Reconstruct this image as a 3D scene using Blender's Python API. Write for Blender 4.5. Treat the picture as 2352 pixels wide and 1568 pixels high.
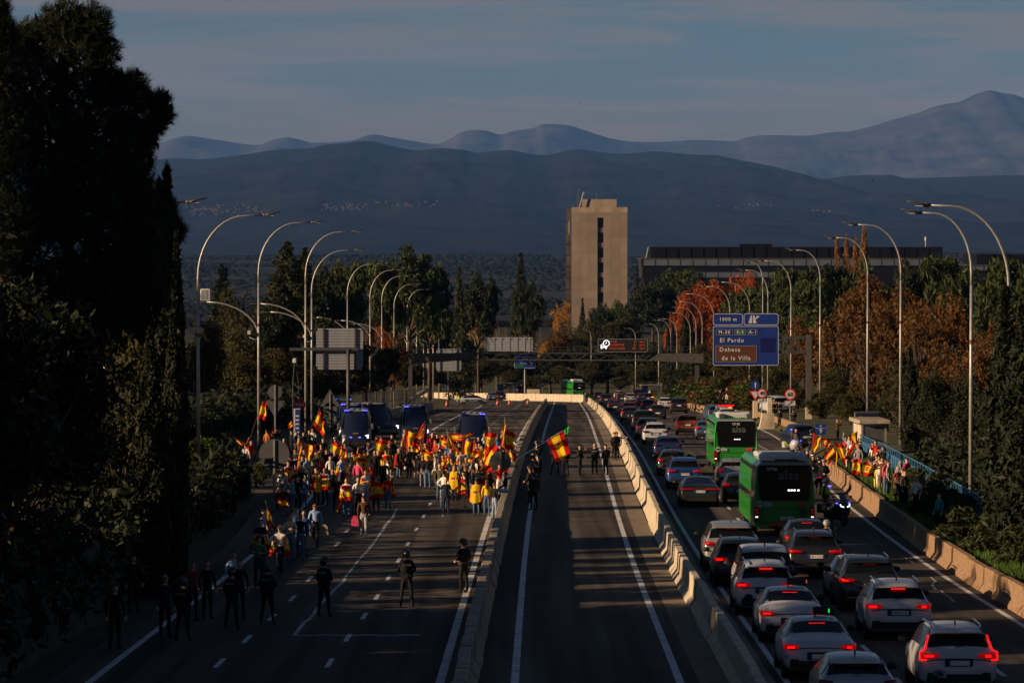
import bpy, bmesh, math, random
import numpy as np
from math import sin, cos, tan, pi, radians, atan, sqrt
from mathutils import Vector, Matrix, noise as mnoise

scene = bpy.context.scene
for _o in list(bpy.data.objects):
	bpy.data.objects.remove(_o)
COL = scene.collection
rnd = random.Random(11)

# camera
F, CX, CY, HY, CAMZ = 8342.0, 1176.0, 784.0, 575.0, 11.0     # focal length and horizon in units of a 2352 px wide picture
PITCH = atan((CY - HY) / F)
cam_d = bpy.data.cameras.new('camera')
cam = bpy.data.objects.new('camera', cam_d)
COL.objects.link(cam)
cam.location = (0, 0, CAMZ)
cam.rotation_euler = (pi / 2 - PITCH, 0, 0)
cam_d.sensor_fit = 'HORIZONTAL'
cam_d.sensor_width = 36.0
cam_d.lens = 36.0 * F / 2352.0
cam_d.clip_start = 0.5
cam_d.clip_end = 200000.0
scene.camera = cam

# sky, sun, exposure
SUN_EL, SUN_PHI = radians(16.5), radians(21.0)      # light travels towards +X and a little away from the camera
SUN_STRENGTH, SKY_STRENGTH = 5.0, 0.05
world = bpy.data.worlds.new('World')
scene.world = world
world.use_nodes = True
wn, wl = world.node_tree.nodes, world.node_tree.links
wn.clear()
w_out = wn.new('ShaderNodeOutputWorld')
w_bg = wn.new('ShaderNodeBackground')
w_bg.inputs['Strength'].default_value = SKY_STRENGTH
sky = wn.new('ShaderNodeTexSky')
sky.sky_type = 'NISHITA'
sky.sun_disc = False
sky.sun_elevation = SUN_EL
sky.sun_rotation = radians(270.0) - SUN_PHI
sky.altitude = 650
sky.air_density = 1.0
sky.dust_density = 1.2
sky.ozone_density = 1.0
tc = wn.new('ShaderNodeTexCoord')
sep = wn.new('ShaderNodeSeparateXYZ')
wl.new(tc.outputs['Generated'], sep.inputs[0])

def wmath(op, a, b=None, c=None, clamp=False):
	n = wn.new('ShaderNodeMath')
	n.operation = op
	n.use_clamp = clamp
	for i, v in enumerate((a, b, c)):
		if v is None:
			continue
		if isinstance(v, (int, float)):
			n.inputs[i].default_value = v
		else:
			wl.new(v, n.inputs[i])
	return n.outputs[0]

# a thin cloud sheet seen edge-on: direction projected on a flat layer
zz = wmath('MAXIMUM', sep.outputs['Z'], 0.0)
den = wmath('ADD', zz, 0.035)
cx_ = wmath('DIVIDE', sep.outputs['X'], den)
cy_ = wmath('DIVIDE', sep.outputs['Y'], den)
cmb = wn.new('ShaderNodeCombineXYZ')
wl.new(wmath('MULTIPLY', cx_, 1.0), cmb.inputs[0])
wl.new(wmath('MULTIPLY', cy_, 1.0), cmb.inputs[1])
rotm = wn.new('ShaderNodeMapping')
rotm.inputs['Rotation'].default_value = (0, 0, radians(-24))
rotm.inputs['Location'].default_value = (3.1, 1.7, 0)
wl.new(cmb.outputs[0], rotm.inputs['Vector'])
cn = wn.new('ShaderNodeTexNoise')
cn.inputs['Scale'].default_value = 0.55
cn.inputs['Detail'].default_value = 5.0
cn.inputs['Roughness'].default_value = 0.58
cn.inputs['Distortion'].default_value = 1.1
wl.new(rotm.outputs[0], cn.inputs['Vector'])
cr = wn.new('ShaderNodeValToRGB')
cr.color_ramp.interpolation = 'EASE'
cr.color_ramp.elements[0].position = 0.38
cr.color_ramp.elements[0].color = (0.10, 0.10, 0.10, 1)
cr.color_ramp.elements[1].position = 0.60
cr.color_ramp.elements[1].color = (0.9, 0.9, 0.9, 1)
wl.new(cn.outputs['Fac'], cr.inputs[0])
# clouds are veiled by haze towards the horizon
lowhaze = wmath('SUBTRACT', 1.0, wmath('MULTIPLY', zz, 19.0), clamp=True)
# the sheet is thin: seen steeply it hardly shows, seen edge-on near the horizon it covers
thick = wmath('DIVIDE', 0.12, wmath('ADD', zz, 0.07), clamp=True)
cfac = wmath('MULTIPLY', cr.outputs['Color'], thick)
skymul = wn.new('ShaderNodeMix')
skymul.data_type = 'RGBA'
skymul.blend_type = 'MULTIPLY'
skymul.inputs['Factor'].default_value = 1.0
SKY_TINT = (0.26, 0.36, 0.48, 1)
skymul.inputs['B'].default_value = SKY_TINT
wl.new(sky.outputs[0], skymul.inputs['A'])
mixc = wn.new('ShaderNodeMix')
mixc.data_type = 'RGBA'
wl.new(cfac, mixc.inputs['Factor'])
wl.new(skymul.outputs['Result'], mixc.inputs['A'])
CLOUD_COL = (2.35, 1.98, 1.72, 1)
mixc.inputs['B'].default_value = CLOUD_COL
mixh = wn.new('ShaderNodeMix')
mixh.data_type = 'RGBA'
wl.new(lowhaze, mixh.inputs['Factor'])
wl.new(mixc.outputs['Result'], mixh.inputs['A'])
mixh.inputs['B'].default_value = (2.5, 1.3, 0.15, 1)
wl.new(mixh.outputs['Result'], w_bg.inputs['Color'])
wl.new(w_bg.outputs[0], w_out.inputs[0])

sun_d = bpy.data.lights.new('sun', 'SUN')
sun_d.energy = SUN_STRENGTH
sun_d.angle = radians(0.53)
sun_d.color = (1.0, 0.70, 0.42)
sun = bpy.data.objects.new('sun', sun_d)
COL.objects.link(sun)
SUN_DIR = Vector((cos(SUN_EL) * cos(SUN_PHI), cos(SUN_EL) * sin(SUN_PHI), -sin(SUN_EL)))
sun.rotation_euler = SUN_DIR.to_track_quat('-Z', 'Y').to_euler()
sun.location = (-60, 0, 60)

vs = scene.view_settings
vs.view_transform = 'Standard'
vs.look = 'None'
vs.exposure = 0.8
vs.gamma = 1.0
vs.use_curve_mapping = False
scene.cycles.use_denoising = True
scene.cycles.max_bounces = 5
scene.cycles.diffuse_bounces = 2
scene.cycles.glossy_bounces = 2
scene.cycles.transmission_bounces = 3
scene.cycles.transparent_max_bounces = 6
scene.cycles.volume_bounces = 0
scene.cycles.caustics_reflective = False
scene.cycles.caustics_refractive = False

# the lie of the land
DK = [(-400, 9.0), (0, 9.1), (90, 10.7), (132, 11.65), (165, 12.25), (208, 12.9), (250, 13.7), (277, 14.4), (330, 15.9), (397, 18.0),
	(500, 21.6), (604, 25.2), (700, 28.3), (850, 31.5), (1100, 31.0), (1400, 30.0), (1800, 42.0), (2600, 60.0), (4000, 62.0),
	(5600, 36.0), (7200, 10.0), (9000, 40.0), (13000, 60.0), (20000, 60.0), (60000, 60.0)]
XK = [(-400, -3.0), (0, -0.6), (90, 0.07), (136, 0.46), (187, 1.05), (277, 2.35), (397, 4.15), (604, 7.1), (700, 8.4), (1200, 15.0), (60000, 15.0)]

def pchip(K):
	n = len(K)
	h = [K[i + 1][0] - K[i][0] for i in range(n - 1)]
	d = [(K[i + 1][1] - K[i][1]) / h[i] for i in range(n - 1)]
	m = [d[0]] + [0.0] * (n - 2) + [d[-1]]
	for i in range(1, n - 1):
		if d[i - 1] * d[i] > 0:
			w1, w2 = 2 * h[i] + h[i - 1], h[i] + 2 * h[i - 1]
			m[i] = (w1 + w2) / (w1 / d[i - 1] + w2 / d[i])

	def f(x):
		if x <= K[0][0]:
			return K[0][1]
		if x >= K[-1][0]:
			return K[-1][1]
		lo, hi = 0, n - 1
		while hi - lo > 1:
			md = (lo + hi) // 2
			if K[md][0] <= x:
				lo = md
			else:
				hi = md
		t = (x - K[lo][0]) / h[lo]
		t2, t3 = t * t, t * t * t
		return ((2 * t3 - 3 * t2 + 1) * K[lo][1] + (t3 - 2 * t2 + t) * h[lo] * m[lo]
				+ (-2 * t3 + 3 * t2) * K[lo + 1][1] + (t3 - t2) * h[lo] * m[lo + 1])
	return f

DROP, XC = pchip(DK), pchip(XK)
def g(Y): return CAMZ - DROP(Y)

def ray(x, y):
	dx, dyv = x - CX, CY - y
	return dx, dyv * sin(PITCH) + F * cos(PITCH), dyv * cos(PITCH) - F * sin(PITCH)

def P(x, y, Y):
	a, b, c = ray(x, y)
	return Vector((a / b * Y, Y, CAMZ + c / b * Y))

def G(x, y, dz=0.0):
	a, b, c = ray(x, y)
	s = c / b
	lo, hi = 20.0, 1000.0
	for _ in range(50):
		md = 0.5 * (lo + hi)
		if CAMZ + s * md > g(md) + dz:
			lo = md
		else:
			hi = md
	Y = 0.5 * (lo + hi)
	return Vector((a / b * Y, Y, g(Y) + dz))

def XP(x, Y): return (x - CX) / F * Y
def U(u, Y, dz=0.0): return Vector((XC(Y) + u, Y, g(Y) + dz))
def heading(Y): return -math.atan2(XC(Y + 5) - XC(Y - 5), 10.0)
def slope(Y): return math.atan2(g(Y + 3) - g(Y - 3), 6.0)

# mesh helper
class MB:
	def __init__(s):
		s.v, s.f, s.m = [], [], []

	def add(s, verts, faces, m=0):
		o = len(s.v)
		s.v += [tuple(p) for p in verts]
		s.f += [tuple(i + o for i in fc) for fc in faces]
		s.m += [m] * len(faces)
		return s

	def box(s, c, d, m=0, rot=None):
		hx, hy, hz = d[0] / 2, d[1] / 2, d[2] / 2
		vv = [Vector((sx * hx, sy * hy, sz * hz)) for sz in (-1, 1) for sy in (-1, 1) for sx in (-1, 1)]
		if rot is not None:
			vv = [rot @ p for p in vv]
		vv = [p + Vector(c) for p in vv]
		return s.add(vv, [(0, 2, 3, 1), (4, 5, 7, 6), (0, 1, 5, 4), (2, 6, 7, 3), (0, 4, 6, 2), (1, 3, 7, 5)], m)

	def bbox(s, c, d, b=0.02, m=0):
		x, y, z = d[0] / 2, d[1] / 2, d[2] / 2
		rings = []
		for zz_, k in ((-z, 0), (z - b, 0), (z, b)):
			xx, yy = x - k, y - k
			rings.append([(xx - b, -yy, zz_), (xx, -yy + b, zz_), (xx, yy - b, zz_), (xx - b, yy, zz_),
						(-xx + b, yy, zz_), (-xx, yy - b, zz_), (-xx, -yy + b, zz_), (-xx + b, -yy, zz_)])
		return s.loft([[Vector(p) + Vector(c) for p in r] for r in rings], m=m)

	def loft(s, rings, m=0, caps=True, closed=True):
		n = len(rings[0])
		vv = [p for r in rings for p in r]
		ff = []
		for i in range(len(rings) - 1):
			for j in range(n if closed else n - 1):
				a, b = i * n + j, i * n + (j + 1) % n
				ff.append((a, b, b + n, a + n))
		if caps and closed:
			ff.append(tuple(range(n - 1, -1, -1)))
			ff.append(tuple(range((len(rings) - 1) * n, len(rings) * n)))
		return s.add(vv, ff, m)

	def tube(s, pts, r, n=8, m=0, caps=True):
		pts = [Vector(p) for p in pts]
		if not hasattr(r, '__len__'):
			r = [r] * len(pts)
		rings = []
		up = None
		for i, p in enumerate(pts):
			t = (pts[min(i + 1, len(pts) - 1)] - pts[max(i - 1, 0)])
			t = t.normalized() if t.length > 1e-9 else Vector((0, 0, 1))
			if up is None:
				up = Vector((1, 0, 0)) if abs(t.x) < 0.8 else Vector((0, 1, 0))
			a = (up - t * up.dot(t))
			a = a.normalized() if a.length > 1e-6 else t.orthogonal().normalized()
			b = t.cross(a)
			up = a
			rings.append([p + (a * cos(2 * pi * k / n) + b * sin(2 * pi * k / n)) * r[i] for k in range(n)])
		return s.loft(rings, m, caps)

	def prism(s, poly, y0, y1, m=0):
		return s.loft([[(x, y0, z) for x, z in poly], [(x, y1, z) for x, z in poly]], m)

	def sphere(s, c, r, m=0, nu=10, nv=7):
		if not hasattr(r, '__len__'):
			r = (r, r, r)
		c = Vector(c)
		vv = [c + Vector((0, 0, -r[2]))]
		for j in range(1, nv):
			ph = -pi / 2 + pi * j / nv
			for i in range(nu):
				th = 2 * pi * i / nu
				vv.append(c + Vector((r[0] * cos(ph) * cos(th), r[1] * cos(ph) * sin(th), r[2] * sin(ph))))
		vv.append(c + Vector((0, 0, r[2])))
		ff = [(0, 1 + (i + 1) % nu, 1 + i) for i in range(nu)]
		for j in range(nv - 2):
			for i in range(nu):
				a = 1 + j * nu + i
				b = 1 + j * nu + (i + 1) % nu
				ff.append((a, b, b + nu, a + nu))
		t = len(vv) - 1
		ff += [(1 + (nv - 2) * nu + i, 1 + (nv - 2) * nu + (i + 1) % nu, t) for i in range(nu)]
		return s.add(vv, ff, m)

	def mesh(s, name, mats=(), smooth=False):
		me = bpy.data.meshes.new(name)
		me.from_pydata(s.v, [], s.f)
		for mt in (mats if isinstance(mats, (list, tuple)) else [mats]):
			me.materials.append(mt)
		if any(s.m):
			me.polygons.foreach_set('material_index', s.m)
		if smooth:
			me.polygons.foreach_set('use_smooth', [True] * len(me.polygons))
		me.update()
		return me

	def obj(s, name, mats, parent=None, smooth=False, loc=None):
		return link(name, s.mesh(name, mats, smooth), parent, loc)

def link(name, data, parent=None, loc=None, rot=None, scl=None):
	o = bpy.data.objects.new(name, data)
	COL.objects.link(o)
	if parent is not None:
		o.parent = parent
	if loc is not None:
		o.location = loc
	if rot is not None:
		o.rotation_euler = rot
	if scl is not None:
		o.scale = scl if hasattr(scl, '__len__') else (scl, scl, scl)
	return o

def quads_mesh(name, V, mats, nper=4, smooth=False, midx=None):
	n = len(V)
	me = bpy.data.meshes.new(name)
	me.vertices.add(n * nper)
	me.vertices.foreach_set('co', np.ascontiguousarray(V, dtype=np.float32).reshape(-1))
	me.loops.add(n * nper)
	me.loops.foreach_set('vertex_index', np.arange(n * nper, dtype=np.int32))
	me.polygons.add(n)
	me.polygons.foreach_set('loop_start', np.arange(0, n * nper, nper, dtype=np.int32))
	for mt in (mats if isinstance(mats, (list, tuple)) else [mats]):
		me.materials.append(mt)
	if midx is not None:
		me.polygons.foreach_set('material_index', np.asarray(midx, dtype=np.int32))
	me.update()
	me.validate()
	return me

USED_LABELS = {}

def tag(o, label=None, cat=None, group=None, kind=None):
	if label:
		o['label'] = label
	if cat:
		o['category'] = cat
	if group:
		o['group'] = group
	if kind:
		o['kind'] = kind
	return o

def thing(name, loc, rz=0.0, label=None, cat=None, group=None):
	o = bpy.data.objects.new(name, None)
	COL.objects.link(o)
	o.location = loc
	o.rotation_euler = (0, 0, rz)
	o.empty_display_size = 0.3
	return tag(o, label, cat, group)

def copy_tree(o, parent=None):
	c = o.copy()
	COL.objects.link(c)
	c.parent = parent
	for ch in list(o.children):
		copy_tree(ch, c)
	return c

# materials
def mat(name, col, rough=0.7, metal=0.0, spec=0.3, var=0.0, scale=4.0, bump=0.0, bscale=40.0, coat=0.0, emit=None, estr=0.0,
		trans=0.0, col2=None, detail=4.0, space='Object', stretch=None):
	m = bpy.data.materials.new(name)
	m.use_nodes = True
	nt = m.node_tree
	b = nt.nodes['Principled BSDF']
	b.inputs['Base Color'].default_value = (*col, 1)
	b.inputs['Roughness'].default_value = rough
	b.inputs['Metallic'].default_value = metal
	b.inputs['Specular IOR Level'].default_value = spec
	b.inputs['Coat Weight'].default_value = coat
	b.inputs['Coat Roughness'].default_value = 0.06
	if emit:
		b.inputs['Emission Color'].default_value = (*emit, 1)
		b.inputs['Emission Strength'].default_value = estr
	t = None
	if var or col2 or bump:
		t = nt.nodes.new('ShaderNodeTexCoord')
		src = t.outputs[space] if space != 'World' else None
		if space == 'World':
			gm = nt.nodes.new('ShaderNodeNewGeometry')
			src = gm.outputs['Position']
		if stretch:
			mp = nt.nodes.new('ShaderNodeMapping')
			mp.inputs['Scale'].default_value = stretch
			nt.links.new(src, mp.inputs['Vector'])
			src = mp.outputs[0]
	if var or col2:
		n = nt.nodes.new('ShaderNodeTexNoise')
		n.inputs['Scale'].default_value = scale
		n.inputs['Detail'].default_value = detail
		n.inputs['Roughness'].default_value = 0.6
		nt.links.new(src, n.inputs['Vector'])
		r = nt.nodes.new('ShaderNodeValToRGB')
		c2 = col2 or tuple(min(1, c * (1 + var)) for c in col)
		c1 = col if col2 else tuple(c * (1 - var) for c in col)
		r.color_ramp.elements[0].position = 0.36
		r.color_ramp.elements[0].color = (*c1, 1)
		r.color_ramp.elements[1].position = 0.64
		r.color_ramp.elements[1].color = (*c2, 1)
		nt.links.new(n.outputs['Fac'], r.inputs[0])
		nt.links.new(r.outputs[0], b.inputs['Base Color'])
	if bump:
		n2 = nt.nodes.new('ShaderNodeTexNoise')
		n2.inputs['Scale'].default_value = bscale
		n2.inputs['Detail'].default_value = 3
		nt.links.new(src, n2.inputs['Vector'])
		bp = nt.nodes.new('ShaderNodeBump')
		bp.inputs['Strength'].default_value = bump
		bp.inputs['Distance'].default_value = 0.02
		nt.links.new(n2.outputs['Fac'], bp.inputs['Height'])
		nt.links.new(bp.outputs[0], b.inputs['Normal'])
	if trans:
		tr = nt.nodes.new('ShaderNodeBsdfTranslucent')
		tr.inputs['Color'].default_value = (*[min(1, c * 1.1) for c in col], 1)
		if var or col2:
			nt.links.new(r.outputs[0], tr.inputs['Color'])
		mx = nt.nodes.new('ShaderNodeMixShader')
		mx.inputs[0].default_value = trans
		out = nt.nodes['Material Output']
		nt.links.new(b.outputs[0], mx.inputs[1])
		nt.links.new(tr.outputs[0], mx.inputs[2])
		nt.links.new(mx.outputs[0], out.inputs['Surface'])
	return m

M = {}
# ground, hills, haze
M['asphalt'] = mat('asphalt', (0.056, 0.049, 0.042), 0.9, spec=0.2, col2=(0.086, 0.073, 0.061), scale=0.35, bump=0.25, bscale=30, space='World', stretch=(1.0, 0.12, 1))
def asphalt():
	m = M['asphalt']
	nt = m.node_tree
	b = nt.nodes['Principled BSDF']
	ge = nt.nodes.new('ShaderNodeNewGeometry')
	mp = nt.nodes.new('ShaderNodeMapping')
	mp.inputs['Scale'].default_value = (1.5, 0.012, 1)
	nt.links.new(ge.outputs['Position'], mp.inputs['Vector'])
	n = nt.nodes.new('ShaderNodeTexNoise')
	n.inputs['Scale'].default_value = 0.9
	n.inputs['Detail'].default_value = 4
	nt.links.new(mp.outputs[0], n.inputs['Vector'])
	n2 = nt.nodes.new('ShaderNodeTexVoronoi')      # repair patches
	mp2 = nt.nodes.new('ShaderNodeMapping')
	mp2.inputs['Scale'].default_value = (0.16, 0.03, 1)
	nt.links.new(ge.outputs['Position'], mp2.inputs['Vector'])
	nt.links.new(mp2.outputs[0], n2.inputs['Vector'])
	n2.inputs['Scale'].default_value = 1.0
	r = nt.nodes.new('ShaderNodeMapRange')
	r.inputs['From Min'].default_value = 0.35
	r.inputs['From Max'].default_value = 0.65
	r.inputs['To Min'].default_value = 0.52
	r.inputs['To Max'].default_value = 1.3
	nt.links.new(n.outputs['Fac'], r.inputs['Value'])
	r2 = nt.nodes.new('ShaderNodeMapRange')
	r2.inputs['To Min'].default_value = 0.85
	r2.inputs['To Max'].default_value = 1.12
	sp = nt.nodes.new('ShaderNodeSeparateColor')
	nt.links.new(n2.outputs['Color'], sp.inputs[0])
	nt.links.new(sp.outputs[0], r2.inputs['Value'])
	mu = nt.nodes.new('ShaderNodeMath')
	mu.operation = 'MULTIPLY'
	nt.links.new(r.outputs[0], mu.inputs[0])
	nt.links.new(r2.outputs[0], mu.inputs[1])
	old = b.inputs['Base Color'].links[0].from_socket
	vm = nt.nodes.new('ShaderNodeVectorMath')
	vm.operation = 'SCALE'
	nt.links.new(old, vm.inputs[0])
	nt.links.new(mu.outputs[0], vm.inputs['Scale'])
	nt.links.new(vm.outputs[0], b.inputs['Base Color'])
	b.inputs['Specular IOR Level'].default_value = 0.08

asphalt()
M['paint'] = mat('road paint', (0.36, 0.36, 0.37), 0.7, col2=(0.58, 0.58, 0.59), scale=1.3, space='World')
M['seal'] = mat('crack sealing', (0.22, 0.23, 0.24), 0.7, col2=(0.42, 0.43, 0.44), scale=2.0, space='World')
M['soil'] = mat('dry soil and grass', (0.035, 0.045, 0.018), 0.95, col2=(0.085, 0.075, 0.04), scale=0.25, space='World', spec=0.1)
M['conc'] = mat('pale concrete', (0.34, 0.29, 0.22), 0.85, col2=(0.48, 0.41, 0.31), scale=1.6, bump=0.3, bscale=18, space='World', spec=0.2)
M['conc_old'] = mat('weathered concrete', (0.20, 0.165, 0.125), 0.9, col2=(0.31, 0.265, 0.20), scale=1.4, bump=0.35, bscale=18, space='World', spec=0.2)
M['conc_brown'] = mat('brown aggregate concrete', (0.17, 0.105, 0.062), 0.95, col2=(0.28, 0.185, 0.115), scale=7.0, bump=0.7, bscale=30, space='World', spec=0.15)
M['kerb'] = mat('kerb stone', (0.15, 0.14, 0.13), 0.9, var=0.25, scale=3, space='World')
M['gutter'] = mat('dusty gutter', (0.13, 0.10, 0.07), 0.95, col2=(0.19, 0.155, 0.115), scale=2.5, space='World')

def ground_cover():
	m = M['soil']
	nt = m.node_tree
	b = nt.nodes['Principled BSDF']
	old = b.inputs['Base Color'].links[0].from_socket
	ge = nt.nodes.new('ShaderNodeNewGeometry')
	sp = nt.nodes.new('ShaderNodeSeparateXYZ')
	nt.links.new(ge.outputs['Position'], sp.inputs[0])
	mr = nt.nodes.new('ShaderNodeMapRange')
	mr.inputs['From Min'].default_value = 850
	mr.inputs['From Max'].default_value = 1500
	nt.links.new(sp.outputs['Y'], mr.inputs['Value'])
	mx = nt.nodes.new('ShaderNodeMix')
	mx.data_type = 'RGBA'
	nt.links.new(mr.outputs[0], mx.inputs['Factor'])
	nt.links.new(old, mx.inputs['A'])
	n = nt.nodes.new('ShaderNodeTexNoise')
	n.inputs['Scale'].default_value = 0.004
	n.inputs['Detail'].default_value = 8
	nt.links.new(ge.outputs['Position'], n.inputs['Vector'])
	r = nt.nodes.new('ShaderNodeValToRGB')
	r.color_ramp.elements[0].position = .4
	r.color_ramp.elements[0].color = (0.006, 0.008, 0.006, 1)
	r.color_ramp.elements[1].position = .7
	r.color_ramp.elements[1].color = (0.030, 0.024, 0.016, 1)
	nt.links.new(n.outputs['Fac'], r.inputs[0])
	nt.links.new(r.outputs[0], mx.inputs['B'])
	nt.links.new(mx.outputs['Result'], b.inputs['Base Color'])

ground_cover()

def lat(u, Y):
	h = -0.12
	lw = -13.2 - 4.0 * max(0, min(1, (Y - 175) / 50))
	if u < lw:
		t = min(1, (lw - u) / 9.0)
		near = max(0.0, min(1.0, (260 - Y) / 90))
		h = -0.05 + t * (0.5 + 1.7 * near) + (min(40, lw - u) * 0.03 if u < lw - 9 else 0)
	rw = 16.35 + 3.4 * max(0, min(1, (Y - 195) / 90)) - 3.0 * max(0, min(1, (Y - 360) / 100))
	if u > rw:
		t = min(1, (u - rw) / 0.5)
		h = -0.05 + 0.62 * t + (min(40, u - rw - 5) * 0.07 if u > rw + 5 else 0)
	return h

def build_ground():
	Ys = [-120, -60, -20] + [i * 6.0 for i in range(0, 118)] + [720, 760, 810, 870, 950, 1050, 1200, 1400, 1700, 2100, 2600, 3300, 4200, 5000,
		5600, 6200, 6800, 7300, 8000, 9000, 11000, 14000, 18000, 24000, 40000, 70000]
	us = [-9000, -4000, -1800, -900, -500, -260, -140, -90, -60, -45, -36, -30, -26, -23, -20.5, -18.5, -17.3, -15.5, -14, -13.1, -11.8, -6, 0, 6, 12, 16.0, 16.4,
		16.7, 17.0, 18, 19.4, 19.9, 20.5, 22, 25, 30, 40, 60, 90, 140, 260, 500, 900, 1800, 4000, 9000]
	vv, ff = [], []
	for Y in Ys:
		k = 1.0 if Y < 1500 else Y / 1500.0
		for u in us:
			x = XC(Y) + (u * k if abs(u) > 100 or k == 1 else u * k)
			z = g(Y) + (lat(u, Y) if Y < 700 else lat(u, 700) * max(0, 1 - (Y - 700) / 300))
			if Y > 1000 and Y < 20000:
				z += (mnoise.noise((x / 1300.0, Y / 1500.0, 0.3)) * 14 + mnoise.noise((x / 420.0, Y / 500.0, 2.3)) * 4) * min(1, (Y - 1000) / 2500.0)
			vv.append((x, Y, z))
	n = len(us)
	for i in range(len(Ys) - 1):
		for j in range(n - 1):
			a = i * n + j
			ff.append((a, a + 1, a + n + 1, a + n))
	m = MB()
	m.add(vv, ff)
	return tag(m.obj('ground', M['soil'], smooth=True), kind='structure')

ground = build_ground()

def strip(name, edges, mt, dz, Ys, parent=None, kind=None, smooth=True):
	m = MB()
	vv, ff = [], []
	n = len(edges)
	for Y in Ys:
		for e in edges:
			u = e(Y) if callable(e) else e
			vv.append((XC(Y) + u, Y, g(Y) + dz))
	for i in range(len(Ys) - 1):
		for j in range(n - 1):
			a = i * n + j
			ff.append((a, a + 1, a + n + 1, a + n))
	m.add(vv, ff)
	o = m.obj(name, mt, parent, smooth=smooth)
	if kind:
		o['kind'] = kind
	return o

LEFT_EDGE = pchip([(-100, -11.6), (110, -11.6), (160, -12.6), (200, -15.5), (230, -17.0), (330, -16.2), (470, -15.0), (560, -20), (610, -45), (700, -70)])
RIGHT_EDGE = pchip([(-100, 15.0), (115, 15.35), (178, 16.2), (205, 16.6), (285, 19.3), (340, 19.6), (420, 17.2), (600, 16.5), (700, 14)])
YS = [-100, -50, 0] + [i * 5.0 for i in range(6, 139)]
road = strip('road', [LEFT_EDGE] + [(lambda Y, t=t: LEFT_EDGE(Y) * (1 - t) + RIGHT_EDGE(Y) * t) for t in (0.2, 0.4, 0.6, 0.8)] + [RIGHT_EDGE], M['asphalt'], 0.0, YS, kind='structure')

def rangef(a, b, st):
	n = max(1, int(round((b - a) / st)))
	return [a + (b - a) * i / n for i in range(n + 1)]

def line(name, uf, w, y0, y1, mt='paint', dz=0.006):
	f = uf if callable(uf) else (lambda Y: uf)
	return strip(name, [lambda Y: f(Y) - w / 2, lambda Y: f(Y) + w / 2], M[mt], dz, rangef(y0, y1, 4.0), road)

# painted lines (parts of the road)
line('edge_line', lambda Y: 0.0, 0.20, 20, 600)
line('edge_line', lambda Y: 4.1, 0.20, 20, 600)
line('edge_line', pchip([(0, -1.85), (300, -1.85), (600, -1.9)]), 0.22, 20, 560)
line('edge_line', pchip([(0, -10.55), (110, -10.55), (140, -10.6), (190, -11.4), (215, -12.6)]), 0.20, 20, 215)
line('edge_line', pchip([(0, 14.75), (120, 14.95), (178, 15.5), (300, 18.4), (340, 18.7)]), 0.18, 20, 340)
line('edge_line', lambda Y: 6.75, 0.16, 20, 600)
line('edge_line', pchip([(300, -9.6), (500, -10.2), (560, -11)]), 0.20, 300, 540)
line('gutter', lambda Y: 4.95, 0.75, 20, 600, 'gutter', 0.008)

def dash(uf, Y, L, w=0.14):
	f = uf if callable(uf) else (lambda q: uf)
	a, b = U(f(Y), Y, 0.006), U(f(Y + L), Y + L, 0.006)
	m = MB()
	m.add([(a.x - w / 2, a.y, a.z), (a.x + w / 2, a.y, a.z), (b.x + w / 2, b.y, b.z), (b.x - w / 2, b.y, b.z)], [(0, 1, 2, 3)])
	m.obj('lane_dash', M['paint'], road)

for px, py in [(1635, 210), (1587, 302), (1531, 404), (1466, 514), (1395, 640), (1316, 776), (1228, 921), (1130, 1068), (1003, 1236), (862, 1432)]:
	p = G(488.1 + .30425 * px, 1091 + .30425 * (py + 18))
	dash(p.x - XC(p.y), p.y, 2.6)
for px, py in [(1006, 412), (924, 520), (713, 783), (582, 932), (425, 1078), (232, 1246), (20, 1432)]:
	p = G(488.1 + .30425 * px, 1091 + .30425 * (py + 18))
	dash(p.x - XC(p.y), p.y, 2.6)
for Y in rangef(205, 540, 9.5):
	dash(pchip([(150, -5.1), (540, -5.0)]), Y, 2.6)
	dash(pchip([(150, -8.2), (540, -7.9)]), Y, 2.6)
for Y in rangef(60, 590, 9.5):
	dash(9.55, Y, 2.6)
	dash(12.35, Y + 3, 2.6)
for Y in rangef(205, 330, 2.6):
	dash(pchip([(200, 15.7), (330, 15.4)]), Y, 1.1, 0.22)

# pale wavy sealing lines on the asphalt
def wavy(pts, w):
	m = MB()
	vv = []
	for i, p in enumerate(pts):
		q0, q1 = pts[max(0, i - 1)], pts[min(len(pts) - 1, i + 1)]
		t = Vector((q1.x - q0.x, q1.y - q0.y, 0)).normalized()
		nn = Vector((-t.y, t.x, 0)) * w / 2 * rnd.uniform(0.7, 1.3)
		vv += [p + nn, p - nn]
	m.add(vv, [(2 * i, 2 * i + 1, 2 * i + 3, 2 * i + 2) for i in range(len(pts) - 1)])
	m.obj('sealed_crack', M['seal'], road)

def z3(x, y): return 488.1 + .30425 * x, 1091 + .30425 * y
zz_pts = [(615, 1205), (650, 1165), (690, 1110), (735, 1080), (768, 1040), (780, 1015), (820, 965), (880, 905), (930, 850), (990, 800), (1010, 755),
		(1050, 710), (1110, 630), (1165, 575), (1215, 515), (1245, 470), (1285, 415), (1310, 370), (1360, 320), (1388, 255)]
wavy([G(*z3(*p), 0.009) for p in zz_pts], 0.11)
wavy([G(*z3(x, 1205 + 3 * sin(x * .02)), 0.010) for x in range(617, 1600, 50)], 0.16)
wavy([G(*z3(x, 978), 0.010) for x in range(905, 1200, 40)], 0.16)
wavy([G(*z3(*p), 0.010) for p in [(800, 235), (850, 222), (870, 182)]], 0.10)
wavy([G(1866.2 + .24937 * x, 1177.1 + .24937 * y, 0.010) for x, y in [(1090, 590), (1135, 630), (1100, 660), (1135, 705)]], 0.08)
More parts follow.
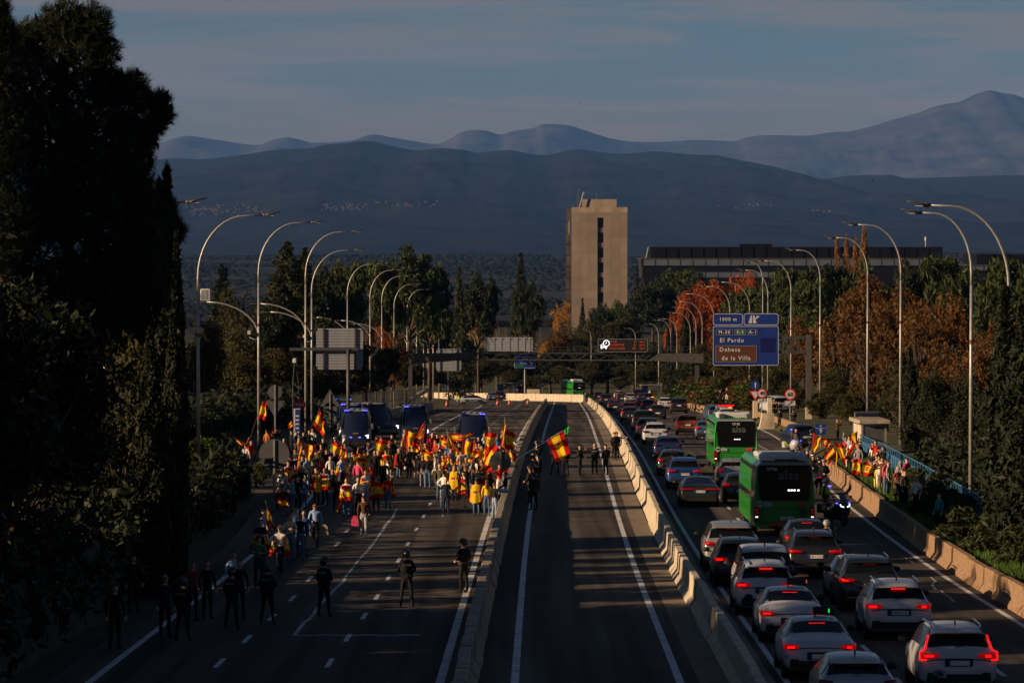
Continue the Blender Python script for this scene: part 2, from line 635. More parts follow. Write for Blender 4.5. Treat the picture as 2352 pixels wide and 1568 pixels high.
wavy([G(1866.2 + .24937 * x, 1177.1 + .24937 * y, 0.010) for x, y in [(1185, 715), (1215, 745), (1270, 780), (1300, 815)]], 0.08)
wavy([G(1866.2 + .24937 * x, 1177.1 + .24937 * y, 0.010) for x, y in [(850, 410), (900, 440), (930, 462)]], 0.07)

# concrete barriers
def jersey(h, wb, wt, L):
	s = wb / 2
	poly = [(-s, 0), (-s, .08), (-s + .16 * (wb / .6), .30), (-wt / 2, h - .02), (-wt / 2 + .03, h), (wt / 2 - .03, h), (wt / 2, h - .02), (s - .16 * (wb / .6), .30), (s, .08), (s, 0)]
	m = MB()
	m.prism(poly, 0, L)
	return m

def barrier(name, label, uf, y0, y1, L, gap, h, wb, wt, mt, jag=0.0, hjag=0.0, skip=None):
	root = thing(name, U(uf((y0 + y1) / 2), (y0 + y1) / 2), 0, label, 'barrier')
	inv = Matrix.Translation(-Vector(root.location))
	me = jersey(h, wb, wt, L - gap).mesh('barrier_block', [mt])
	Y = y0
	i = 0
	while Y < y1 - L * 0.5:
		if not (skip and skip(Y)):
			a, b = U(uf(Y), Y), U(uf(Y + L), Y + L)
			d = b - a
			o = link('barrier_block', me, root)
			ja, jh = rnd.uniform(-jag, jag), rnd.uniform(-hjag, hjag)
			o.location = a - Vector(root.location) + Vector((ja, 0, jh - 0.03 if hjag else -0.02))
			o.rotation_euler = (math.atan2(d.z, sqrt(d.x ** 2 + d.y ** 2)), 0, -math.atan2(d.x, d.y) + rnd.uniform(-1, 1) * jag * 0.06)
		Y += L
		i += 1
	return root

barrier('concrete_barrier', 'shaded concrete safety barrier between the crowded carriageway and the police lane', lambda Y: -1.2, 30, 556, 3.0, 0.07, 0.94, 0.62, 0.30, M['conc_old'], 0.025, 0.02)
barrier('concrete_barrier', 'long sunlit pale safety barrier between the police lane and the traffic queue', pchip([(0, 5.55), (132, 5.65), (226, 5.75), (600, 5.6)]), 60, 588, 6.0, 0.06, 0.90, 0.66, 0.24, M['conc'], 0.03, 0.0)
barrier('concrete_barrier', 'brown aggregate safety barrier beside the grass verge on the right', lambda Y: RIGHT_EDGE(Y) + 0.30, 70, 214, 5.2, 0.10, 0.84, 0.62, 0.26, M['conc_brown'], 0.03, 0.03)
barrier('concrete_barrier', 'brown safety barrier at the far bend below the hedge on the right', lambda Y: RIGHT_EDGE(Y) + 0.5, 372, 560, 6.0, 0.08, 0.86, 0.62, 0.26, M['conc_brown'], 0.03)

# kerb along the foot of the pale barrier, in its shade
kb = MB()
for e0, e1, hh in ((6.05, 6.40, 0.13),):
	rings = []
	for Y in rangef(30, 600, 6):
		x, z = XC(Y), g(Y)
		rings.append([(x + e0, Y, z - .02), (x + e0, Y, z + hh), (x + e1 - .04, Y, z + hh), (x + e1, Y, z + hh - .04), (x + e1, Y, z - .02)])
	kb.loft(rings)
tag(kb.obj('kerb', M['kerb'], smooth=False), kind='structure')

# the pale wall round the far bend
def wall_along(name, label, pts, L, h, wb, wt, mt):
	cum = [0.0]
	for i in range(1, len(pts)):
		cum.append(cum[-1] + (pts[i] - pts[i - 1]).length)
	def at(s):
		for i in range(1, len(pts)):
			if s <= cum[i] or i == len(pts) - 1:
				t = (s - cum[i - 1]) / (cum[i] - cum[i - 1])
				return pts[i - 1].lerp(pts[i], t)
	root = thing(name, at(cum[-1] / 2), 0, label, 'barrier')
	me = jersey(h, wb, wt, L - .1).mesh('barrier_block', [mt])
	for k in range(int(cum[-1] / L)):
		a, b = at(k * L), at((k + 1) * L)
		d = b - a
		o = link('barrier_block', me, root, a - Vector(root.location))
		o.rotation_euler = (math.atan2(d.z, sqrt(d.x ** 2 + d.y ** 2)), 0, -math.atan2(d.x, d.y))
	return root

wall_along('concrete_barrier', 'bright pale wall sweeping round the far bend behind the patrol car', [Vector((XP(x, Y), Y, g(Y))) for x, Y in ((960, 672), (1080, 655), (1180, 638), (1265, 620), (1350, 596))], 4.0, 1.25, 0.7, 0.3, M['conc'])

# mountains
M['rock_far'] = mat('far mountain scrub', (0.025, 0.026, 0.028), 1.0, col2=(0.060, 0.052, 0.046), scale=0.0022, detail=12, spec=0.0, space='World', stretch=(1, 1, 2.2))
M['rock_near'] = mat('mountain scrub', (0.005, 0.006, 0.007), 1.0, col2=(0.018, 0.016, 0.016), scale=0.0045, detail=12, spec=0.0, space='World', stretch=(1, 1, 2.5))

def ridge(name, pts, Yr, Yf, zfoot, mt, rough, seed):
	f = pchip(pts)
	m = MB()
	NX, NY = 620, 70
	x0, x1 = pts[0][0], pts[-1][0]
	vv, ff = [], []
	for j in range(NY + 1):
		t = j / NY
		for i in range(NX + 1):
			px = x0 + (x1 - x0) * i / NX
			crest = P(px, f(px), Yr)
			if t <= 0.8:
				s = t / 0.8
				Y = Yf + (Yr - Yf) * s
				prof = s ** 1.25
			else:
				s = (t - 0.8) / 0.2
				Y = Yr + (Yr - Yf) * 0.5 * s
				prof = 1 - s
			X = crest.x
			hgt = crest.z - zfoot
			nz = 0.0
			amp, sc = 1.0, 2600.0
			for o in range(8):
				nz += amp * (0.5 - abs(mnoise.noise((X / sc + seed, Y / sc * 0.8, seed * 1.7 + o))) * 1.6)
				amp *= 0.58
				sc *= 0.5
			w = 4 * (prof * (1 - prof)) if t <= 0.8 else 0.3 * (1 - s)
			z = zfoot + hgt * prof + nz * rough * ((0.10 * prof ** 3 if t <= .8 else 0) + w)
			vv.append((X, Y, z))
	n = NX + 1
	for j in range(NY):
		for i in range(NX):
			a = j * n + i
			ff.append((a, a + 1, a + n + 1, a + n))
	m.add(vv, ff)
	RIDGE[name] = (vv, ff)
	return tag(m.obj(name, mt, smooth=True), kind='structure')

RIDGE = {}
FAR = [(-900, 400), (-300, 350), (200, 345), (360, 330), (430, 314), (500, 325), (590, 335), (625, 324), (660, 317), (720, 328), (800, 325), (860, 310), (900, 316), (950, 324),
	(1000, 330), (1035, 318), (1060, 303), (1100, 298), (1120, 300), (1150, 308), (1175, 300), (1190, 297), (1225, 293), (1250, 284), (1300, 288), (1340, 299), (1380, 312),
	(1450, 325), (1500, 327), (1550, 323), (1600, 320), (1690, 324), (1710, 317), (1760, 312), (1850, 314), (1900, 307), (1950, 303), (2000, 290), (2060, 271), (2110, 258),
	(2150, 243), (2168, 240), (2200, 235), (2230, 221), (2250, 213), (2275, 207), (2300, 213), (2330, 218), (2352, 226), (2500, 275), (2800, 320), (3300, 380)]
NEAR = [(-900, 430), (-200, 400), (360, 372), (400, 366), (450, 369), (560, 358), (650, 345), (720, 341), (750, 333), (790, 330), (830, 324), (860, 326), (900, 335), (960, 345),
		(1010, 340), (1060, 343), (1100, 351), (1140, 346), (1170, 345), (1210, 352), (1250, 357), (1290, 349), (1330, 343), (1370, 348), (1420, 353), (1460, 352), (1500, 348),
		(1560, 353), (1600, 356), (1640, 357), (1680, 365), (1760, 380), (1850, 402), (1885, 412), (1940, 407), (2000, 404), (2080, 413), (2140, 411), (2200, 409), (2280, 406),
		(2352, 404), (2700, 420), (3300, 450)]
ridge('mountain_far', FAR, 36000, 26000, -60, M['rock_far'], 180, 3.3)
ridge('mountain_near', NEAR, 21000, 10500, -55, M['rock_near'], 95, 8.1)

# haze
M['haze'] = bpy.data.materials.new('haze')
M['haze'].use_nodes = True
_n = M['haze'].node_tree
_n.nodes.remove(_n.nodes['Principled BSDF'])
_v = _n.nodes.new('ShaderNodeVolumePrincipled')
HAZE_DENSITY, HAZE_COL = 1.5e-5, (0.15, 0.37, 0.95)
_v.inputs['Color'].default_value = (*HAZE_COL, 1)
_v.inputs['Density'].default_value = HAZE_DENSITY
_v.inputs['Anisotropy'].default_value = 0.0
_n.links.new(_v.outputs[0], _n.nodes['Material Output'].inputs['Volume'])
hz = MB()
hz.box((0, 19000, 850), (66000, 45000, 1900))
for _i in range(len(hz.v)):
	if hz.v[_i][2] < 0:
		hz.v[_i] = (hz.v[_i][0], hz.v[_i][1], -110)
tag(hz.obj('haze', M['haze']), kind='stuff')
# lamps, signs, gantry, fences, buildings
M['steel'] = mat('galvanised steel', (0.25, 0.245, 0.235), 0.45, metal=0.35, spec=0.5, var=0.15, scale=6)
M['steel_dark'] = mat('dark steel', (0.06, 0.06, 0.065), 0.55, metal=0.4, var=0.2, scale=5)
M['rust'] = mat('rust band', (0.12, 0.035, 0.02), 0.8, var=0.2)
M['lamp_dark'] = mat('lamp housing', (0.045, 0.042, 0.04), 0.5, spec=0.4)
M['glass_lens'] = mat('lamp lens', (0.5, 0.5, 0.48), 0.2, spec=0.6)
M['sign_blue'] = mat('sign blue', (0.004, 0.022, 0.16), 0.6, var=0.12, scale=1.5)
M['sign_blue2'] = mat('sign blue patch', (0.003, 0.006, 0.075), 0.5)
M['sign_white'] = mat('sign white', (0.40, 0.41, 0.43), 0.6)
M['sign_red'] = mat('sign red', (0.42, 0.012, 0.012), 0.5)
M['sign_black'] = mat('sign black', (0.012, 0.012, 0.012), 0.5)
M['sign_green'] = mat('sign green', (0.006, 0.075, 0.05), 0.5)
M['sign_brown'] = mat('sign brown', (0.075, 0.028, 0.016), 0.5)
M['sign_back'] = mat('aluminium sign back', (0.22, 0.235, 0.27), 0.5, metal=0.2, var=0.1, scale=2)
M['sign_grey'] = mat('grey sign back', (0.06, 0.062, 0.066), 0.6, var=0.15, scale=3)
M['led_red'] = mat('amber red led', (0.05, 0.01, 0.005), 0.6, emit=(1.0, 0.10, 0.015), estr=0.32)
M['led_white'] = mat('white led', (0.5, 0.5, 0.5), 0.6, emit=(0.85, 0.9, 1.0), estr=0.8)
M['fence_blue'] = mat('blue painted fence', (0.03, 0.11, 0.22), 0.55, var=0.25, scale=4)
M['gantry'] = mat('gantry concrete', (0.055, 0.052, 0.048), 0.8, var=0.2, scale=2)
M['rail'] = mat('grey railing', (0.055, 0.055, 0.06), 0.55, metal=0.3)

def text(name, body, size, parent, loc, rot, mt, align='CENTER', space=1.0, ext=0.004, sx=1.0, bold=0.0):
	c = bpy.data.curves.new(name, 'FONT')
	c.body = body
	c.size = size
	c.align_x = align
	c.align_y = 'CENTER'
	c.space_character = space
	c.extrude = ext
	c.offset = bold
	c.resolution_u = 2
	c.materials.append(mt)
	t = bpy.data.objects.new('tmp', c)
	me = bpy.data.meshes.new_from_object(t)
	me.name = name
	if not me.materials:
		me.materials.append(mt)
	bpy.data.objects.remove(t)
	o = link(name, me, parent, loc, rot)
	o.scale = (sx, 1, 1)
	return o

FRONT = (pi / 2, 0, 0)        # text upright, read from the camera side (-Y)

def rrect(w, h, r, n=4):
	pts = []
	for cx, cy, a0 in ((w / 2 - r, h / 2 - r, 0), (-w / 2 + r, h / 2 - r, 90), (-w / 2 + r, -h / 2 + r, 180), (w / 2 - r, -h / 2 + r, 270)):
		for k in range(n + 1):
			a = radians(a0 + 90 * k / n)
			pts.append((cx + r * cos(a), cy + r * sin(a)))
	return pts

def plate(name, parent, w, h, r, x, z, y, t, mt):
	m = MB()
	m.prism([(x + a, z + b) for a, b in rrect(w, h, r)], y - t, y)
	return m.obj(name, mt, parent)

def outline(name, parent, w, h, r, x, z, y, lw, mt):
	m = MB()
	o, i = rrect(w, h, r, 5), rrect(w - 2 * lw, h - 2 * lw, max(0.01, r - lw), 5)
	n = len(o)
	vv = [(x + a, y, z + b) for a, b in o] + [(x + a, y, z + b) for a, b in i]
	m.add(vv, [(k, (k + 1) % n, n + (k + 1) % n, n + k) for k in range(n)])
	return m.obj(name, mt, parent)

def disc(name, parent, r, x, z, y, t, mt, n=28):
	m = MB()
	m.prism([(x + r * cos(2 * pi * k / n), z + r * sin(2 * pi * k / n)) for k in range(n)], y - t, y)
	return m.obj(name, mt, parent)

# street lamps
def street_lamp(xp, xt, yt, Y, label, group, base_dz=0.0, low_arm=False, box=False, camera_box=False, yaw=0.0):
	X = XP(xp, Y)
	base = g(Y) + base_dz
	s = 1 if xt > xp else -1
	tip = P(xt, yt, Y)
	arm = abs(tip.x - X)
	H = tip.z - base
	root = thing('street_lamp', (X, Y, base), yaw, label, 'street lamp', group)
	m = MB()
	bend = H - min(2.6, arm * 0.62) - 0.9
	m.tube([(0, 0, -0.3), (0, 0, H * 0.42), (0, 0, bend - 0.6)], [0.105, 0.090, 0.068], 10)
	m.obj('pole', M['steel'], root, smooth=True)
	a = MB()
	pts = [(0, 0, bend - 0.6)]
	lumi = 0.80
	ax = arm - lumi
	z1 = H - 0.20
	for k in range(11):
		t = k / 10 * pi / 2
		pts.append((s * ax * 0.72 * (1 - cos(t)), 0, bend + (z1 - bend) * sin(t)))
	pts.append((s * ax, 0, z1 + 0.04))
	a.tube(pts, [0.068] + [0.066 - 0.0022 * k for k in range(12)], 8)
	a.obj('arm', M['steel'], root, smooth=True)
	b = MB()
	b.tube([(0, 0, H * 0.545), (0, 0, H * 0.545 + 0.20)], 0.090, 10)
	b.obj('joint_band', M['rust'], root)
	l = MB()
	# luminaire: flat tapering head with a clamp
	l.tube([(s * (ax - 0.06), 0, z1 + 0.03), (s * (ax + 0.16), 0, z1 + 0.05)], 0.085, 8)
	rings = []
	for k in range(7):
		t = k / 6
		x = s * (ax + 0.10 + t * (lumi - 0.05))
		hw = 0.05 + 0.12 * sin(pi * min(1, 0.18 + t * 0.82) ** 0.9)
		zc = z1 + 0.05 + 0.15 * sin(t * pi * 0.5)
		th = 0.075 * (1 - 0.75 * t) + 0.012
		rings.append([(x, -hw, zc - th * .2), (x, -hw * .6, zc + th * .5), (x, hw * .6, zc + th * .5), (x, hw, zc - th * .2), (x, hw * .7, zc - th), (x, -hw * .7, zc - th)])
	l.loft(rings)
	lo = l.obj('luminaire', M['lamp_dark'], root, smooth=True)
	gl = MB()
	gl.box((s * (ax + 0.36), 0, z1 + 0.0), (0.30, 0.16, 0.02))
	gl.obj('lens', M['glass_lens'], lo)
	if low_arm:
		q = MB()
		hh = H * 0.50
		L2 = min(3.4, arm * 0.85)
		q.tube([(0, 0, hh)] + [(-s * L2 * (1 - cos(k / 8 * pi / 2)), 0, hh + 2.3 * sin(k / 8 * pi / 2)) for k in range(1, 9)], 0.06, 7)
		q.obj('lower_arm', M['steel'], root, smooth=True)
		w = MB()
		w.loft([[(-s * (L2 + d), -hw, hh + 2.3 - t), (-s * (L2 + d), 0, hh + 2.34), (-s * (L2 + d), hw, hh + 2.3 - t)] for d, hw, t in ((-0.1, .05, .03), (.15, .13, .05), (.5, .12, .04), (.8, .03, .02))])
		w.obj('lower_luminaire', M['lamp_dark'], root)
	if box:
		q = MB()
		q.bbox((0.42, -0.10, H * 0.70), (0.55, 0.5, 0.62), 0.05)
		o = q.obj('equipment_box', M['sign_white'], root)
		q = MB()
		q.box((0.36, -0.36, H * 0.70), (0.34, 0.02, 0.5))
		q.obj('panel', M['sign_back'], o)
	if camera_box:
		q = MB()
		q.tube([(0, 0, H * 0.49), (-0.3 * s, -0.1, H * .49), (-0.62 * s, -0.1, H * 0.50)], 0.03, 6)
		q.box((-0.62 * s, -0.12, H * 0.52), (0.2, 0.32, 0.24))
		q.obj('traffic_camera', M['sign_white'], root)
	return root

LL = 'lamps along the left carriageway'
LR = 'lamps along the right carriageway'
left_lamps = [
	(48, 255, 440, 142, 'pale street lamp pole half lost in the black pine at the left border', {}),
	(241, 473, 455, 156, 'street lamp whose head alone pokes out right of the big dark pine', {}),
	(455, 641, 487, 193, 'tall street lamp carrying a white equipment box, nearest clear of the dark pine', dict(box=True, low_arm=True)),
	(594, 745, 505, 238, 'tall street lamp with lower arm and small camera beside the leftmost flag', dict(low_arm=True, camera_box=True)),
	(702, 834, 527, 274, 'taller of the two close street lamps left of the ribbed sign back', dict(low_arm=True)),
	(716, 838, 570, 298, 'shorter of the two close street lamps left of the ribbed sign back', dict(low_arm=True, camera_box=True)),
	(798, 884, 603, 400, 'street lamp rising right behind the near ribbed sign back', dict(low_arm=True)),
	(850, 930, 617, 428, 'seventh street lamp in the left row, before the bare trees', dict(low_arm=True)),
	(877, 947, 631, 456, 'eighth street lamp in the left row, against the rounded pine', dict(low_arm=True)),
	(905, 970, 650, 488, 'ninth street lamp in the left row, against the dark trees', dict(low_arm=True)),
	(935, 992, 662, 525, 'tenth street lamp in the left row, left of the far ribbed sign back', dict(low_arm=True)),
	(957, 1012, 675, 562, 'eleventh street lamp in the left row, left of the far ribbed sign back', dict(low_arm=True)),
	(973, 1026, 686, 596, 'twelfth street lamp in the left row, at the gantry end', dict(low_arm=True)),
	(983, 1016, 712, 640, 'slim street lamp between two taller ones at the gantry end', {}),
	(995, 1042, 700, 620, 'street lamp directly left of the far ribbed sign back', dict(low_arm=True)),
	(1008, 1052, 742, 655, 'last street lamp of the left row, over the far ribbed sign back', {}),
]
for xp, xt, yt, Y, lb, kw in left_lamps:
	street_lamp(xp, xt, yt, Y, lb, LL, 0.1, **kw)
right_lamps = [
	(2317, 2086, 462, 148, 'nearest right street lamp rising from behind the tall cypress', 0.9),
	(2231, 2072, 480, 166, 'street lamp planted by the blue fence at the right', 0.6),
	(2069, 1938, 510, 240, 'street lamp rising behind the flag-waving group on the verge', 0.6),
	(1993, 1893, 541, 290, 'street lamp standing in front of the brown plane trees', 0.5),
	(1884, 1805, 570, 335, 'street lamp next to the big blue sign post', 0.4),
	(1817, 1735, 595, 375, 'street lamp half hidden behind the right edge of the blue sign', 0.4),
	(1764, 1693, 617, 412, 'right one of two lamps rising behind the centre of the blue sign', 0.4),
	(1752, 1705, 600, 425, 'left one of two lamps rising behind the centre of the blue sign', 0.4),
	(1722, 1640, 645, 448, 'street lamp rising above the left part of the blue sign', 0.4),
	(1677, 1606, 655, 480, 'street lamp before the orange tree, left part of the blue sign', 0.4),
	(1640, 1560, 672, 512, 'street lamp before the orange tree at the left edge of the blue sign', 0.4),
	(1613, 1546, 690, 548, 'street lamp before the orange tree, second left of the blue sign', 0.4),
	(1599, 1544, 704, 580, 'street lamp before the orange tree, third left of the blue sign', 0.4),
	(1586, 1532, 716, 605, 'street lamp beside the dark cypresses left of the blue sign', 0.4),
	(1555, 1510, 730, 640, 'street lamp left of the dark cypress pair', 0.4),
	(1541, 1498, 733, 655, 'street lamp second left of the dark cypress pair', 0.4),
	(1513, 1480, 742, 690, 'street lamp right of the lit message board', 0.3),
	(1460, 1432, 752, 730, 'street lamp behind the right end of the lit message board', 0.3),
	(1358, 1335, 756, 760, 'street lamp left of the lit message board', 0.3),
	(1246, 1226, 800, 780, 'small far lamp right of the blue exit sign on the gantry', 0.3),
	(1215, 1190, 770, 790, 'far lamp standing below the blue exit sign', 0.3),
	(1092, 1062, 765, 800, 'far lamp between the gantry post and the grey cabinet sign', 0.3),
]
for xp, xt, yt, Y, lb, dz in right_lamps:
	street_lamp(xp, xt, yt, Y, lb, LR, dz if Y < 650 else 0.0)

# big blue direction sign
def blue_sign():
	Y = 330.0
	root = thing('direction_sign', (XP(1858, Y), Y, g(Y) + .3), 0, 'large blue direction sign with brown panel on a cantilever post', 'road sign')
	ox, oy, oz = root.location
	k = Y / F
	def lx(x): return XP(x, Y) - ox
	def lz(y): return P(1176, y, Y).z - oz
	W, H = 150 * k, 120 * k
	cx, cz = lx(1713), lz(779)
	def zz(x, y):      # picture zoom (2800,1200 at 3.136) to local
		return lx((2800 + x / 3.1364) / 1.74150), lz((1200 + y / 3.1364) / 1.7415)
	m = MB()
	m.box((cx, 0, cz), (W, 0.08, H))
	m.obj('panel', M['sign_blue'], root)
	for n_, x0, y0, x1, y1 in (('border', 165, 170, 537, 313), ('border', 550, 168, 985, 313), ('border', 163, 327, 987, 820)):
		a, b = zz(x0, y0), zz(x1, y1)
		outline(n_, root, b[0] - a[0], a[1] - b[1], 0.20, (a[0] + b[0]) / 2, (a[1] + b[1]) / 2, -0.05, 0.045, M['sign_white'])
	def box(name, x0, y0, x1, y1, mt, frame=None):
		a, b = zz(x0, y0), zz(x1, y1)
		o = plate(name, root, b[0] - a[0], a[1] - b[1], 0.02, (a[0] + b[0]) / 2, (a[1] + b[1]) / 2, -0.045, 0.012, mt)
		if frame:
			outline('frame', o, b[0] - a[0], a[1] - b[1], 0.03, (a[0] + b[0]) / 2, (a[1] + b[1]) / 2, -0.064, 0.03, frame)
	box('route_badge', 200, 366, 410, 440, M['sign_blue2'], M['sign_back'])
	box('route_badge', 432, 366, 578, 438, M['sign_green'], M['sign_back'])
	box('route_badge', 603, 366, 720, 438, M['sign_blue2'], M['sign_back'])
	box('brown_panel', 196, 570, 712, 775, M['sign_brown'], M['sign_back'])
	box('blank_patch', 758, 478, 942, 655, M['sign_blue2'])
	def tx(s, x, y, hpx, wpx):
		a = zz(x, y)
		o = text('lettering', s, hpx * k / 1.8 * .78, root, (a[0], -0.075, a[1]), FRONT, M['sign_white'], 'CENTER', 1.22, 0.002, bold=0.010)
		return o
	for s, x, y, hp in (('1000 m', 352, 242, 26), ('M-30', 305, 404, 26), ('E-5', 505, 402, 24), ('A-1', 663, 402, 24), ('El Pardo', 400, 505, 31), ('Dehesa', 375, 622, 31), ('de la Villa', 453, 728, 31)):
		tx(s, x, y, hp, 0)
	# exit pictogram
	m = MB()
	def poly(pts):
		q = [zz(*p) for p in pts]
		m.add([(a, -0.055, b) for a, b in q], [tuple(range(len(q)))])
	poly([(608, 290), (652, 290), (652, 192), (636, 192)])
	poly([(664, 290), (710, 290), (682, 192), (664, 192)])
	poly([(684, 235), (712, 208), (704, 200), (741, 193), (736, 226), (727, 218), (696, 248)])
	m.obj('exit_symbol', M['sign_white'], root)
	# post and cantilever frame
	m = MB()
	zt = lz(769)
	m.box((0, 0.1, (zt - 0.3) / 2), (0.50, 0.35, zt + 0.3))
	m.obj('post', M['gantry'], root)
	for yy, nm in ((775, 'upper_beam'), (808, 'lower_beam')):
		m = MB()
		m.box(((lx(1850) + lx(1730)) / 2, 0.14, lz(yy)), (lx(1850) - lx(1730), 0.18, 0.28))
		m.obj(nm, M['steel_dark'], root)
	for xx in (1798, 1816, 1834):
		m = MB()
		m.box((lx(xx), 0.14, lz(791.5)), (0.16, 0.12, lz(777) - lz(806)))
		m.obj('strut', M['steel_dark'], root)
	m = MB()
	m.box((0, 0.1, 0.6), (0.56, 0.42, 1.5))
	m.obj('plinth', M['conc'], root)

blue_sign()

def small_sign(name, label, x, y, Y, r, base, kind, group=None, face=True, txt=None):
	c = P(x, y, Y)
	root = thing(name, (c.x, Y, base), 0, label, 'road sign', group)
	z = c.z - base
	m = MB()
	m.tube([(0, 0.05, -.1), (0, 0.05, z + r * 0.9)], 0.045, 8)
	m.obj('post', M['steel'], root)
	return root, z

# 60 sign with arrow plate
r_, z_ = small_sign('speed_limit_sign', 'white arrow plate and red-ringed 60 sign beside the big sign post', 1815, 905.5, 318, 0.42, g(318) + 0.3, 'round')
disc('ring', r_, 0.50, 0, z_, 0.0, 0.03, M['sign_red'])
disc('face', r_, 0.38, 0, z_, -0.03, 0.008, M['sign_white'])
text('lettering', '60', 0.52, r_, (0, -0.05, z_ - 0.01), FRONT, M['sign_black'], bold=0.012)
pp = plate('arrow_plate', r_, 0.98, 0.46, 0.08, 0, z_ - 0.78, 0.0, 0.03, M['sign_white'])
outline('border', pp, 0.94, 0.42, 0.07, 0, z_ - 0.78, -0.036, 0.03, M['sign_black'])
m = MB()
q = [(-.28, -.12), (-.23, -.17), (.08, .02), (.12, -.05), (.26, .14), (.02, .15), (.05, .08)]
m.add([(a, -0.04, z_ - 0.78 + b) for a, b in q], [(0, 1, 2, 3, 4, 5, 6)])
m.obj('arrow', M['sign_black'], pp)
# blue arrow disc above a give-way triangle
r_, z_ = small_sign('sign_post', 'blue arrow disc above a give-way triangle left of the lamp posts', 1735, 884, 352, 0.4, g(352) + .3, 'round')
disc('blue_disc', r_, 0.44, 0, z_, 0.0, 0.03, M['sign_blue'])
m = MB()
m.add([(a, -0.04, z_ + b) for a, b in [(-.05, -.28), (.05, -.28), (.05, .08), (.14, .08), (0, .28), (-.14, .08), (-.05, .08)]], [(0, 1, 2, 6), (3, 4, 5)])
m.obj('arrow', M['sign_white'], r_)
for w, y_, mm, nm in ((0.62, 0.0, 'sign_red', 'triangle'), (0.42, -0.035, 'sign_white', 'triangle_face')):
	m = MB()
	m.prism([(-w, z_ - 0.55 - (0.62 - w) * .55), (w, z_ - 0.55 - (0.62 - w) * .55), (0, z_ - 0.55 - (0.62 - w) * .55 - 1.6 * w)], y_ - 0.02, y_)
	m.obj(nm, M[mm], r_)
# 40 sign
r_, z_ = small_sign('speed_limit_sign', 'red-ringed 40 sign with small arrow plate, cut off by a lamp post', 1750, 903, 345, 0.42, g(345) + .3, 'round')
disc('ring', r_, 0.46, 0, z_, 0.0, 0.03, M['sign_red'])
disc('face', r_, 0.35, 0, z_, -0.03, 0.008, M['sign_white'])
text('lettering', '40', 0.48, r_, (0.04, -0.05, z_ - 0.01), FRONT, M['sign_black'], bold=0.012)
pp = plate('arrow_plate', r_, 0.8, 0.40, 0.06, 0, z_ - 0.72, 0.0, 0.03, M['sign_white'])
m = MB()
m.add([(a, -0.04, z_ - 0.72 + b * .8) for a, b in q], [(0, 1, 2, 3, 4, 5, 6)])
m.obj('arrow', M['sign_black'], pp)
for xx, yy, Y, nm, lb, t_ in ((1396, 916, 640, 'speed_limit_sign', 'small red-ringed 60 sign right of the far green bus', '60'), (1819, 914, 610, 'speed_limit_sign', 'dim 80 sign above the hedge behind the police pickup', '80')):
	if t_ == '80':
		xx, yy = 1319.6 + .2014 * 1420, 861.3 + .2014 * 152
	r_, z_ = small_sign(nm, lb, xx, yy, Y, 0.4, g(Y), 'round')
	disc('ring', r_, 0.62, 0, z_, 0.0, 0.03, M['sign_red'])
	disc('face', r_, 0.46, 0, z_, -0.03, 0.008, M['sign_white'])
	text('lettering', t_, 0.62, r_, (0, -0.05, z_ - 0.01), FRONT, M['sign_black'], bold=0.015)
# kilometre plate 4 / 9 on the lamp post
r_, z_ = small_sign('kilometre_plate', 'small blue plate reading 4 over 9 behind the flags on the right', 1885, 985.5, 242, 0.3, g(242) + .5, 'sq')
plate('panel', r_, 0.70, 0.72, 0.03, 0, z_, 0.0, 0.02, M['sign_blue'])
text('lettering', '4', 0.26, r_, (0, -0.03, z_ + .2), FRONT, M['sign_white'])
text('lettering', '9', 0.42, r_, (0, -0.03, z_ - .13), FRONT, M['sign_white'], bold=0.005)
m = MB()
m.box((0, -0.025, z_ + .07), (0.66, 0.01, 0.02))
m.obj('divider', M['sign_white'], r_)

# sign backs
def sign_back(label, x0, y0, x1, y1, Y, post_x, post_w, arm_from=None):
	c = P((x0 + x1) / 2, (y0 + y1) / 2, Y)
	base = g(Y) + .2
	root = thing('sign_reverse', (c.x, Y, base), 0, label, 'road sign')
	k = Y / F
	W, H = (x1 - x0) * k, (y1 - y0) * k
	zc = c.z - base
	N = 15
	sl = H / N
	me = {}
	for i in range(N):
		w = W if 0 < i < N - 1 else W - 0.22
		m = MB()
		m.prism([(0, -sl * .47), (0.03, -sl * .47), (0.03, sl * .47), (0, sl * .47), (-0.025, sl * .30), (-0.025, -sl * .30)], -w / 2, w / 2)
		if w not in me:
			me[w] = m.mesh('slat', [M['sign_back']])
		link('slat', me[w], root, (0, 0, zc - H / 2 + sl * (i + .5)), (0, 0, pi / 2))
		# prism runs along local y: turned to run along x
	for f in (-0.335, 0.335):
		m = MB()
		m.box((f * W, -0.09, zc), (0.11, 0.10, H))
		m.obj('rail', M['steel_dark'], root)
	px = XP(post_x, Y) - c.x
	m = MB()
	m.tube([(px, -0.32, -0.2), (px, -0.32, zc - (H * .5 if arm_from is None else 0))], post_w, 10)
	m.obj('post', M['steel_dark'], root, smooth=True)
	if arm_from:
		ax = XP(arm_from, Y) - c.x
		m = MB()
		m.box(((ax + 0.4 * W) / 2, -0.24, zc), (abs(0.4 * W - ax), 0.2, 0.22))
		m.obj('beam', M['rail'], root)
	return root

sign_back('ribbed aluminium back of a large sign on a pole above the police vans', 726, 754, 834, 849, 268, 800, 0.13, 665)
sign_back('ribbed aluminium back of a smaller far sign hung from the gantry', 1002, 801, 1059, 852, 520, 1030, 0.10)

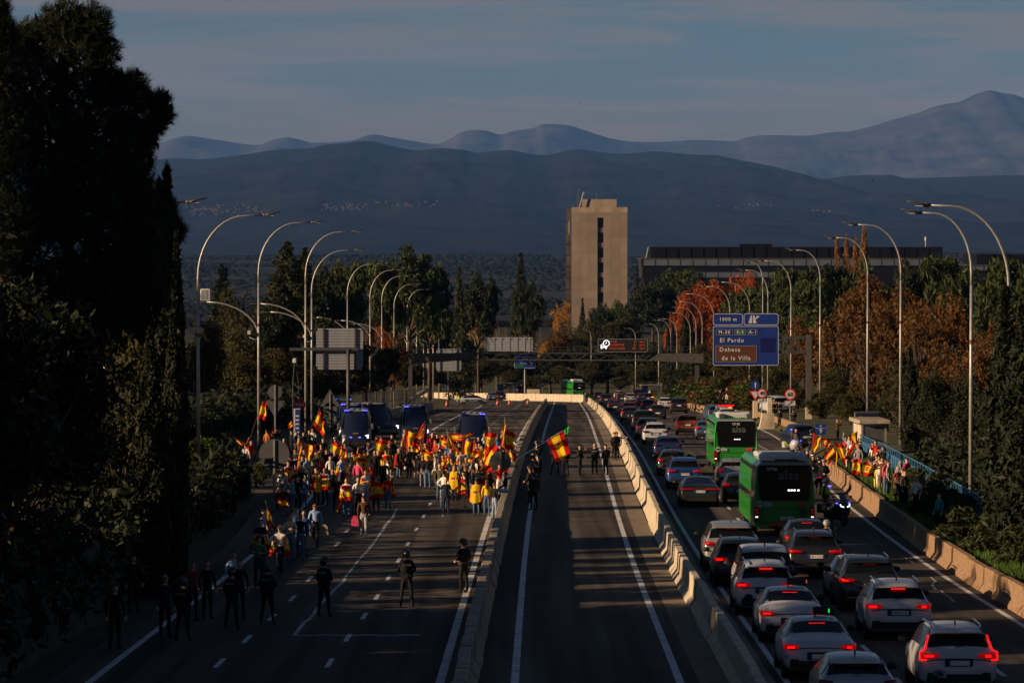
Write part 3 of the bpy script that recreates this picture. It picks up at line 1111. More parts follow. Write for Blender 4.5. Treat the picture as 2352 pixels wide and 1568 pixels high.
def back_plate(name, label, Y, cx, cy, parts, post_top):
	c = P(cx, cy, Y)
	base = g(Y) + .1
	root = thing(name, (c.x, Y, base), 0, label, 'road sign', )
	zc = c.z - base
	for kind, dx, dz, s, mt in parts:
		if kind == 'disc':
			disc('disc', root, s, dx, zc + dz, 0, 0.03, M[mt], 28)
		elif kind == 'tri_down':
			m = MB()
			m.prism([(dx - s, zc + dz), (dx + s, zc + dz), (dx, zc + dz - 1.7 * s)], -0.03, 0)
			m.obj('triangle', M[mt], root)
		elif kind == 'tri_up':
			m = MB()
			m.prism([(dx - s, zc + dz), (dx, zc + dz + 1.75 * s), (dx + s, zc + dz)], -0.03, 0)
			m.obj('triangle', M[mt], root)
		elif kind == 'rect':
			plate('plate', root, s * 1.5, s, 0.05, dx, zc + dz, 0, 0.03, M[mt])
	m = MB()
	m.box((0, -0.07, (zc + post_top) / 2), (0.10, 0.06, zc + post_top))
	m.obj('post', M['steel'], root)
	return root

back_plate('sign_post', 'grey backs of a round and a triangular sign behind the left crowd', 252, 631.5, 900, [('disc', 0, 0, .50, 'sign_grey'), ('tri_down', 0, -0.62, .68, 'sign_grey')], 0.5)
back_plate('sign_post', 'large round grey sign back standing in the left crowd', 185, 629.5, 1043, [('disc', 0, 0, .78, 'sign_grey')], 0.75)
back_plate('sign_post', 'large round grey sign back at the barrier in the dense crowd', 187, 1149.5, 1060, [('disc', 0, 0, .56, 'sign_grey')], 0.55)
back_plate('sign_post', 'dim triangle, disc and plate sign backs left of the ribbed sign', 300, 758, 912, [('tri_up', 0, -0.75, .82, 'sign_grey'), ('disc', 0, -1.2 + .2, .56, 'sign_grey'), ('rect', 0, -2.0, .8, 'sign_grey')], 0.3)
r_ = back_plate('no_entry_sign', 'red no-entry sign beside the bus stop pole behind the crowd', 262, 688.5, 929, [('disc', 0, 0, .42, 'sign_red')], 0.2)
m = MB()
_z = P(688.5, 929, 262).z - g(262) - .1
m.box((0, -0.04, _z), (0.62, 0.02, 0.16))
m.obj('white_bar', M['sign_white'], r_)
# bus stop totem
c = P(682, 950, 250)
r_ = thing('bus_stop_totem', (c.x, 250, g(250)), 0, 'slim blue and white bus stop totem below the no-entry sign', 'sign')
zt = P(682, 938, 250).z - g(250)
m = MB()
m.box((0, 0, zt / 2), (0.45, 0.16, zt))
m.obj('panel', M['sign_white'], r_)
m = MB()
m.box((0.03, -0.09, zt / 2), (0.30, 0.02, zt - .1))
b_ = m.obj('blue_face', M['sign_blue'], r_)
for k in range(8):
	m = MB()
	m.box((0.03, -0.105, zt - .5 - k * .28), (0.24, 0.01, 0.10))
	m.obj('line_panel', M['sign_white'], b_)
# lattice mast
c = P(677, 830, 285)
r_ = thing('lattice_mast', (c.x, 285, g(285)), 0, 'thin lattice mast with a camera on top behind the left crowd', 'mast')
zt = P(677, 832, 285).z - g(285)
m = MB()
for a in range(3):
	an = a * 2 * pi / 3
	m.tube([(0.30 * cos(an), 0.30 * sin(an), 0), (0.30 * cos(an), 0.30 * sin(an), zt - 1.6), (0.03 * cos(an), .03 * sin(an), zt)], 0.025, 5)
m.obj('leg', M['steel_dark'], r_)
m = MB()
for k in range(int((zt - 1.6) / .4)):
	z = 0.2 + k * .4
	for a in range(3):
		a0, a1 = a * 2 * pi / 3, (a + 1) * 2 * pi / 3
		m.tube([(0.30 * cos(a0), 0.30 * sin(a0), z), (0.30 * cos(a1), 0.30 * sin(a1), z + (.4 if k % 2 else 0))], 0.014, 4)
m.obj('lacing', M['steel_dark'], r_)
m = MB()
m.bbox((0, 0, zt + .15), (0.30, 0.30, 0.34), 0.05)
m.obj('camera_head', M['sign_white'], r_)

# gantry with lit message board
def gantry():
	Y = 505.0
	k = Y / F
	root = thing('gantry', (XP(1290, Y), Y, g(Y)), 0, 'steel truss gantry spanning all lanes with walkway railing', 'gantry')
	ox, _, oz = root.location
	def lx(x): return XP(x, Y) - ox
	def lz(y): return P(1176, y, Y).z - oz
	def bar(nm, x0, y0, x1, y1, t, mt, yy=0.0, parent=root):
		m = MB()
		m.tube([(lx(x0), yy, lz(y0)), (lx(x1), yy, lz(y1))], t, 6)
		return m.obj(nm, mt, parent)
	bar('top_chord', 1045, 811, 1505, 812, .10, M['rail'])
	bar('bottom_chord', 1045, 826, 1500, 828, .12, M['rail'])
	bar('rear_chord', 1045, 812, 1505, 813, .09, M['rail'], 1.4)
	for i in range(18):
		x = 1052 + i * 25
		bar('brace', x, 826.5 if i % 2 else 811.5, x + 25, 811.5 if i % 2 else 826.5, .045, M['rail'])
	# solid haunches
	for nm, pts in (('haunch', [(938, 812), (1095, 811), (1080, 826), (940, 836)]), ('haunch', [(1512, 812), (1616, 812), (1616, 834), (1490, 828)])):
		m = MB()
		m.prism([(lx(x), lz(y)) for x, y in pts], -0.05, 1.5)
		m.obj(nm, M['gantry'], root)
	# railing
	rl = bar('handrail', 935, 796, 1580, 796, .03, M['rail'], -0.1)
	bar('handrail', 935, 803.5, 1580, 803.5, .025, M['rail'], -0.1)
	for i in range(39):
		x = 940 + i * 16.5
		bar('railing_post', x, 796, x, 811, .028, M['rail'], -0.1)
	for x in (942, 1602):
		m = MB()
		m.box((lx(x), 0.7, lz(833) / 2), (0.55, 0.6, lz(833)))
		m.obj('leg', M['steel_dark'], root)
	# message board (a thing of its own)
	vb = thing('message_board', (XP(1430, Y), Y - 0.35, P(1430, 793, Y).z), 0, 'lit electronic message board with car symbol and travel times', 'message board')
	W, H = 114 * k, 30 * k
	plate('casing', vb, W, H, 0.12, 0, 0, 0.3, 0.5, M['sign_black'])
	outline('frame', vb, W, H, 0.14, 0, 0, -0.205, 0.05, M['sign_back'])
	def vz(x, y):     # zoom (2250,1280 at 3.92)
		return ((2250 + x / 3.92) / 1.7415 - 1430) * k, -((1280 + y / 3.92) / 1.7415 - 793) * k
	for s, x, y, al in (('M-40', 735, 338, 'LEFT'), ('PLANTIO', 735, 388, 'LEFT'), ('VILLALBA', 735, 442, 'LEFT'), ('4', 1145, 338, 'RIGHT'), ('5', 1145, 390, 'RIGHT'), ('20', 1145, 442, 'RIGHT'),
						('min', 1290, 338, 'RIGHT'), ('min', 1290, 390, 'RIGHT'), ('min', 1290, 442, 'RIGHT')):
		a = vz(x, y)
		text('lettering', s, 0.42, vb, (a[0], -0.215, a[1]), FRONT, M['led_red'], al, 1.25, 0.002)
	m = MB()
	def poly(pts):
		qq = [vz(*p) for p in pts]
		m.add([(a, -0.215, b) for a, b in qq], [tuple(range(len(qq)))])
	poly([(598, 405), (696, 405), (698, 432), (596, 432)])
	poly([(600, 432), (620, 432), (620, 450), (603, 450)])
	poly([(672, 432), (694, 432), (690, 450), (672, 450)])
	poly([(590, 388), (604, 392), (602, 404), (590, 398)])
	poly([(604, 404), (614, 372), (622, 374), (612, 404)])
	poly([(614, 372), (650, 370), (650, 377), (618, 379)])
	m.obj('car_symbol', M['led_white'], vb)
	m = MB()
	a = vz(686, 362)
	n = 20
	ro, ri = 0.47 * .98, 0.36
	m.add([(a[0] + r * cos(2 * pi * j / n), -0.216, a[1] + r * sin(2 * pi * j / n)) for r in (ro, ri) for j in range(n)], [(j, (j + 1) % n, n + (j + 1) % n, n + j) for j in range(n)])
	m.box((a[0], -0.216, a[1] + .1), (0.07, 0.006, 0.26))
	m.box((a[0] - .06, -0.216, a[1] - .03), (0.16, 0.006, 0.07))
	m.obj('clock_symbol', M['led_white'], vb)
	# grey cabinet, back of a second board
	cb = thing('board_cabinet', (XP(1168.5, Y), Y - 0.3, P(1168.5, 790.5, Y).z), 0, 'pale grey cabinet back of a message board on the gantry', 'message board')
	W2, H2 = 111 * k, 32 * k
	m = MB()
	m.box((0, 0.25, 0), (W2, 0.7, H2))
	m.obj('casing', M['sign_back'], cb)
	for f in (-.5, -.3, -.15, 0.03, .2, .36, .47):
		m = MB()
		m.box((f * W2 * .96, -0.115, 0), (0.05, 0.03, H2 * .9))
		o = m.obj('door_seam', M['steel_dark'], cb)
		m = MB()
		m.box((f * W2 * .96 + .12, -0.13, H2 * .38), (0.22, 0.05, 0.14))
		m.obj('hinge', M['rail'], o)
	# blue exit sign behind the gantry
	bs = thing('exit_sign', (XP(1205.5, Y + 60), Y + 60, P(1205.5, 828, Y + 60).z), 0, 'blue exit sign with arrow seen below the grey cabinet', 'road sign')
	k2 = (Y + 60) / F
	plate('panel', bs, 49 * k2, 36 * k2, 0.15, 0, 0, 0.05, 0.08, M['sign_blue'])
	outline('border', bs, 48 * k2, 26 * k2, 0.15, 0, -4.5 * k2, -0.04, 0.05, M['sign_white'])
	for s, dx, dz in (('M-30', 2, 3), ('A-6  A-2', -2, -6)):
		text('lettering', s, 0.34, bs, (dx * k2, -0.05, dz * k2), FRONT, M['sign_white'])
	plate('green_plate', bs, 20 * k2, 9 * k2, 0.03, -12 * k2, -13 * k2, -0.04, 0.01, M['sign_green'])
	m = MB()
	m.add([(a * k2, -0.05, b * k2) for a, b in [(11, -2), (13, 0), (17, -4), (19, -2), (19, -9), (12, -9), (14, -7), (10, -4)]], [tuple(range(8))])
	m.obj('arrow', M['sign_white'], bs)
	m = MB()
	m.tube([(0, .3, -33 * k2 - 3), (0, .3, 0)], .12, 8)
	m.obj('post', M['steel'], bs)

gantry()

# blue fence on the right
def blue_fence():
	pts = [(21.6, 226), (21.2, 205), (20.5, 180), (19.8, 160), (19.35, 147)]
	mid = Vector((20.3, 180, g(180) + .5))
	root = thing('blue_fence', mid, 0, 'blue painted steel fence running behind the verge on the right', 'fence')
	def pos(t):
		s = t * (len(pts) - 1)
		i = min(int(s), len(pts) - 2)
		f = s - i
		x, y = pts[i][0] * (1 - f) + pts[i + 1][0] * f, pts[i][1] * (1 - f) + pts[i + 1][1] * f
		return Vector((x, y, g(y) + 0.5)) - mid
	N = 120
	for h, r in ((1.30, .035), (0.95, .02), (0.10, .03)):
		m = MB()
		m.tube([pos(i / 40) + Vector((0, 0, h)) for i in range(41)], r, 6)
		m.obj('rail', M['fence_blue'], root)
	pm = MB()
	pm.box((0, 0, 0.62), (0.06, 0.06, 1.36))
	pme = pm.mesh('fence_post', [M['fence_blue']])
	sm = MB()
	sm.box((0, 0, 0.50), (0.02, 0.42, 0.86))
	sme = sm.mesh('fence_panel', [M['fence_blue']])
	for i in range(N):
		p = pos((i + .5) / N)
		d = pos(min(1, (i + 1) / N)) - pos(i / N)
		rz = -math.atan2(d.x, d.y)
		if i % 2 == 0:
			link('fence_post', pme, root, p, (0, 0, rz))
		link('fence_panel', sme, root, p + Vector((0.03, 0, 0)), (0, 0, rz + 0.12))

blue_fence()

# bar fence behind the left crowd
def bar_fence(label, a, b, h, N, y_mid):
	mid = (a + b) / 2
	root = thing('bar_fence', mid, 0, label, 'fence')
	d = (b - a)
	pm = MB()
	pm.box((0, 0, h / 2), (0.035, 0.035, h))
	me = pm.mesh('fence_bar', [M['rail']])
	for i in range(N + 1):
		link('fence_bar', me, root, a + d * (i / N) - mid)
	for z in (0.2, h * .55, h - .05):
		m = MB()
		m.tube([a - mid + Vector((0, 0, z)), b - mid + Vector((0, 0, z))], 0.035, 5)
		m.obj('rail', M['rail'], root)
	m = MB()
	m.box((0, 0, -.15), (d.length, 0.3, 0.5), rot=Matrix.Rotation(math.atan2(d.y, d.x), 3, 'Z'))
	m.obj('plinth', M['conc_old'], root)

bar_fence('tall iron bar fence on a low wall behind the left crowd', Vector((XP(430, 275), 275, g(275) + .6)), Vector((XP(590, 300), 300, g(300) + .3)), 3.0, 64, 0)
bar_fence('dark iron fence along the slip road behind the police vans', Vector((XP(760, 330), 330, g(330) + .3)), Vector((XP(985, 480), 480, g(480) + .3)), 2.4, 90, 0)

# low dark wall along the left slip
m = MB()
rings = []
for Y in rangef(300, 470, 10):
	u = LEFT_EDGE(Y) - 0.6
	x, z = XC(Y) + u, g(Y)
	rings.append([(x - .2, Y, z - .2), (x - .15, Y, z + .95), (x + .15, Y, z + .95), (x + .2, Y, z - .2)])
m.loft(rings)
tag(m.obj('parapet', M['conc_old']), 'dark low parapet wall left of the empty carriageway beyond the vans', 'wall')
# ramp parapet and end block on the right
m = MB()
rings = []
for Y in rangef(282, 352, 8):
	x, z = XC(Y) + RIGHT_EDGE(Y) + 0.9, g(Y)
	rings.append([(x - .16, Y, z - .1), (x - .14, Y, z + 0.95), (x + .14, Y, z + .95), (x + .16, Y, z - .1)])
m.loft(rings)
tag(m.obj('parapet', M['conc_brown']), 'brown parapet wall behind the farther green bus', 'wall')
c = G(1765, 985)
m = MB()
m.prism([(-.9, 0), (-.75, .3), (-.55, 1.35), (.45, 1.35), (.5, 0)], -.6, .6)
tag(m.obj('concrete_block', M['conc'], loc=c), 'pale concrete end block right of the farther green bus', 'block')
c = G(1747, 972)
for i, (xx, yy, hh, lb) in enumerate(((1735, 975, 3.0, 'pale concrete post left of the lamp behind the farther bus'), (1768, 976, 3.3, 'pale concrete post right of the lamp behind the farther bus'))):
	c = P(xx, yy, 350)
	m = MB()
	m.bbox((0, 0, hh / 2 - 1), (0.5, 0.4, hh), 0.04)
	tag(m.obj('concrete_post', M['conc'], loc=(c.x, 350, g(350))), lb, 'post')

# bus shelter and roofed kiosk on the right
def shelter(label, x, ybase, Y, w, d, h, rz):
	root = thing('bus_shelter', (XP(x, Y), Y, g(Y) + .55), rz, label, 'bus shelter')
	m = MB()
	m.bbox((0, 0, h + .1), (w + .5, d + .8, 0.22), 0.03)
	m.obj('roof', M['conc_old'], root)
	for sx in (-1, 1):
		for sy in (-1, 1):
			m = MB()
			m.box((sx * w / 2, sy * d / 2, h / 2), (0.12, 0.12, h))
			m.obj('post', M['steel'], root)
	m = MB()
	m.box((-w / 2 - .02, 0, h * .5), (0.04, d * .9, h * .86))
	m.obj('side_panel', M['conc'], root)
	m = MB()
	m.box((0, -d / 2, h * .5), (w * .8, 0.05, h * .8))
	o = m.obj('poster_panel', M['sign_grey'], root)
	return root

shelter('roofed concrete bus shelter behind the flag wavers on the right', 1998, 1040, 226, 1.45, 3.6, 2.0, 0.05)
r_ = thing('poster_case', (XP(1992, 242), 242, g(242) + .5), 0, 'dark advertising case with pale lettering behind the shelter', 'poster case')
m = MB()
m.bbox((0, 0, 1.2), (1.7, 0.3, 2.2), 0.05)
m.obj('case', M['steel_dark'], r_)
m = MB()
m.box((0, -0.17, 1.25), (1.5, 0.02, 1.9))
m.obj('poster', mat('dark poster', (0.01, 0.013, 0.03), 0.4), r_)
text('lettering', 'Fibra', 0.34, r_, (-.2, -0.19, 1.85), FRONT, M['sign_back'])
text('lettering', '¡Móvil 5G!', 0.16, r_, (-.2, -0.19, 1.5), FRONT, M['sign_back'])

for (xx, yy, Y, lb) in ((1164, 897, 720, 'far bus shelter left of the parked dark van beyond the bend'), (1496, 905, 680, 'far bus shelter behind the queue under the trees')):
	z0 = P(xx, yy, Y).z
	r_ = thing('bus_shelter', (XP(xx, Y), Y, g(Y)), 0.2, lb, 'bus shelter')
	m = MB()
	m.box((0, 0, 2.55), (4.2, 1.6, 0.14))
	m.obj('roof', M['steel'], r_)
	for sx in (-1.9, -.6, .3, .7, 1.1, 1.5, 1.9):
		m = MB()
		m.box((sx, 0.5, 1.25), (0.09, 0.09, 2.5))
		m.obj('post', M['steel'], r_)
	m = MB()
	m.box((-1.2, 0.2, 1.35), (1.1, 0.12, 1.9))
	m.obj('poster_panel', M['sign_blue2'], r_)
c = P(1242, 885, 700)
r_ = thing('info_panel', (c.x, 700, g(700)), 0, 'tilted wooden panel on a post beyond the bend', 'panel')
zz0 = c.z - g(700)
m = MB()
m.box((0, 0, zz0), (1.5, 0.08, 0.8), rot=Matrix.Rotation(radians(-24), 3, 'Y') @ Matrix.Rotation(radians(30), 3, 'X'))
m.obj('board', M['conc'], r_)
m = MB()
m.box((0, 0.1, zz0 / 2), (0.12, 0.12, zz0))
m.obj('post', M['steel'], r_)
for (xx, lb) in ((1218, 'left graffiti-marked low block at the foot of the far trees'), (1232, 'right low pale block at the foot of the far trees')):
	c = G(xx, 913)
	m = MB()
	m.bbox((0, 0, .7), (1.2, 0.8, 1.9), 0.05)
	tag(m.obj('planter_block', M['conc'], loc=(c.x, 690, g(690))), lb, 'block')

# buildings
M['tower_conc'] = mat('tower concrete', (0.20, 0.16, 0.13), 0.9, col2=(0.27, 0.21, 0.17), scale=0.12, space='World', bump=0.2, bscale=1.2, stretch=(1, 1, .4))
M['tower_panel'] = mat('tower facade panel', (0.17, 0.135, 0.11), 0.9, col2=(0.22, 0.175, 0.14), scale=0.10, space='World', stretch=(1, 1, .35))
_nt = M['tower_panel'].node_tree
_oi = _nt.nodes.new('ShaderNodeObjectInfo')
_mr = _nt.nodes.new('ShaderNodeMapRange')
_mr.inputs['To Min'].default_value = .88
_mr.inputs['To Max'].default_value = 1.08
_nt.links.new(_oi.outputs['Random'], _mr.inputs['Value'])
_vm = _nt.nodes.new('ShaderNodeVectorMath')
_vm.operation = 'SCALE'
_bc = _nt.nodes['Principled BSDF'].inputs['Base Color']
_nt.links.new(_bc.links[0].from_socket, _vm.inputs[0])
_nt.links.new(_mr.outputs[0], _vm.inputs['Scale'])
_nt.links.new(_vm.outputs[0], _bc)
M['tower_dirt'] = mat('stained parapet concrete', (0.20, 0.155, 0.12), 0.9, col2=(0.30, 0.24, 0.19), scale=.25, space='World', stretch=(1, 1, .3))
M['bronze_glass'] = mat('bronze glass', (0.05, 0.035, 0.02), 0.25, metal=0.5, spec=0.5, var=.4, scale=.2)
M['dark_glass'] = mat('dark window glass', (0.006, 0.007, 0.011), 0.3, spec=0.25)
M['facade'] = mat('dark metal facade', (0.003, 0.004, 0.008), 0.7, metal=0.0, spec=0.1, var=.2, scale=.4)
M['facade_glass'] = mat('grey blue glazing', (0.10, 0.12, 0.16), 0.16, metal=0.35, spec=0.7, var=.18, scale=.08)
M['spandrel'] = mat('purple grey spandrel', (0.10, 0.075, 0.075), 0.8)

def tower():
	Y = 1300.0
	k = Y / F
	rz = radians(0)
	c = P(1377, 476, Y)
	base = g(Y) - 6
	W, D_ = 128 * k / cos(rz), 20.0
	H = c.z - base
	root = thing('tower_block', (c.x, Y, base), rz, 'tall beige concrete tower block with one strip of dark windows', 'building')
	sw = 14 * k
	sx0 = (1379.5 - 1377) * k - sw / 2
	zt = P(1377, 500, Y).z - base
	# front wall in two leaves either side of the window strip, plus the part above it
	for x0, x1, z0, z1, nm in ((-W / 2, sx0, 0, H, 'front_wall'), (sx0 + sw, W / 2, 0, H, 'front_wall'), (sx0, sx0 + sw, zt, H, 'front_wall')):
		m = MB()
		m.box(((x0 + x1) / 2, 0.4, (z0 + z1) / 2), (x1 - x0, 0.8, z1 - z0))
		wl_ = m.obj(nm, M['tower_conc'], root)
		nx, nz = max(1, round((x1 - x0) / 2.9)), max(1, round((z1 - z0) / 2.75))
		pw, pz_ = (x1 - x0) / nx, (z1 - z0) / nz
		q = MB()
		q.box((0, 0, 0), (pw - .05, .06, pz_ - .05))
		pme = q.mesh('facade_panel', [M['tower_panel']])
		for a in range(nx):
			for b in range(nz):
				if z0 + pz_ * (b + 1) > 10:
					link('facade_panel', pme, wl_, (x0 + pw * (a + .5), -.02, z0 + pz_ * (b + .5)))
	m = MB()
	m.box((0, D_ / 2 + .8, H / 2), (W - .6, D_, H - .3))
	m.obj('core', M['bronze_glass'], root)
	m = MB()
	m.loft([[(-W / 2 - .3, 0.9, z), (-W / 2 - .3, 6, z), (-W / 2 - 12 * k, 6, z), (-W / 2 - 12 * k, 4.5, z)] for z in (0, H - .5)])
	wing = m.obj('glazed_wing', M['bronze_glass'], root)
	for i in range(12):
		m = MB()
		m.box((-W / 2 - 6 * k, 2.55, 2.0 + i * (H - 3) / 12), (11 * k, 0.2, 0.35))
		m.obj('mullion', M['facade'], wing)
	m = MB()
	m.box((-W / 2 - 5 * k, 2.3, H * .86), (3 * k, 0.3, 4.6))
	m.obj('side_sign', M['sign_white'], root)
	m = MB()
	m.box((0, .35, H - 1.0), (W + .05, 0.95, 2.0))
	m.obj('parapet', M['tower_dirt'], root)
	pz = 34.2 * k
	for i in range(7):
		z1 = zt - i * pz
		m = MB()
		m.box((sx0 + sw / 2, .75, z1 - 11.5 * k), (sw, 0.1, 23 * k))
		w = m.obj('window', M['dark_glass'], root)
		m = MB()
		m.box((sx0 + sw / 2, .68, z1 - 9.5 * k), (sw, 0.08, 0.25))
		m.obj('transom', M['facade'], w)
		m = MB()
		m.box((sx0 + sw / 2, .62, z1 - 28.6 * k), (sw, 0.3, 11.2 * k))
		m.obj('spandrel', M['spandrel'], root)
	m = MB()
	m.box((-3 * k + .5, 7, H + 9.3 * k), (79 * k, 8, 18.6 * k))
	r2 = m.obj('rooftop_block', M['tower_dirt'], root)
	for i in range(5):
		m = MB()
		m.box((-45 * k, 6, H + .3 + i * .5), (8 * k, 5, 0.2))
		m.obj('louvre', M['rail'], r2)
	m = MB()
	m.tube([(-46 * k, 2, H), (-37 * k, 2, H + 33 * k)], 0.22, 5)
	m.tube([(-37.5 * k, 2, H + 32 * k), (-34 * k, 2, H + 34 * k)], 0.35, 5)
	m.obj('davit_crane', M['sign_back'], root)
	for x, h in ((-6, 36), (-48, 44), (-50, 30)):
		m = MB()
		m.tube([(x * k, 6, H), (x * k, 6, H + h * k)], 0.07, 4)
		m.obj('aerial', M['rail'], root)

tower()

def office(label, x0, x1, ytop, y1, y2, y3, Y, npane, roofbox=None, base_dz=0.0, louv=True):
	k = Y / F
	base = g(Y) - 2
	X0, X1 = XP(x0, Y), XP(x1, Y)
	W = X1 - X0
	root = thing('office_building', ((X0 + X1) / 2, Y, base), 0, label, 'building')
	def lz(y): return P(1176, y, Y).z - base
	# storey by storey, each set back a little
	def slab(nm, xa, xb, ya, yb, mt, yoff, dep=30):
		m = MB()
		m.box(((XP(xa, Y) + XP(xb, Y)) / 2 - (X0 + X1) / 2, dep / 2 + yoff, (lz(ya) + lz(yb)) / 2), (XP(xb, Y) - XP(xa, Y), dep, abs(lz(ya) - lz(yb))))
		return m.obj(nm, mt, root)
	top = slab('upper_storey', x0 + 22, x1, ytop, y1, M['facade'], 0.6)
	slab('mid_storey', x0, x1 + 4, y1, y2, M['dark_glass'], 0.0)
	slab('lower_storey', x0 + 2, x1, y2, y3, M['dark_glass'], 0.5)
	slab('base_storey', x0 + 6, x1, y3, y3 + 90, M['facade'], 0.2)
	st = (x1 - x0) / npane
	for i in range(npane):
		xa = XP(x0 + 4 + i * st, Y) - (X0 + X1) / 2
		w = st * k
		m = MB()
		m.box((xa + w / 2, -0.05, (lz(y1) + lz(y2)) / 2), (w - .35, 0.08, lz(y1) - lz(y2) - .3))
		m.obj('window', M['facade_glass'], root)
		if louv and xa + w < W / 2:
			m = MB()
			m.box((xa + w + 22 * k, 0.52, (lz(ytop) + lz(y1)) / 2), (0.18, 0.3, lz(ytop) - lz(y1)))
			m.obj('fin', M['facade'], top)
		if i % 1 == 0 and npane > 12:
			m = MB()
			m.box((xa + w / 2, .42, lz(y3 - 6)), (w - .3, 0.08, 12 * k))
			m.obj('window', M['facade_glass'] if 3 < i < 11 else M['facade'], root)
	m = MB()
	m.box((0, 15, lz(y1) + .15), (W + .6, 30.5, 0.3))
	m.obj('ledge', M['rail'], root)
	if roofbox:
		xa, xb, yt = roofbox
		slab('plant_room', xa, xb, yt, ytop, M['facade'], 8, 10)
	return root

rb = office('long dark glazed office building right of the tower', 1473, 2165, 567, 595, 611, 637, 1210, 24, (1704, 1778, 560))
m = MB()
k_ = 1210 / F
m.tube([(-335 * k_, 3, P(0, 595, 1210).z - rb.location.z), (-329 * k_, 3, P(0, 567, 1210).z - rb.location.z)], 0.2, 5)
m.obj('davit_crane', M['sign_back'], rb)
office('low dark rooftop at the far right behind the pines', 2222, 2460, 584, 610, 622, 640, 1000, 7)
# thin mast with a white top far behind
c = P(2126, 545, 1250)
r_ = thing('antenna_mast', (c.x, 1250, g(1250)), 0, 'thin pale mast with white antenna behind the office roof', 'mast')
zt = c.z - g(1250)
m = MB()
m.tube([(0, 0, 0), (0, 0, zt)], 0.1, 4)
m.obj('shaft', M['sign_white'], r_)
m = MB()
m.sphere((0, 0, zt - .6), (.35, .35, .9))
m.obj('antenna', M['sign_white'], r_)
# trees and shrubs
def leafmat(name, c1, c2, trans=0.25):
	m = bpy.data.materials.new(name)
	m.use_nodes = True
	nt = m.node_tree
	b = nt.nodes['Principled BSDF']
	b.inputs['Roughness'].default_value = 0.65
	b.inputs['Specular IOR Level'].default_value = 0.2
	ge = nt.nodes.new('ShaderNodeNewGeometry')
	oi = nt.nodes.new('ShaderNodeObjectInfo')
	ad = nt.nodes.new('ShaderNodeMath')
	ad.operation = 'MULTIPLY_ADD'
	nt.links.new(ge.outputs['Random Per Island'], ad.inputs[0])
	ad.inputs[1].default_value = 0.7
	mu = nt.nodes.new('ShaderNodeMath')
	mu.operation = 'MULTIPLY'
	nt.links.new(oi.outputs['Random'], mu.inputs[0])
	mu.inputs[1].default_value = 0.3
	nt.links.new(mu.outputs[0], ad.inputs[2])
	r = nt.nodes.new('ShaderNodeValToRGB')
	r.color_ramp.elements[0].color = (*c1, 1)
	r.color_ramp.elements[1].color = (*c2, 1)
	nt.links.new(ad.outputs[0], r.inputs[0])
	nt.links.new(r.outputs[0], b.inputs['Base Color'])
	tr = nt.nodes.new('ShaderNodeBsdfTranslucent')
	nt.links.new(r.outputs[0], tr.inputs['Color'])
	mx = nt.nodes.new('ShaderNodeMixShader')
	mx.inputs[0].default_value = trans
	nt.links.new(b.outputs[0], mx.inputs[1])
	nt.links.new(tr.outputs[0], mx.inputs[2])
	nt.links.new(mx.outputs[0], nt.nodes['Material Output'].inputs['Surface'])
	return m

LEAF = {
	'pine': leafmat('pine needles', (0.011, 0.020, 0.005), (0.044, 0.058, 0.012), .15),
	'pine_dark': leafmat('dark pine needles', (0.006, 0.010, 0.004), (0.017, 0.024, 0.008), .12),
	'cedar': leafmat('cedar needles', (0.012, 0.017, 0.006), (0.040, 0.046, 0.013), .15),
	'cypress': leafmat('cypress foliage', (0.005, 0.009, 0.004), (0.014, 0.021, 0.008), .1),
	'orange': leafmat('orange leaves', (0.18, 0.034, 0.006), (0.40, 0.090, 0.011), .35),
	'brown': leafmat('brown plane leaves', (0.042, 0.021, 0.006), (0.15, 0.068, 0.014), .3),
	'gold': leafmat('golden leaves', (0.20, 0.09, 0.010), (0.42, 0.20, 0.022), .35),
	'olive': leafmat('olive green leaves', (0.015, 0.017, 0.005), (0.060, 0.052, 0.013), .25),
	'green': leafmat('green leaves', (0.020, 0.045, 0.008), (0.070, 0.120, 0.018), .3),
	'poplar': leafmat('poplar leaves', (0.13, 0.060, 0.015), (0.26, 0.125, 0.030), .3),
	'grass': leafmat('grass blades', (0.022, 0.055, 0.008), (0.075, 0.13, 0.020), .3),
	'oleander': leafmat('oleander leaves', (0.012, 0.020, 0.006), (0.045, 0.052, 0.015), .2),
}
M['bark'] = mat('bark', (0.055, 0.042, 0.032), 0.95, var=.35, scale=3, bump=.5, bscale=12)
M['twig'] = mat('grey twigs', (0.10, 0.082, 0.068), 0.9, var=.25, scale=3)
NPR = np.random.RandomState(5)

def unit(n):
	v = NPR.normal(size=(n, 3))
	return v / np.linalg.norm(v, axis=1)[:, None]

def leaves(P0, size, flat=0.0, asp=1.0, nrm=None):
	n = len(P0)
	nn = unit(n)
	if nrm is not None:
		nn = nn * (1 - flat) + nrm * flat
		nn /= np.linalg.norm(nn, axis=1)[:, None]
	t = np.cross(nn, unit(n))
	t /= np.linalg.norm(t, axis=1)[:, None] + 1e-9
	b = np.cross(nn, t)
	s = (size * NPR.uniform(0.6, 1.3, n))[:, None]
	t, b = t * s * 0.5 * asp, b * s * 0.5
	k = NPR.uniform(.3, .7, n)[:, None]
	return np.stack([P0 - t, P0 - b * k - t * .1, P0 + t, P0 + b * k + t * .1], axis=1)

def clumps(C, R, per, size, squash=1.0, asp=1.6):
	n = len(C)
	d = unit(n * per)
	r = NPR.uniform(0.35, 1.0, n * per) ** 0.5
	Pn = np.repeat(C, per, 0) + d * r[:, None] * np.repeat(R, per)[:, None] * np.array([1, 1, squash])
	return leaves(Pn, size, 0.35, asp, d)

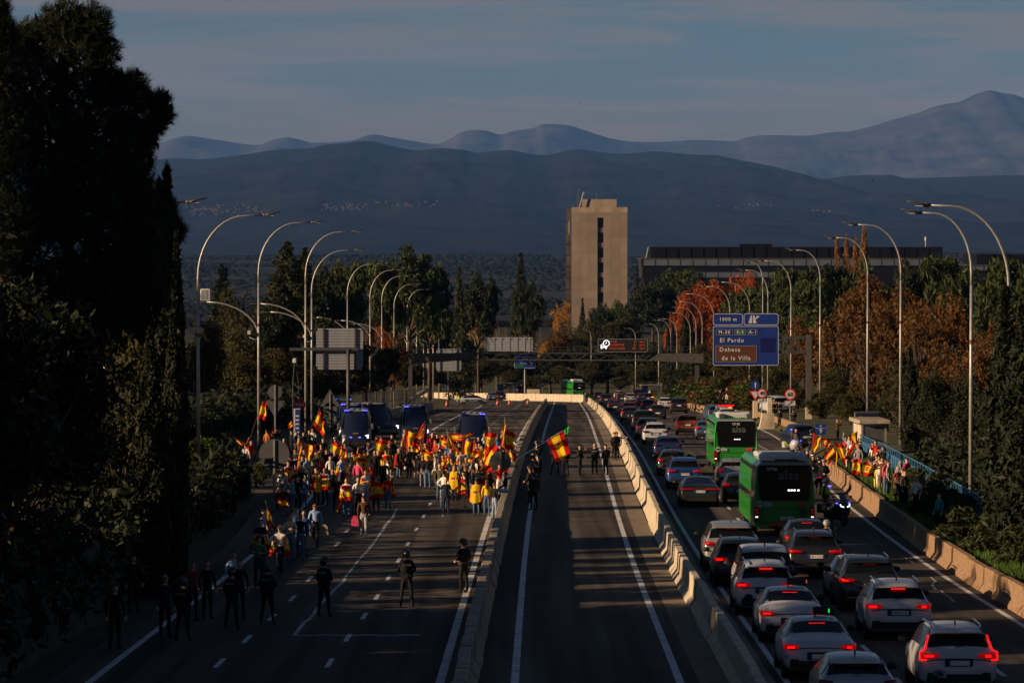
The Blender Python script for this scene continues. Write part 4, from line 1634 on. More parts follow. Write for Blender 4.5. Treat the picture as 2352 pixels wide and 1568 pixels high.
def crown_points(n, shape, lobes=9, seed=0, rx=1.0, rz=1.0, hollow=.35):
	rs = np.random.RandomState(seed)
	L = []
	for i in range(lobes):
		a, h = rs.uniform(0, 2 * pi), rs.uniform(-.75, .9)
		q = sqrt(max(0.05, 1 - h * h)) * rs.uniform(.35, .72)
		L.append((q * cos(a), q * sin(a), h * .72, rs.uniform(.30, .5)))
	out = []
	while len(out) < n:
		l = L[rs.randint(lobes)]
		d = rs.normal(size=3)
		d /= np.linalg.norm(d)
		r = l[3] * rs.uniform(hollow, 1) ** .5
		p = np.array(l[:3]) + d * r
		if p[2] < -.95:
			continue
		out.append(p * np.array([rx, rx, rz]))
	return np.array(out)

def branches(C, n, zb, r0, seed):
	rs = random.Random(seed)
	m = MB()
	for i in range(n):
		c = Vector(C[rs.randrange(len(C))])
		z0 = zb + rs.random() * .5 * (c.z - zb)
		a = Vector((0, 0, z0))
		mid = a.lerp(c, .5) + Vector((rs.uniform(-.3, .3), rs.uniform(-.3, .3), -.25))
		m.tube([a, mid, c], [r0 * .5, r0 * .3, r0 * .08], 5)
	return m

CROWN, TRUNK = {}, {}

def reg(kind, V, mt, trunk):
	CROWN.setdefault(kind, []).append(quads_mesh(kind + '_crown', V, [mt]))
	TRUNK.setdefault(kind, []).append(trunk.mesh(kind + '_trunk', [M['bark']], True))

# unit trees: height 1 = 10 m
for v in range(3):      # broad deciduous crown
	C = crown_points(150, 0, 11, 20 + v, 3.6, 3.4) + np.array([0, 0, 6.2])
	V = clumps(C, NPR.uniform(.45, .95, len(C)), 74, .25)
	t = branches(C, 26, 2.0, .22, v)
	t.tube([(0, 0, -.5), (.1, 0, 2.0), (-.1, .1, 4.5), (.1, 0, 7.5)], [.26, .2, .14, .04], 8)
	reg('broad', V, LEAF['brown'], t)
for v in range(2):      # sparse crown
	C = crown_points(110, 0, 12, 50 + v, 3.2, 3.8, .1) + np.array([0, 0, 6.0])
	V = clumps(C, NPR.uniform(.4, .9, len(C)), 20, .28)
	t = branches(C, 60, 1.5, .17, v + 9)
	t.tube([(0, 0, -.5), (.1, 0, 2.0), (-.1, .1, 4.5), (.1, 0, 8.5)], [.24, .18, .13, .03], 8)
	reg('sparse', V, LEAF['brown'], t)
for v in range(3):      # stone pine: domed, dense, clumpy
	C = crown_points(170, 0, 12, 80 + v, 4.0, 2.7) + np.array([0, 0, 7.0])
	V = clumps(C, NPR.uniform(.5, 1.0, len(C)), 60, .30, .75, 2.2)
	t = branches(C, 16, 4.0, .24, v + 3)
	t.tube([(0, 0, -.5), (.15, 0, 3.0), (-.1, .1, 6.5)], [.30, .24, .12], 8)
	reg('pine', V, LEAF['pine'], t)
for v in range(2):      # cedar: flat layered plates on a straight stem
	P_, N_ = [], []
	for i in range(34):
		h = .10 + .88 * i / 33
		R = (1 - h) ** .72 * 4.6 * (0.75 + .4 * ((i * 7) % 5) / 5)
		nb = 5 if h < .8 else 3
		for j in range(nb):
			a = 2.4 * i + j * 2 * pi / nb + NPR.uniform(-.3, .3)
			L = R * NPR.uniform(.6, 1.1)
			m_ = int(80 * (.3 + L / 4.6))
			s = NPR.uniform(.12, 1, m_) ** .8
			w = NPR.uniform(-1, 1, m_) * (.16 + .30 * s * (1.2 - s)) * L * .85
			x = cos(a) * s * L - sin(a) * w
			y = sin(a) * s * L + cos(a) * w
			z = h * 10 + .10 * s * L - .14 * (s * L) ** 1.5 / 2 + NPR.uniform(-.10, .10, m_)
			P_.append(np.stack([x, y, z], 1))
	Pn = np.concatenate(P_)
	V = leaves(Pn, .26, .55, 2.0, np.tile(np.array([[0, 0, 1.0]]), (len(Pn), 1)))
	t = MB()
	t.tube([(0, 0, -.5), (0, 0, 4), (0, 0, 9.9)], [.30, .2, .03], 8)
	for i in range(40):
		a, h = 2.4 * i, 1.2 + 8 * i / 40
		L = (1 - h / 10) ** .72 * 3.6
		t.tube([(0, 0, h), (cos(a) * L, sin(a) * L, h + .1)], [.05, .015], 4)
	reg('cedar', V, LEAF['cedar'], t)
for v in range(2):      # cypress column, tapering, with vertical wisps
	n = 7000
	h = NPR.uniform(0, 1, n)
	a = NPR.uniform(0, 2 * pi, n)
	lump = 1 + .16 * np.sin(a * 3 + h * 17 + v) + .12 * np.sin(a * 5 - h * 31) + .1 * np.sin(h * 60 + a * 2)
	R = (.18 + .82 * np.sin(np.clip(h * 1.02 + .06, 0, 1) ** .72 * pi) ** .75) * .95 * lump * NPR.uniform(.72, 1.04, n)
	R *= np.where(h > .85, np.clip((1.0 - h) / .15, 0, 1) ** .5, 1)
	Pn = np.stack([R * np.cos(a), R * np.sin(a), h * 10], 1)
	V = leaves(Pn, .26, .45, 1.9, np.stack([np.cos(a), np.sin(a), .3 + 0 * a], 1))
	t = MB()
	t.tube([(0, 0, -.5), (0, 0, 9)], [.16, .03], 7)
	reg('cypress', V, LEAF['cypress'], t)
for v in range(2):      # spire-like conifer
	P_ = []
	for i in range(30):
		h = .08 + .9 * i / 29
		R = (1 - h) * 2.6 + .12
		m_ = int(150 * (.25 + (1 - h)))
		a = NPR.uniform(0, 2 * pi, m_)
		aa = np.round(a / (2 * pi) * 7) / 7 * 2 * pi + i * .9
		a = aa + NPR.normal(0, .16, m_)
		s = NPR.uniform(.1, 1, m_)
		P_.append(np.stack([np.cos(a) * s * R, np.sin(a) * s * R, h * 10 - .28 * s * R + NPR.uniform(-.14, .1, m_)], 1))
	Pn = np.concatenate(P_)
	V = leaves(Pn, .30, .3, 1.8, np.tile(np.array([[0, 0, 1.0]]), (len(Pn), 1)))
	t = MB()
	t.tube([(0, 0, -.5), (0, 0, 9.9)], [.22, .02], 7)
	reg('spire', V, LEAF['cedar'], t)
for v in range(2):      # poplar plume
	C = []
	for i in range(150):
		h = NPR.uniform(.08, 1)
		R = .95 * sin(pi * min(1, h * .95 + .07)) ** .6
		a = NPR.uniform(0, 2 * pi)
		r = R * sqrt(NPR.uniform(.1, 1))
		C.append((r * cos(a), r * sin(a), h * 10))
	C = np.array(C)
	V = clumps(C, NPR.uniform(.2, .42, len(C)), 26, .2, 1.7)
	t = branches(C, 20, .5, .12, v)
	t.tube([(0, 0, -.5), (0, 0, 9)], [.18, .03], 7)
	reg('poplar', V, LEAF['poplar'], t)

def twig_tree(seed):
	rs = random.Random(seed)
	m = MB()
	def grow(p, d, L, r, k):
		q = p + d * L
		m.tube([p, p.lerp(q, .5) + Vector((rs.uniform(-1, 1), rs.uniform(-1, 1), 0)) * L * .05, q], [r, r * .8, r * .6], 4 if k > 1 else 6, caps=False)
		if k == 5:
			return
		for i in range(rs.choice((2, 3, 3)) if k else 4):
			nd = (d + Vector((rs.uniform(-1, 1), rs.uniform(-1, 1), rs.uniform(-.25, .6))) * (.55 if k else .7)).normalized()
			grow(q if rs.random() < .6 else p.lerp(q, rs.uniform(.5, .95)), nd, L * rs.uniform(.62, .85), r * .58, k + 1)
	grow(Vector((0, 0, -.3)), Vector((0, 0, 1)), 2.6, .2, 0)
	return m

BARE = [twig_tree(s).mesh('bare_limbs', [M['twig']], True) for s in (4, 17)]
TREE_NAME = {'broad': 'leafy_tree', 'sparse': 'thin_crowned_tree', 'pine': 'pine_tree', 'cedar': 'cedar_tree', 'cypress': 'cypress_tree', 'spire': 'conifer_tree', 'poplar': 'poplar_tree', 'bare': 'bare_tree'}
TREES = []

def tree(kind, loc, H, W, label, leaf=None, group=None, rz=None, var=None):
	root = thing(TREE_NAME[kind], loc, rnd.uniform(0, 6.28) if rz is None else rz, label, 'tree', group)
	wid = {'broad': 7.2, 'sparse': 6.6, 'pine': 8.0, 'cedar': 7.5, 'cypress': 2.1, 'spire': 4.8, 'poplar': 2.2, 'bare': 8.0}[kind]
	hgt = {'broad': 9.6, 'sparse': 9.8, 'pine': 9.7, 'cedar': 10, 'cypress': 10, 'spire': 10, 'poplar': 10.3, 'bare': 10.5}[kind]
	s = (W / wid, W / wid, H / hgt)
	if kind == 'bare':
		v = rnd.randrange(2) if var is None else var
		link('limbs', BARE[v], root, scl=s)
	else:
		v = (rnd.randrange(len(CROWN[kind])) if var is None else var) % len(CROWN[kind])
		o = link('crown', CROWN[kind][v], root, scl=s)
		if leaf:
			o.material_slots[0].link = 'OBJECT'
			o.material_slots[0].material = LEAF[leaf]
		link('trunk', TRUNK[kind][v], root, scl=s)
	return root

def ptree(kind, x, ytop, Y, wpx, label, leaf=None, group=None, base=None, var=None):
	t = P(x, ytop, Y)
	b = g(min(Y, 1500)) - .3 if base is None else base
	return tree(kind, (t.x, Y, b), t.z - b, wpx * Y / F, label, leaf, group, var=var)

BG = 'trees beyond the left carriageway'
RG = 'trees along the right side'
MG = 'trees behind the far bend'
# left background
ptree('cedar', 660, 553, 420, 250, 'broad dark cedar with layered branches and twin tops behind the left lamps', 'cedar', BG, var=0)
ptree('cedar', 700, 566, 430, 170, 'cedar top merging with the broad cedar, under the taller close lamp', 'cedar', BG, var=1)
ptree('cedar', 510, 605, 440, 150, 'smaller dark cedar between the first two clear lamps', 'cypress', BG, var=1)
ptree('sparse', 545, 650, 430, 120, 'thin brownish tree below the smaller cedar', 'olive', BG)
ptree('pine', 940, 588, 560, 150, 'rounded bright-topped pine behind the seventh and eighth lamps', 'pine', BG)
ptree('pine', 985, 615, 575, 120, 'rounded pine right of the bright-topped pine', 'pine', BG)
ptree('pine', 880, 608, 520, 110, 'rounded pine left of the bright-topped pine', 'pine', BG)
ptree('pine', 800, 610, 500, 120, 'pine with golden lit flank behind the sixth lamp', 'pine', BG)
ptree('pine', 745, 630, 470, 130, 'dark pine between cedar and sixth lamp', 'pine_dark', BG)
ptree('spire', 1055, 608, 640, 75, 'ragged conifer with pale trunk right of the rounded pines', 'cedar', BG)
ptree('pine', 1100, 645, 660, 105, 'dark rounded tree left of the tall feathery conifer', 'pine_dark', BG)
ptree('spire', 1128, 625, 900, 36, 'tiny pointed conifer tip above the dark rounded tree', 'cypress', BG)
ptree('spire', 1196, 578, 820, 95, 'tall feathery conifer left of the tower', 'cypress', BG)
ptree('pine', 1215, 660, 800, 90, 'dark tree mass at the foot of the feathery conifer', 'pine_dark', BG)
ptree('bare', 835, 655, 430, 130, 'bare pale-twigged tree behind the seventh lamp', None, BG)
ptree('bare', 785, 660, 440, 110, 'bare pale-twigged tree behind the sixth lamp', None, BG)
ptree('bare', 560, 690, 330, 130, 'bare reddish-twigged tree behind the bar fence', None, BG)
ptree('bare', 500, 720, 330, 110, 'bare tree nearest the dark pine behind the bar fence', None, BG)
ptree('broad', 862, 745, 470, 80, 'low red-leaved tree below the bare twigs', 'orange', BG)
ptree('broad', 900, 765, 480, 80, 'low dull brown tree right of the red-leaved one', 'brown', BG)
ptree('pine', 640, 690, 360, 150, 'dark evergreen below the broad cedar', 'pine_dark', BG)
ptree('broad', 560, 760, 320, 130, 'dull green tree above the bar fence', 'olive', BG)
ptree('broad', 470, 740, 300, 100, 'green tree left of the bar fence by the dark pine', 'olive', BG)
ptree('pine', 720, 720, 380, 140, 'dark evergreen behind the ribbed sign', 'pine_dark', BG)
ptree('pine', 800, 770, 400, 120, 'dark evergreen behind the ribbed sign, lower right', 'pine_dark', BG)
ptree('pine', 880, 800, 450, 110, 'dark evergreen mass behind the lamp row', 'pine_dark', BG)
ptree('broad', 650, 800, 340, 140, 'dark olive tree behind the lattice mast', 'olive', BG)
ptree('pine', 740, 840, 350, 120, 'dark low evergreen behind the dim triangle sign', 'pine_dark', BG)
ptree('pine', 980, 730, 690, 130, 'dark pine behind the gantry left end', 'pine_dark', BG)
ptree('pine', 1040, 760, 700, 120, 'dark pine behind the far ribbed sign', 'pine_dark', BG)
# middle
for i, (k, x, y, Y, w, lf, lb) in enumerate([
	('sparse', 1110, 715, 860, 80, 'gold', 'golden sparse tree above the grey cabinet, left'),
	('bare', 1150, 690, 850, 80, None, 'bare pale tree above the grey cabinet'),
	('broad', 1203, 718, 850, 55, 'gold', 'bright golden tree right of the bare pale tree'),
	('bare', 1240, 715, 860, 70, None, 'bare pale tree left of the tower foot'),
	('sparse', 1290, 690, 1100, 60, 'gold', 'golden tree against the left edge of the tower'),
	('bare', 1275, 730, 900, 90, None, 'bare tree in front of the golden tree by the tower'),
	('spire', 1338, 684, 1000, 42, 'cypress', 'small pointed conifer in front of the tower'),
	('pine', 1385, 700, 980, 80, 'pine_dark', 'umbrella pine with bare stems before the tower, left'),
	('pine', 1420, 698, 1000, 70, 'pine', 'umbrella pine before the tower, right'),
	('broad', 1425, 722, 900, 110, 'olive', 'olive brown tree right of the tower foot'),
	('broad', 1340, 745, 880, 100, 'olive', 'olive tree above the message board left end'),
	('broad', 1275, 760, 860, 90, 'brown', 'brown tree above the message board gap'),
	('broad', 1255, 790, 840, 40, 'gold', 'small golden bush tree left of the message board'),
	('pine', 1500, 640, 1000, 120, 'pine_dark', 'dark green tree right of the tower'),
	('pine', 1560, 625, 1020, 120, 'pine', 'green rounded tree before the office windows'),
	('pine', 1610, 640, 1000, 110, 'pine_dark', 'dark green tree before the office windows, right'),
	('spire', 1463, 608, 1080, 40, 'cypress', 'dark conifer between tower and office'),
	('broad', 1640, 645, 760, 110, 'orange', 'fiery orange tree, its highest crown'),
	('broad', 1590, 670, 740, 90, 'orange', 'fiery orange tree, lower left crown'),
	('broad', 1685, 648, 760, 90, 'orange', 'fiery orange tree, right crown'),
	('broad', 1560, 720, 720, 70, 'orange', 'orange tree low by the cypresses'),
	('broad', 1725, 640, 800, 70, 'orange', 'orange tree peeping out behind the green pine'),
	('cypress', 1572, 715, 640, 26, 'cypress', 'left one of the dark cypress pair'),
	('cypress', 1586, 720, 640, 26, 'cypress', 'right one of the dark cypress pair'),
	('cypress', 1546, 745, 700, 20, 'cypress', 'slim dark cypress behind the lamp row'),
	('cypress', 1535, 752, 700, 20, 'cypress', 'slimmest dark cypress behind the lamp row'),
]):
	ptree(k, x, y, Y, w, lb, lf, MG)
# dark wood behind the bend, filling down to the wall
fill = [(1010, 800, 720, 110), (1075, 790, 740, 120), (1140, 800, 760, 120), (1200, 830, 740, 100), (1265, 810, 760, 110), (1330, 800, 770, 110), (1395, 815, 770, 110), (1455, 805, 760, 110), (1520, 790, 740, 110)]
places = ['behind the far ribbed sign', 'left of the grey cabinet', 'below the grey cabinet', 'below the blue exit sign', 'between cabinet and message board', 'left below the message board', 'below the message board', 'right below the message board', 'right of the message board']
for (x, y, Y, w), pl in zip(fill, places):
	ptree('pine', x, y, Y, w, 'dark tree of the wood ' + pl, 'pine_dark', MG)
	ptree('broad', x + 30, y + 30, Y - 25, w * .8, 'dull olive tree of the wood ' + pl, 'olive', MG)
# right side
for (k, x, y, Y, w, lf, lb) in [
	('pine', 1760, 640, 620, 150, 'pine', 'green pine slope tree left above the blue sign'),
	('pine', 1830, 625, 600, 150, 'pine', 'green pine above the right half of the blue sign'),
	('pine', 1700, 680, 640, 120, 'pine', 'green pine between orange tree and blue sign'),
	('pine', 1900, 620, 560, 140, 'pine_dark', 'dark pine below the golden poplars'),
	('pine', 1960, 610, 560, 150, 'pine', 'pine right of the dark pine below the poplars'),
	('pine', 1880, 650, 520, 150, 'pine', 'green pine behind the brown plane trees, left'),
	('poplar', 1922, 545, 700, 26, 'poplar', 'left golden poplar plume'),
	('poplar', 1945, 538, 700, 28, 'poplar', 'middle golden poplar plume'),
	('poplar', 1985, 522, 690, 34, 'poplar', 'tallest golden poplar plume'),
	('poplar', 1965, 545, 705, 30, 'poplar', 'golden poplar plume behind the tallest one'),
	('pine', 2145, 598, 520, 150, 'pine', 'rounded pine right of the third lamp'),
	('pine', 2080, 620, 520, 130, 'pine_dark', 'dark rounded pine behind the third lamp'),
	('pine', 2220, 635, 470, 150, 'pine', 'rounded pine behind the second lamp'),
	('pine', 2300, 605, 440, 150, 'pine', 'rounded pine at the right border behind the nearest lamp'),
	('pine', 2370, 620, 420, 150, 'pine', 'rounded pine cut by the right border'),
	('broad', 2070, 600, 800, 40, 'orange', 'small orange tree before the office end'),
	('broad', 1990, 635, 400, 150, 'brown', 'tall russet plane tree behind the fourth lamp'),
	('broad', 2070, 665, 360, 150, 'brown', 'russet plane tree behind the third lamp'),
	('sparse', 1930, 690, 360, 160, 'brown', 'golden brown plane tree right of the sign post'),
	('broad', 1850, 730, 380, 110, 'brown', 'brown plane tree behind the sign cantilever'),
	('sparse', 2010, 740, 300, 170, 'brown', 'thin brown tree with visible boughs behind the shelter'),
	('sparse', 2110, 700, 290, 170, 'brown', 'thin brown tree right of the third lamp'),
	('broad', 2170, 690, 320, 150, 'brown', 'brown tree left of the second lamp'),
	('sparse', 2180, 800, 240, 160, 'brown', 'low dark brown tree behind the blue fence'),
	('sparse', 2080, 830, 260, 160, 'olive', 'low olive tree behind the blue fence'),
	('broad', 1930, 850, 340, 130, 'olive', 'low green-gold tree behind the 60 sign'),
	('broad', 1990, 880, 320, 120, 'brown', 'low brown tree behind the poster case'),
	('broad', 1800, 820, 420, 110, 'olive', 'green-gold tree below the blue sign'),
	('broad', 1740, 800, 450, 110, 'olive', 'dark green tree behind the blue arrow sign'),
	('broad', 1680, 800, 480, 100, 'olive', 'olive tree left below the blue sign'),
	('broad', 1620, 790, 520, 90, 'olive', 'olive tree left of the blue sign'),
	('pine', 1640, 850, 560, 90, 'pine_dark', 'dark evergreen low behind the far queue'),
	('pine', 1560, 850, 600, 90, 'pine_dark', 'dark evergreen right of the far shelter'),
	('broad', 2290, 750, 250, 170, 'brown', 'brown gold-flecked tree at the right border'),
	('cypress', 2310, 665, 134, 105, 'cypress', 'tall dark cypress before the nearest right lamp'),
	('cypress', 2092, 800, 230, 44, 'cypress', 'dim dark cypress behind the blue fence'),
	('cypress', 2352, 700, 128, 120, 'cypress', 'dark cypress cut by the right border'),
]:
	ptree(k, x, y, Y, w, lb, lf, RG)

# near left: big pines and cypress
def big_pine(seed, spec, nt, needle, per, trunk_h):
	rs = np.random.RandomState(seed)
	C, Nn = [], []
	for x, y0, z, r, n in spec:
		d = rs.normal(size=(n, 3))
		d /= np.linalg.norm(d, axis=1)[:, None]
		q = rs.uniform(.15, 1, n) ** .45
		C.append(np.array([x, y0, z]) + d * q[:, None] * r)
		Nn.append(d * .75 + np.array([0, 0, .35]))
	C, Nn = np.concatenate(C), np.concatenate(Nn)
	Nn /= np.linalg.norm(Nn, axis=1)[:, None]
	n = len(C)
	# each tuft: blades fanning round its axis
	A = np.repeat(Nn, per, 0)
	O = np.repeat(C, per, 0)
	dirs = A * rs.uniform(.1, 1.0, (n * per, 1)) + rs.normal(size=(n * per, 3)) * .62
	dirs /= np.linalg.norm(dirs, axis=1)[:, None]
	start = O + A * rs.uniform(-.16, .16, (n * per, 1))
	side = np.cross(dirs, rs.normal(size=(n * per, 3)))
	side /= np.linalg.norm(side, axis=1)[:, None]
	Ln = needle * rs.uniform(.7, 1.2, (n * per, 1))
	w = .0085
	V = np.stack([start - side * w, start + side * w, start + dirs * Ln], 1)
	return V, C

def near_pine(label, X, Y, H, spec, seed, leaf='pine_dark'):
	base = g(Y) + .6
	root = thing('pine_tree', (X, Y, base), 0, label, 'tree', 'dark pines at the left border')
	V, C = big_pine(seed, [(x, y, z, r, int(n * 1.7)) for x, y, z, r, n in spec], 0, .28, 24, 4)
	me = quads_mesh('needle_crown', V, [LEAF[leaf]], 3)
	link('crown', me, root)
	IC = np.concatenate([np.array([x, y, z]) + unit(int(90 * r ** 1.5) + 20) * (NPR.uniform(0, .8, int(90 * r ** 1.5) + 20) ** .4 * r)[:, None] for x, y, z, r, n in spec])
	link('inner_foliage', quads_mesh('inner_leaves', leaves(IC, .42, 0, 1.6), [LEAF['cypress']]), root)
	t = MB()
	t.tube([(0, 0, -1), (.15, 0, H * .4), (-.1, .1, H * .7), (0, 0, H * .93)], [.34, .27, .16, .04], 9)
	rs = random.Random(seed)
	for i in range(70):
		c = Vector(C[rs.randrange(len(C))])
		z0 = max(2.0, c.z - rs.uniform(.8, 2.6))
		a = Vector((0, 0, min(z0, H * .88)))
		t.tube([a, a.lerp(c, .55) + Vector((0, 0, -.2)), c], [.07, .04, .012], 5)
	t.obj('trunk', M['bark'], root, smooth=True)
	return root

def dpt(x, y, Y, X0, z0):
	p = P(x, y, Y)
	return p.x - X0, p.z - z0

def pine_from_pixels(label, Y, xt, lobes, seed, H, leaf='pine_dark'):
	X = XP(xt, Y)
	base = g(Y) + .6
	spec = []
	for x, y, r, n in lobes:
		a, b = dpt(x, y, Y, X, base)
		rr = r * Y / F
		spec.append((a, rnd.uniform(-.5, .5), b, rr, n))
	return near_pine(label, X, Y, H, spec, seed, leaf)

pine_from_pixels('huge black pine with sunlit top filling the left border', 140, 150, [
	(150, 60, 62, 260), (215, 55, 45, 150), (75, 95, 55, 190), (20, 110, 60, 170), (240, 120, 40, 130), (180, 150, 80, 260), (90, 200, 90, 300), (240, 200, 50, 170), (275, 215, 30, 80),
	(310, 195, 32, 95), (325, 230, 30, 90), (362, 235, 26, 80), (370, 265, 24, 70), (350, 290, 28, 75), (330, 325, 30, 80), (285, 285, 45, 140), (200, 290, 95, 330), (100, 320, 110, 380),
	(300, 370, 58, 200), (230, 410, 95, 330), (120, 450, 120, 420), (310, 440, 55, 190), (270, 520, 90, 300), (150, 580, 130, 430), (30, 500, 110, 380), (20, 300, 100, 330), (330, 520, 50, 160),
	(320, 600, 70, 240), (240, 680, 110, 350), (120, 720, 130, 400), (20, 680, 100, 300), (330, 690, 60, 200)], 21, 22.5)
pine_from_pixels('dark pine behind the huge one with shoots right of its flank', 145, 330, [
	(395, 520, 24, 70), (405, 535, 20, 60), (385, 480, 22, 60), (350, 470, 50, 160), (370, 620, 40, 130), (330, 560, 60, 180), (290, 640, 80, 220), (250, 760, 90, 240), (340, 740, 60, 170)], 33, 17.0)
pine_from_pixels('pine top poking in at the upper left corner', 124, 0, [(-10, 20, 26, 80), (-20, 60, 40, 120), (10, 75, 24, 70), (-30, 160, 80, 240), (-40, 320, 110, 300), (-40, 520, 120, 320)], 5, 21.0)
CG = 'cypresses at the left'
ptree('cypress', 384, 388, 132, 92, 'dark cypress with a thin sunlit tip beside the huge pine', 'cypress', CG, base=g(132))
ptree('cypress', 366, 420, 136, 70, 'dark cypress between huge pine and the thin-tipped cypress', 'cypress', CG, base=g(136))
ptree('cypress', 405, 545, 128, 56, 'dark cypress at the right edge of the black mass', 'cypress', CG, base=g(128))
ptree('cypress', 345, 760, 120, 90, 'low dark cypress below the black pine', 'cypress', CG, base=g(120))
ptree('cypress', 398, 720, 122, 66, 'low dark cypress left of the first clear lamp', 'cypress', CG, base=g(122))
# broadleaf understory, gold-flecked, in front of the pines
for (x, y, Y, w, lf, lb) in [(120, 700, 112, 300, 'olive', 'olive broadleaf tree under the huge pine, left'), (270, 760, 116, 240, 'olive', 'gold-flecked broadleaf tree under the huge pine, right'),
							(200, 900, 108, 330, 'cypress', 'low black tree in the dark below the pine'), (40, 860, 106, 260, 'cypress', 'low dark tree at the left border')]:
	ptree('sparse', x, y, Y + 14, w, lb, lf, 'understory trees at the left', base=g(Y + 14) + .3)
# more trees of the same grove beside the road, nearer than the picture shows: they shade the near lanes
for i, (X, Y, H, W) in enumerate([(-24.5, 137, 20, 8), (-25, 130, 19, 8), (-33, 133, 20, 10), (-17, 72, 17, 9), (-16, 50, 17, 9), (-25, 68, 18, 10), (-24, 55, 18, 10),
								(-25, 42, 18, 10), (-26, 28, 18, 10)]):
	tree('pine', (X, Y, g(Y) + .6), H, W, 'tall pine of the roadside grove left of the view, in row %s' % ('one' if X > -20 else 'two'), 'pine_dark', 'pines of the roadside grove left of the view')
for X, Y, H in ((-34, 160, 16), (-36, 172, 17), (-35, 186, 15), (-34, 206, 17), (-38, 218, 18), (-36, 236, 17), (-40, 252, 18), (-42, 270, 18), (-44, 292, 18)):  # unseen trees added beyond the left edge to cast shade bands over the road
	tree('cypress', (X, Y, g(Y) + 1), H, 3.6, 'unseen slim cypress added far left to band the road with shade', 'cypress', 'unseen cypresses added far left for shade bands')
for i, (X, Y, H, W) in enumerate([(-15.5, 113, 9.5, 7), (-15, 105, 9.5, 8), (-15.5, 97, 10, 8), (-15, 90, 10.5, 8), (-15.5, 82, 12, 8), (-15, 75, 12, 8), (-15.5, 67, 12, 8), (-15, 59, 12, 8), (-15.5, 50, 12, 8),
								(-15, 41, 12, 8), (-15.5, 32, 12, 8), (-15, 22, 12, 8), (-21, 100, 10, 8), (-21, 86, 12, 8), (-21, 72, 12, 8), (-21, 58, 12, 8), (-21, 44, 12, 8), (-31, 98, 11, 11), (-31, 88, 12, 11), (-31, 78, 13, 11), (-31, 68, 16, 11), (-31, 58, 16, 11), (-31, 48, 16, 11), (-31, 38, 16, 11), (-31, 28, 16, 11), (-31, 18, 16, 11), (-31, 6, 16, 11), (-22, 30, 13, 9), (-22, 16, 13, 9)]):
	tree('broad', (X, Y, g(Y) + .3), H, W, 'dense evergreen oak of the roadside grove left of the view, in row %s' % ('one' if X > -18 else 'two'), 'pine_dark', 'oaks of the roadside grove left of the view')

# hedges, shrubs, grass
def shrub_mesh(name, n, size, lf, rx, rz, upright=False):
	C = crown_points(n, 0, 7, n, rx, rz) + np.array([0, 0, rz * .75])
	V = clumps(C, NPR.uniform(.18, .36, len(C)), 26, size, 1.0, 2.6 if upright else 1.6)
	return quads_mesh(name, V, [LEAF[lf]])

SHR = {k: shrub_mesh('shrub_leaves', 60, .16, k, 1.2, .9, k == 'oleander') for k in ('oleander', 'green', 'olive', 'brown')}

def shrub(X, Y, H, W, kind, label, group, z=None):
	root = thing('shrub', (X, Y, (g(Y) + .5) if z is None else z), rnd.uniform(0, 6), label, 'shrub', group)
	link('foliage', SHR[kind], root, scl=(W / 2.4, W / 2.4, H / 1.65))
	m = MB()
	for i in range(4):
		a = i * 1.7
		m.tube([(0, 0, -.1), (.3 * cos(a) * W / 2, .3 * sin(a) * W / 2, H * .5)], [.04, .015], 4)
	m.obj('stem', M['bark'], root)
	return root

OG = 'shrubs on the right verge'
for i, (u, Y, H, W, k, lb) in enumerate([
	(17.5, 152, 1.5, 2.6, 'oleander', 'oleander shrub below the first fence post'), (17.9, 158, 1.5, 2.6, 'oleander', 'oleander shrub before the blue fence, second'),
	(18.2, 164, 1.6, 2.6, 'oleander', 'oleander shrub before the blue fence, third'), (18.3, 170, 1.5, 2.4, 'oleander', 'oleander shrub beside the white-shirted man'),
	(18.6, 176, 1.3, 2.2, 'oleander', 'oleander shrub behind the puffer jacket'), (17.4, 146, 1.5, 2.6, 'oleander', 'oleander shrub at the near fence end'),
	(16.9, 140, 1.3, 2.4, 'oleander', 'dark oleander shrub beyond the lit grass'), (17.2, 133, 1.4, 2.6, 'oleander', 'shaded oleander shrub right of the lit grass'),
	(17.0, 126, 1.4, 2.6, 'oleander', 'black oleander shrub near the cypress foot'), (19.0, 216, 1.2, 2.0, 'green', 'bright green bush below the leftmost right flag')]):
	shrub(XC(Y) + u, Y, H, W, k, lb, OG)
HG = 'hedge bushes at the far right bend'
for i in range(14):
	Y = 392 + i * 12
	shrub(XC(Y) + RIGHT_EDGE(Y) + 3.0 + (i % 3) * .6, Y, 2.6 + (i % 4) * .4, 7.5, ('olive', 'green', 'brown', 'olive')[i % 4],
		('olive', 'green', 'reddish', 'dull olive')[i % 4] + ' hedge bush at the far right bend, %s from the near end' % ['first', 'second', 'third', 'fourth', 'fifth', 'sixth', 'seventh', 'eighth', 'ninth', 'tenth', 'eleventh', 'twelfth', 'thirteenth', 'last'][i], HG, g(Y) + .3)
LGp = 'bushes on the left bank'
for i, (x, y, Y, H, W, k, lb) in enumerate([(478, 1065, 205, 1.7, 3.2, 'green', 'sunlit green bush left of the women on the bank'), (500, 1045, 212, 1.8, 3.0, 'olive', 'sunlit olive bush behind the women on the bank'),
										(455, 1090, 198, 1.8, 3.4, 'olive', 'olive bush at the pole of the first clear lamp'), (520, 1120, 176, 1.2, 2.6, 'olive', 'dark bush below the seated people'),
										(470, 1160, 165, 1.4, 3.2, 'oleander', 'dark shaded bush on the left bank'), (430, 1200, 152, 1.4, 3.2, 'oleander', 'black bush lower on the left bank'),
										(600, 1080, 192, 0.9, 1.8, 'oleander', 'spiky dark bush under the large round sign')]):
	shrub(XP(x, Y), Y, H, W, k, lb, LGp, g(Y) + .5)

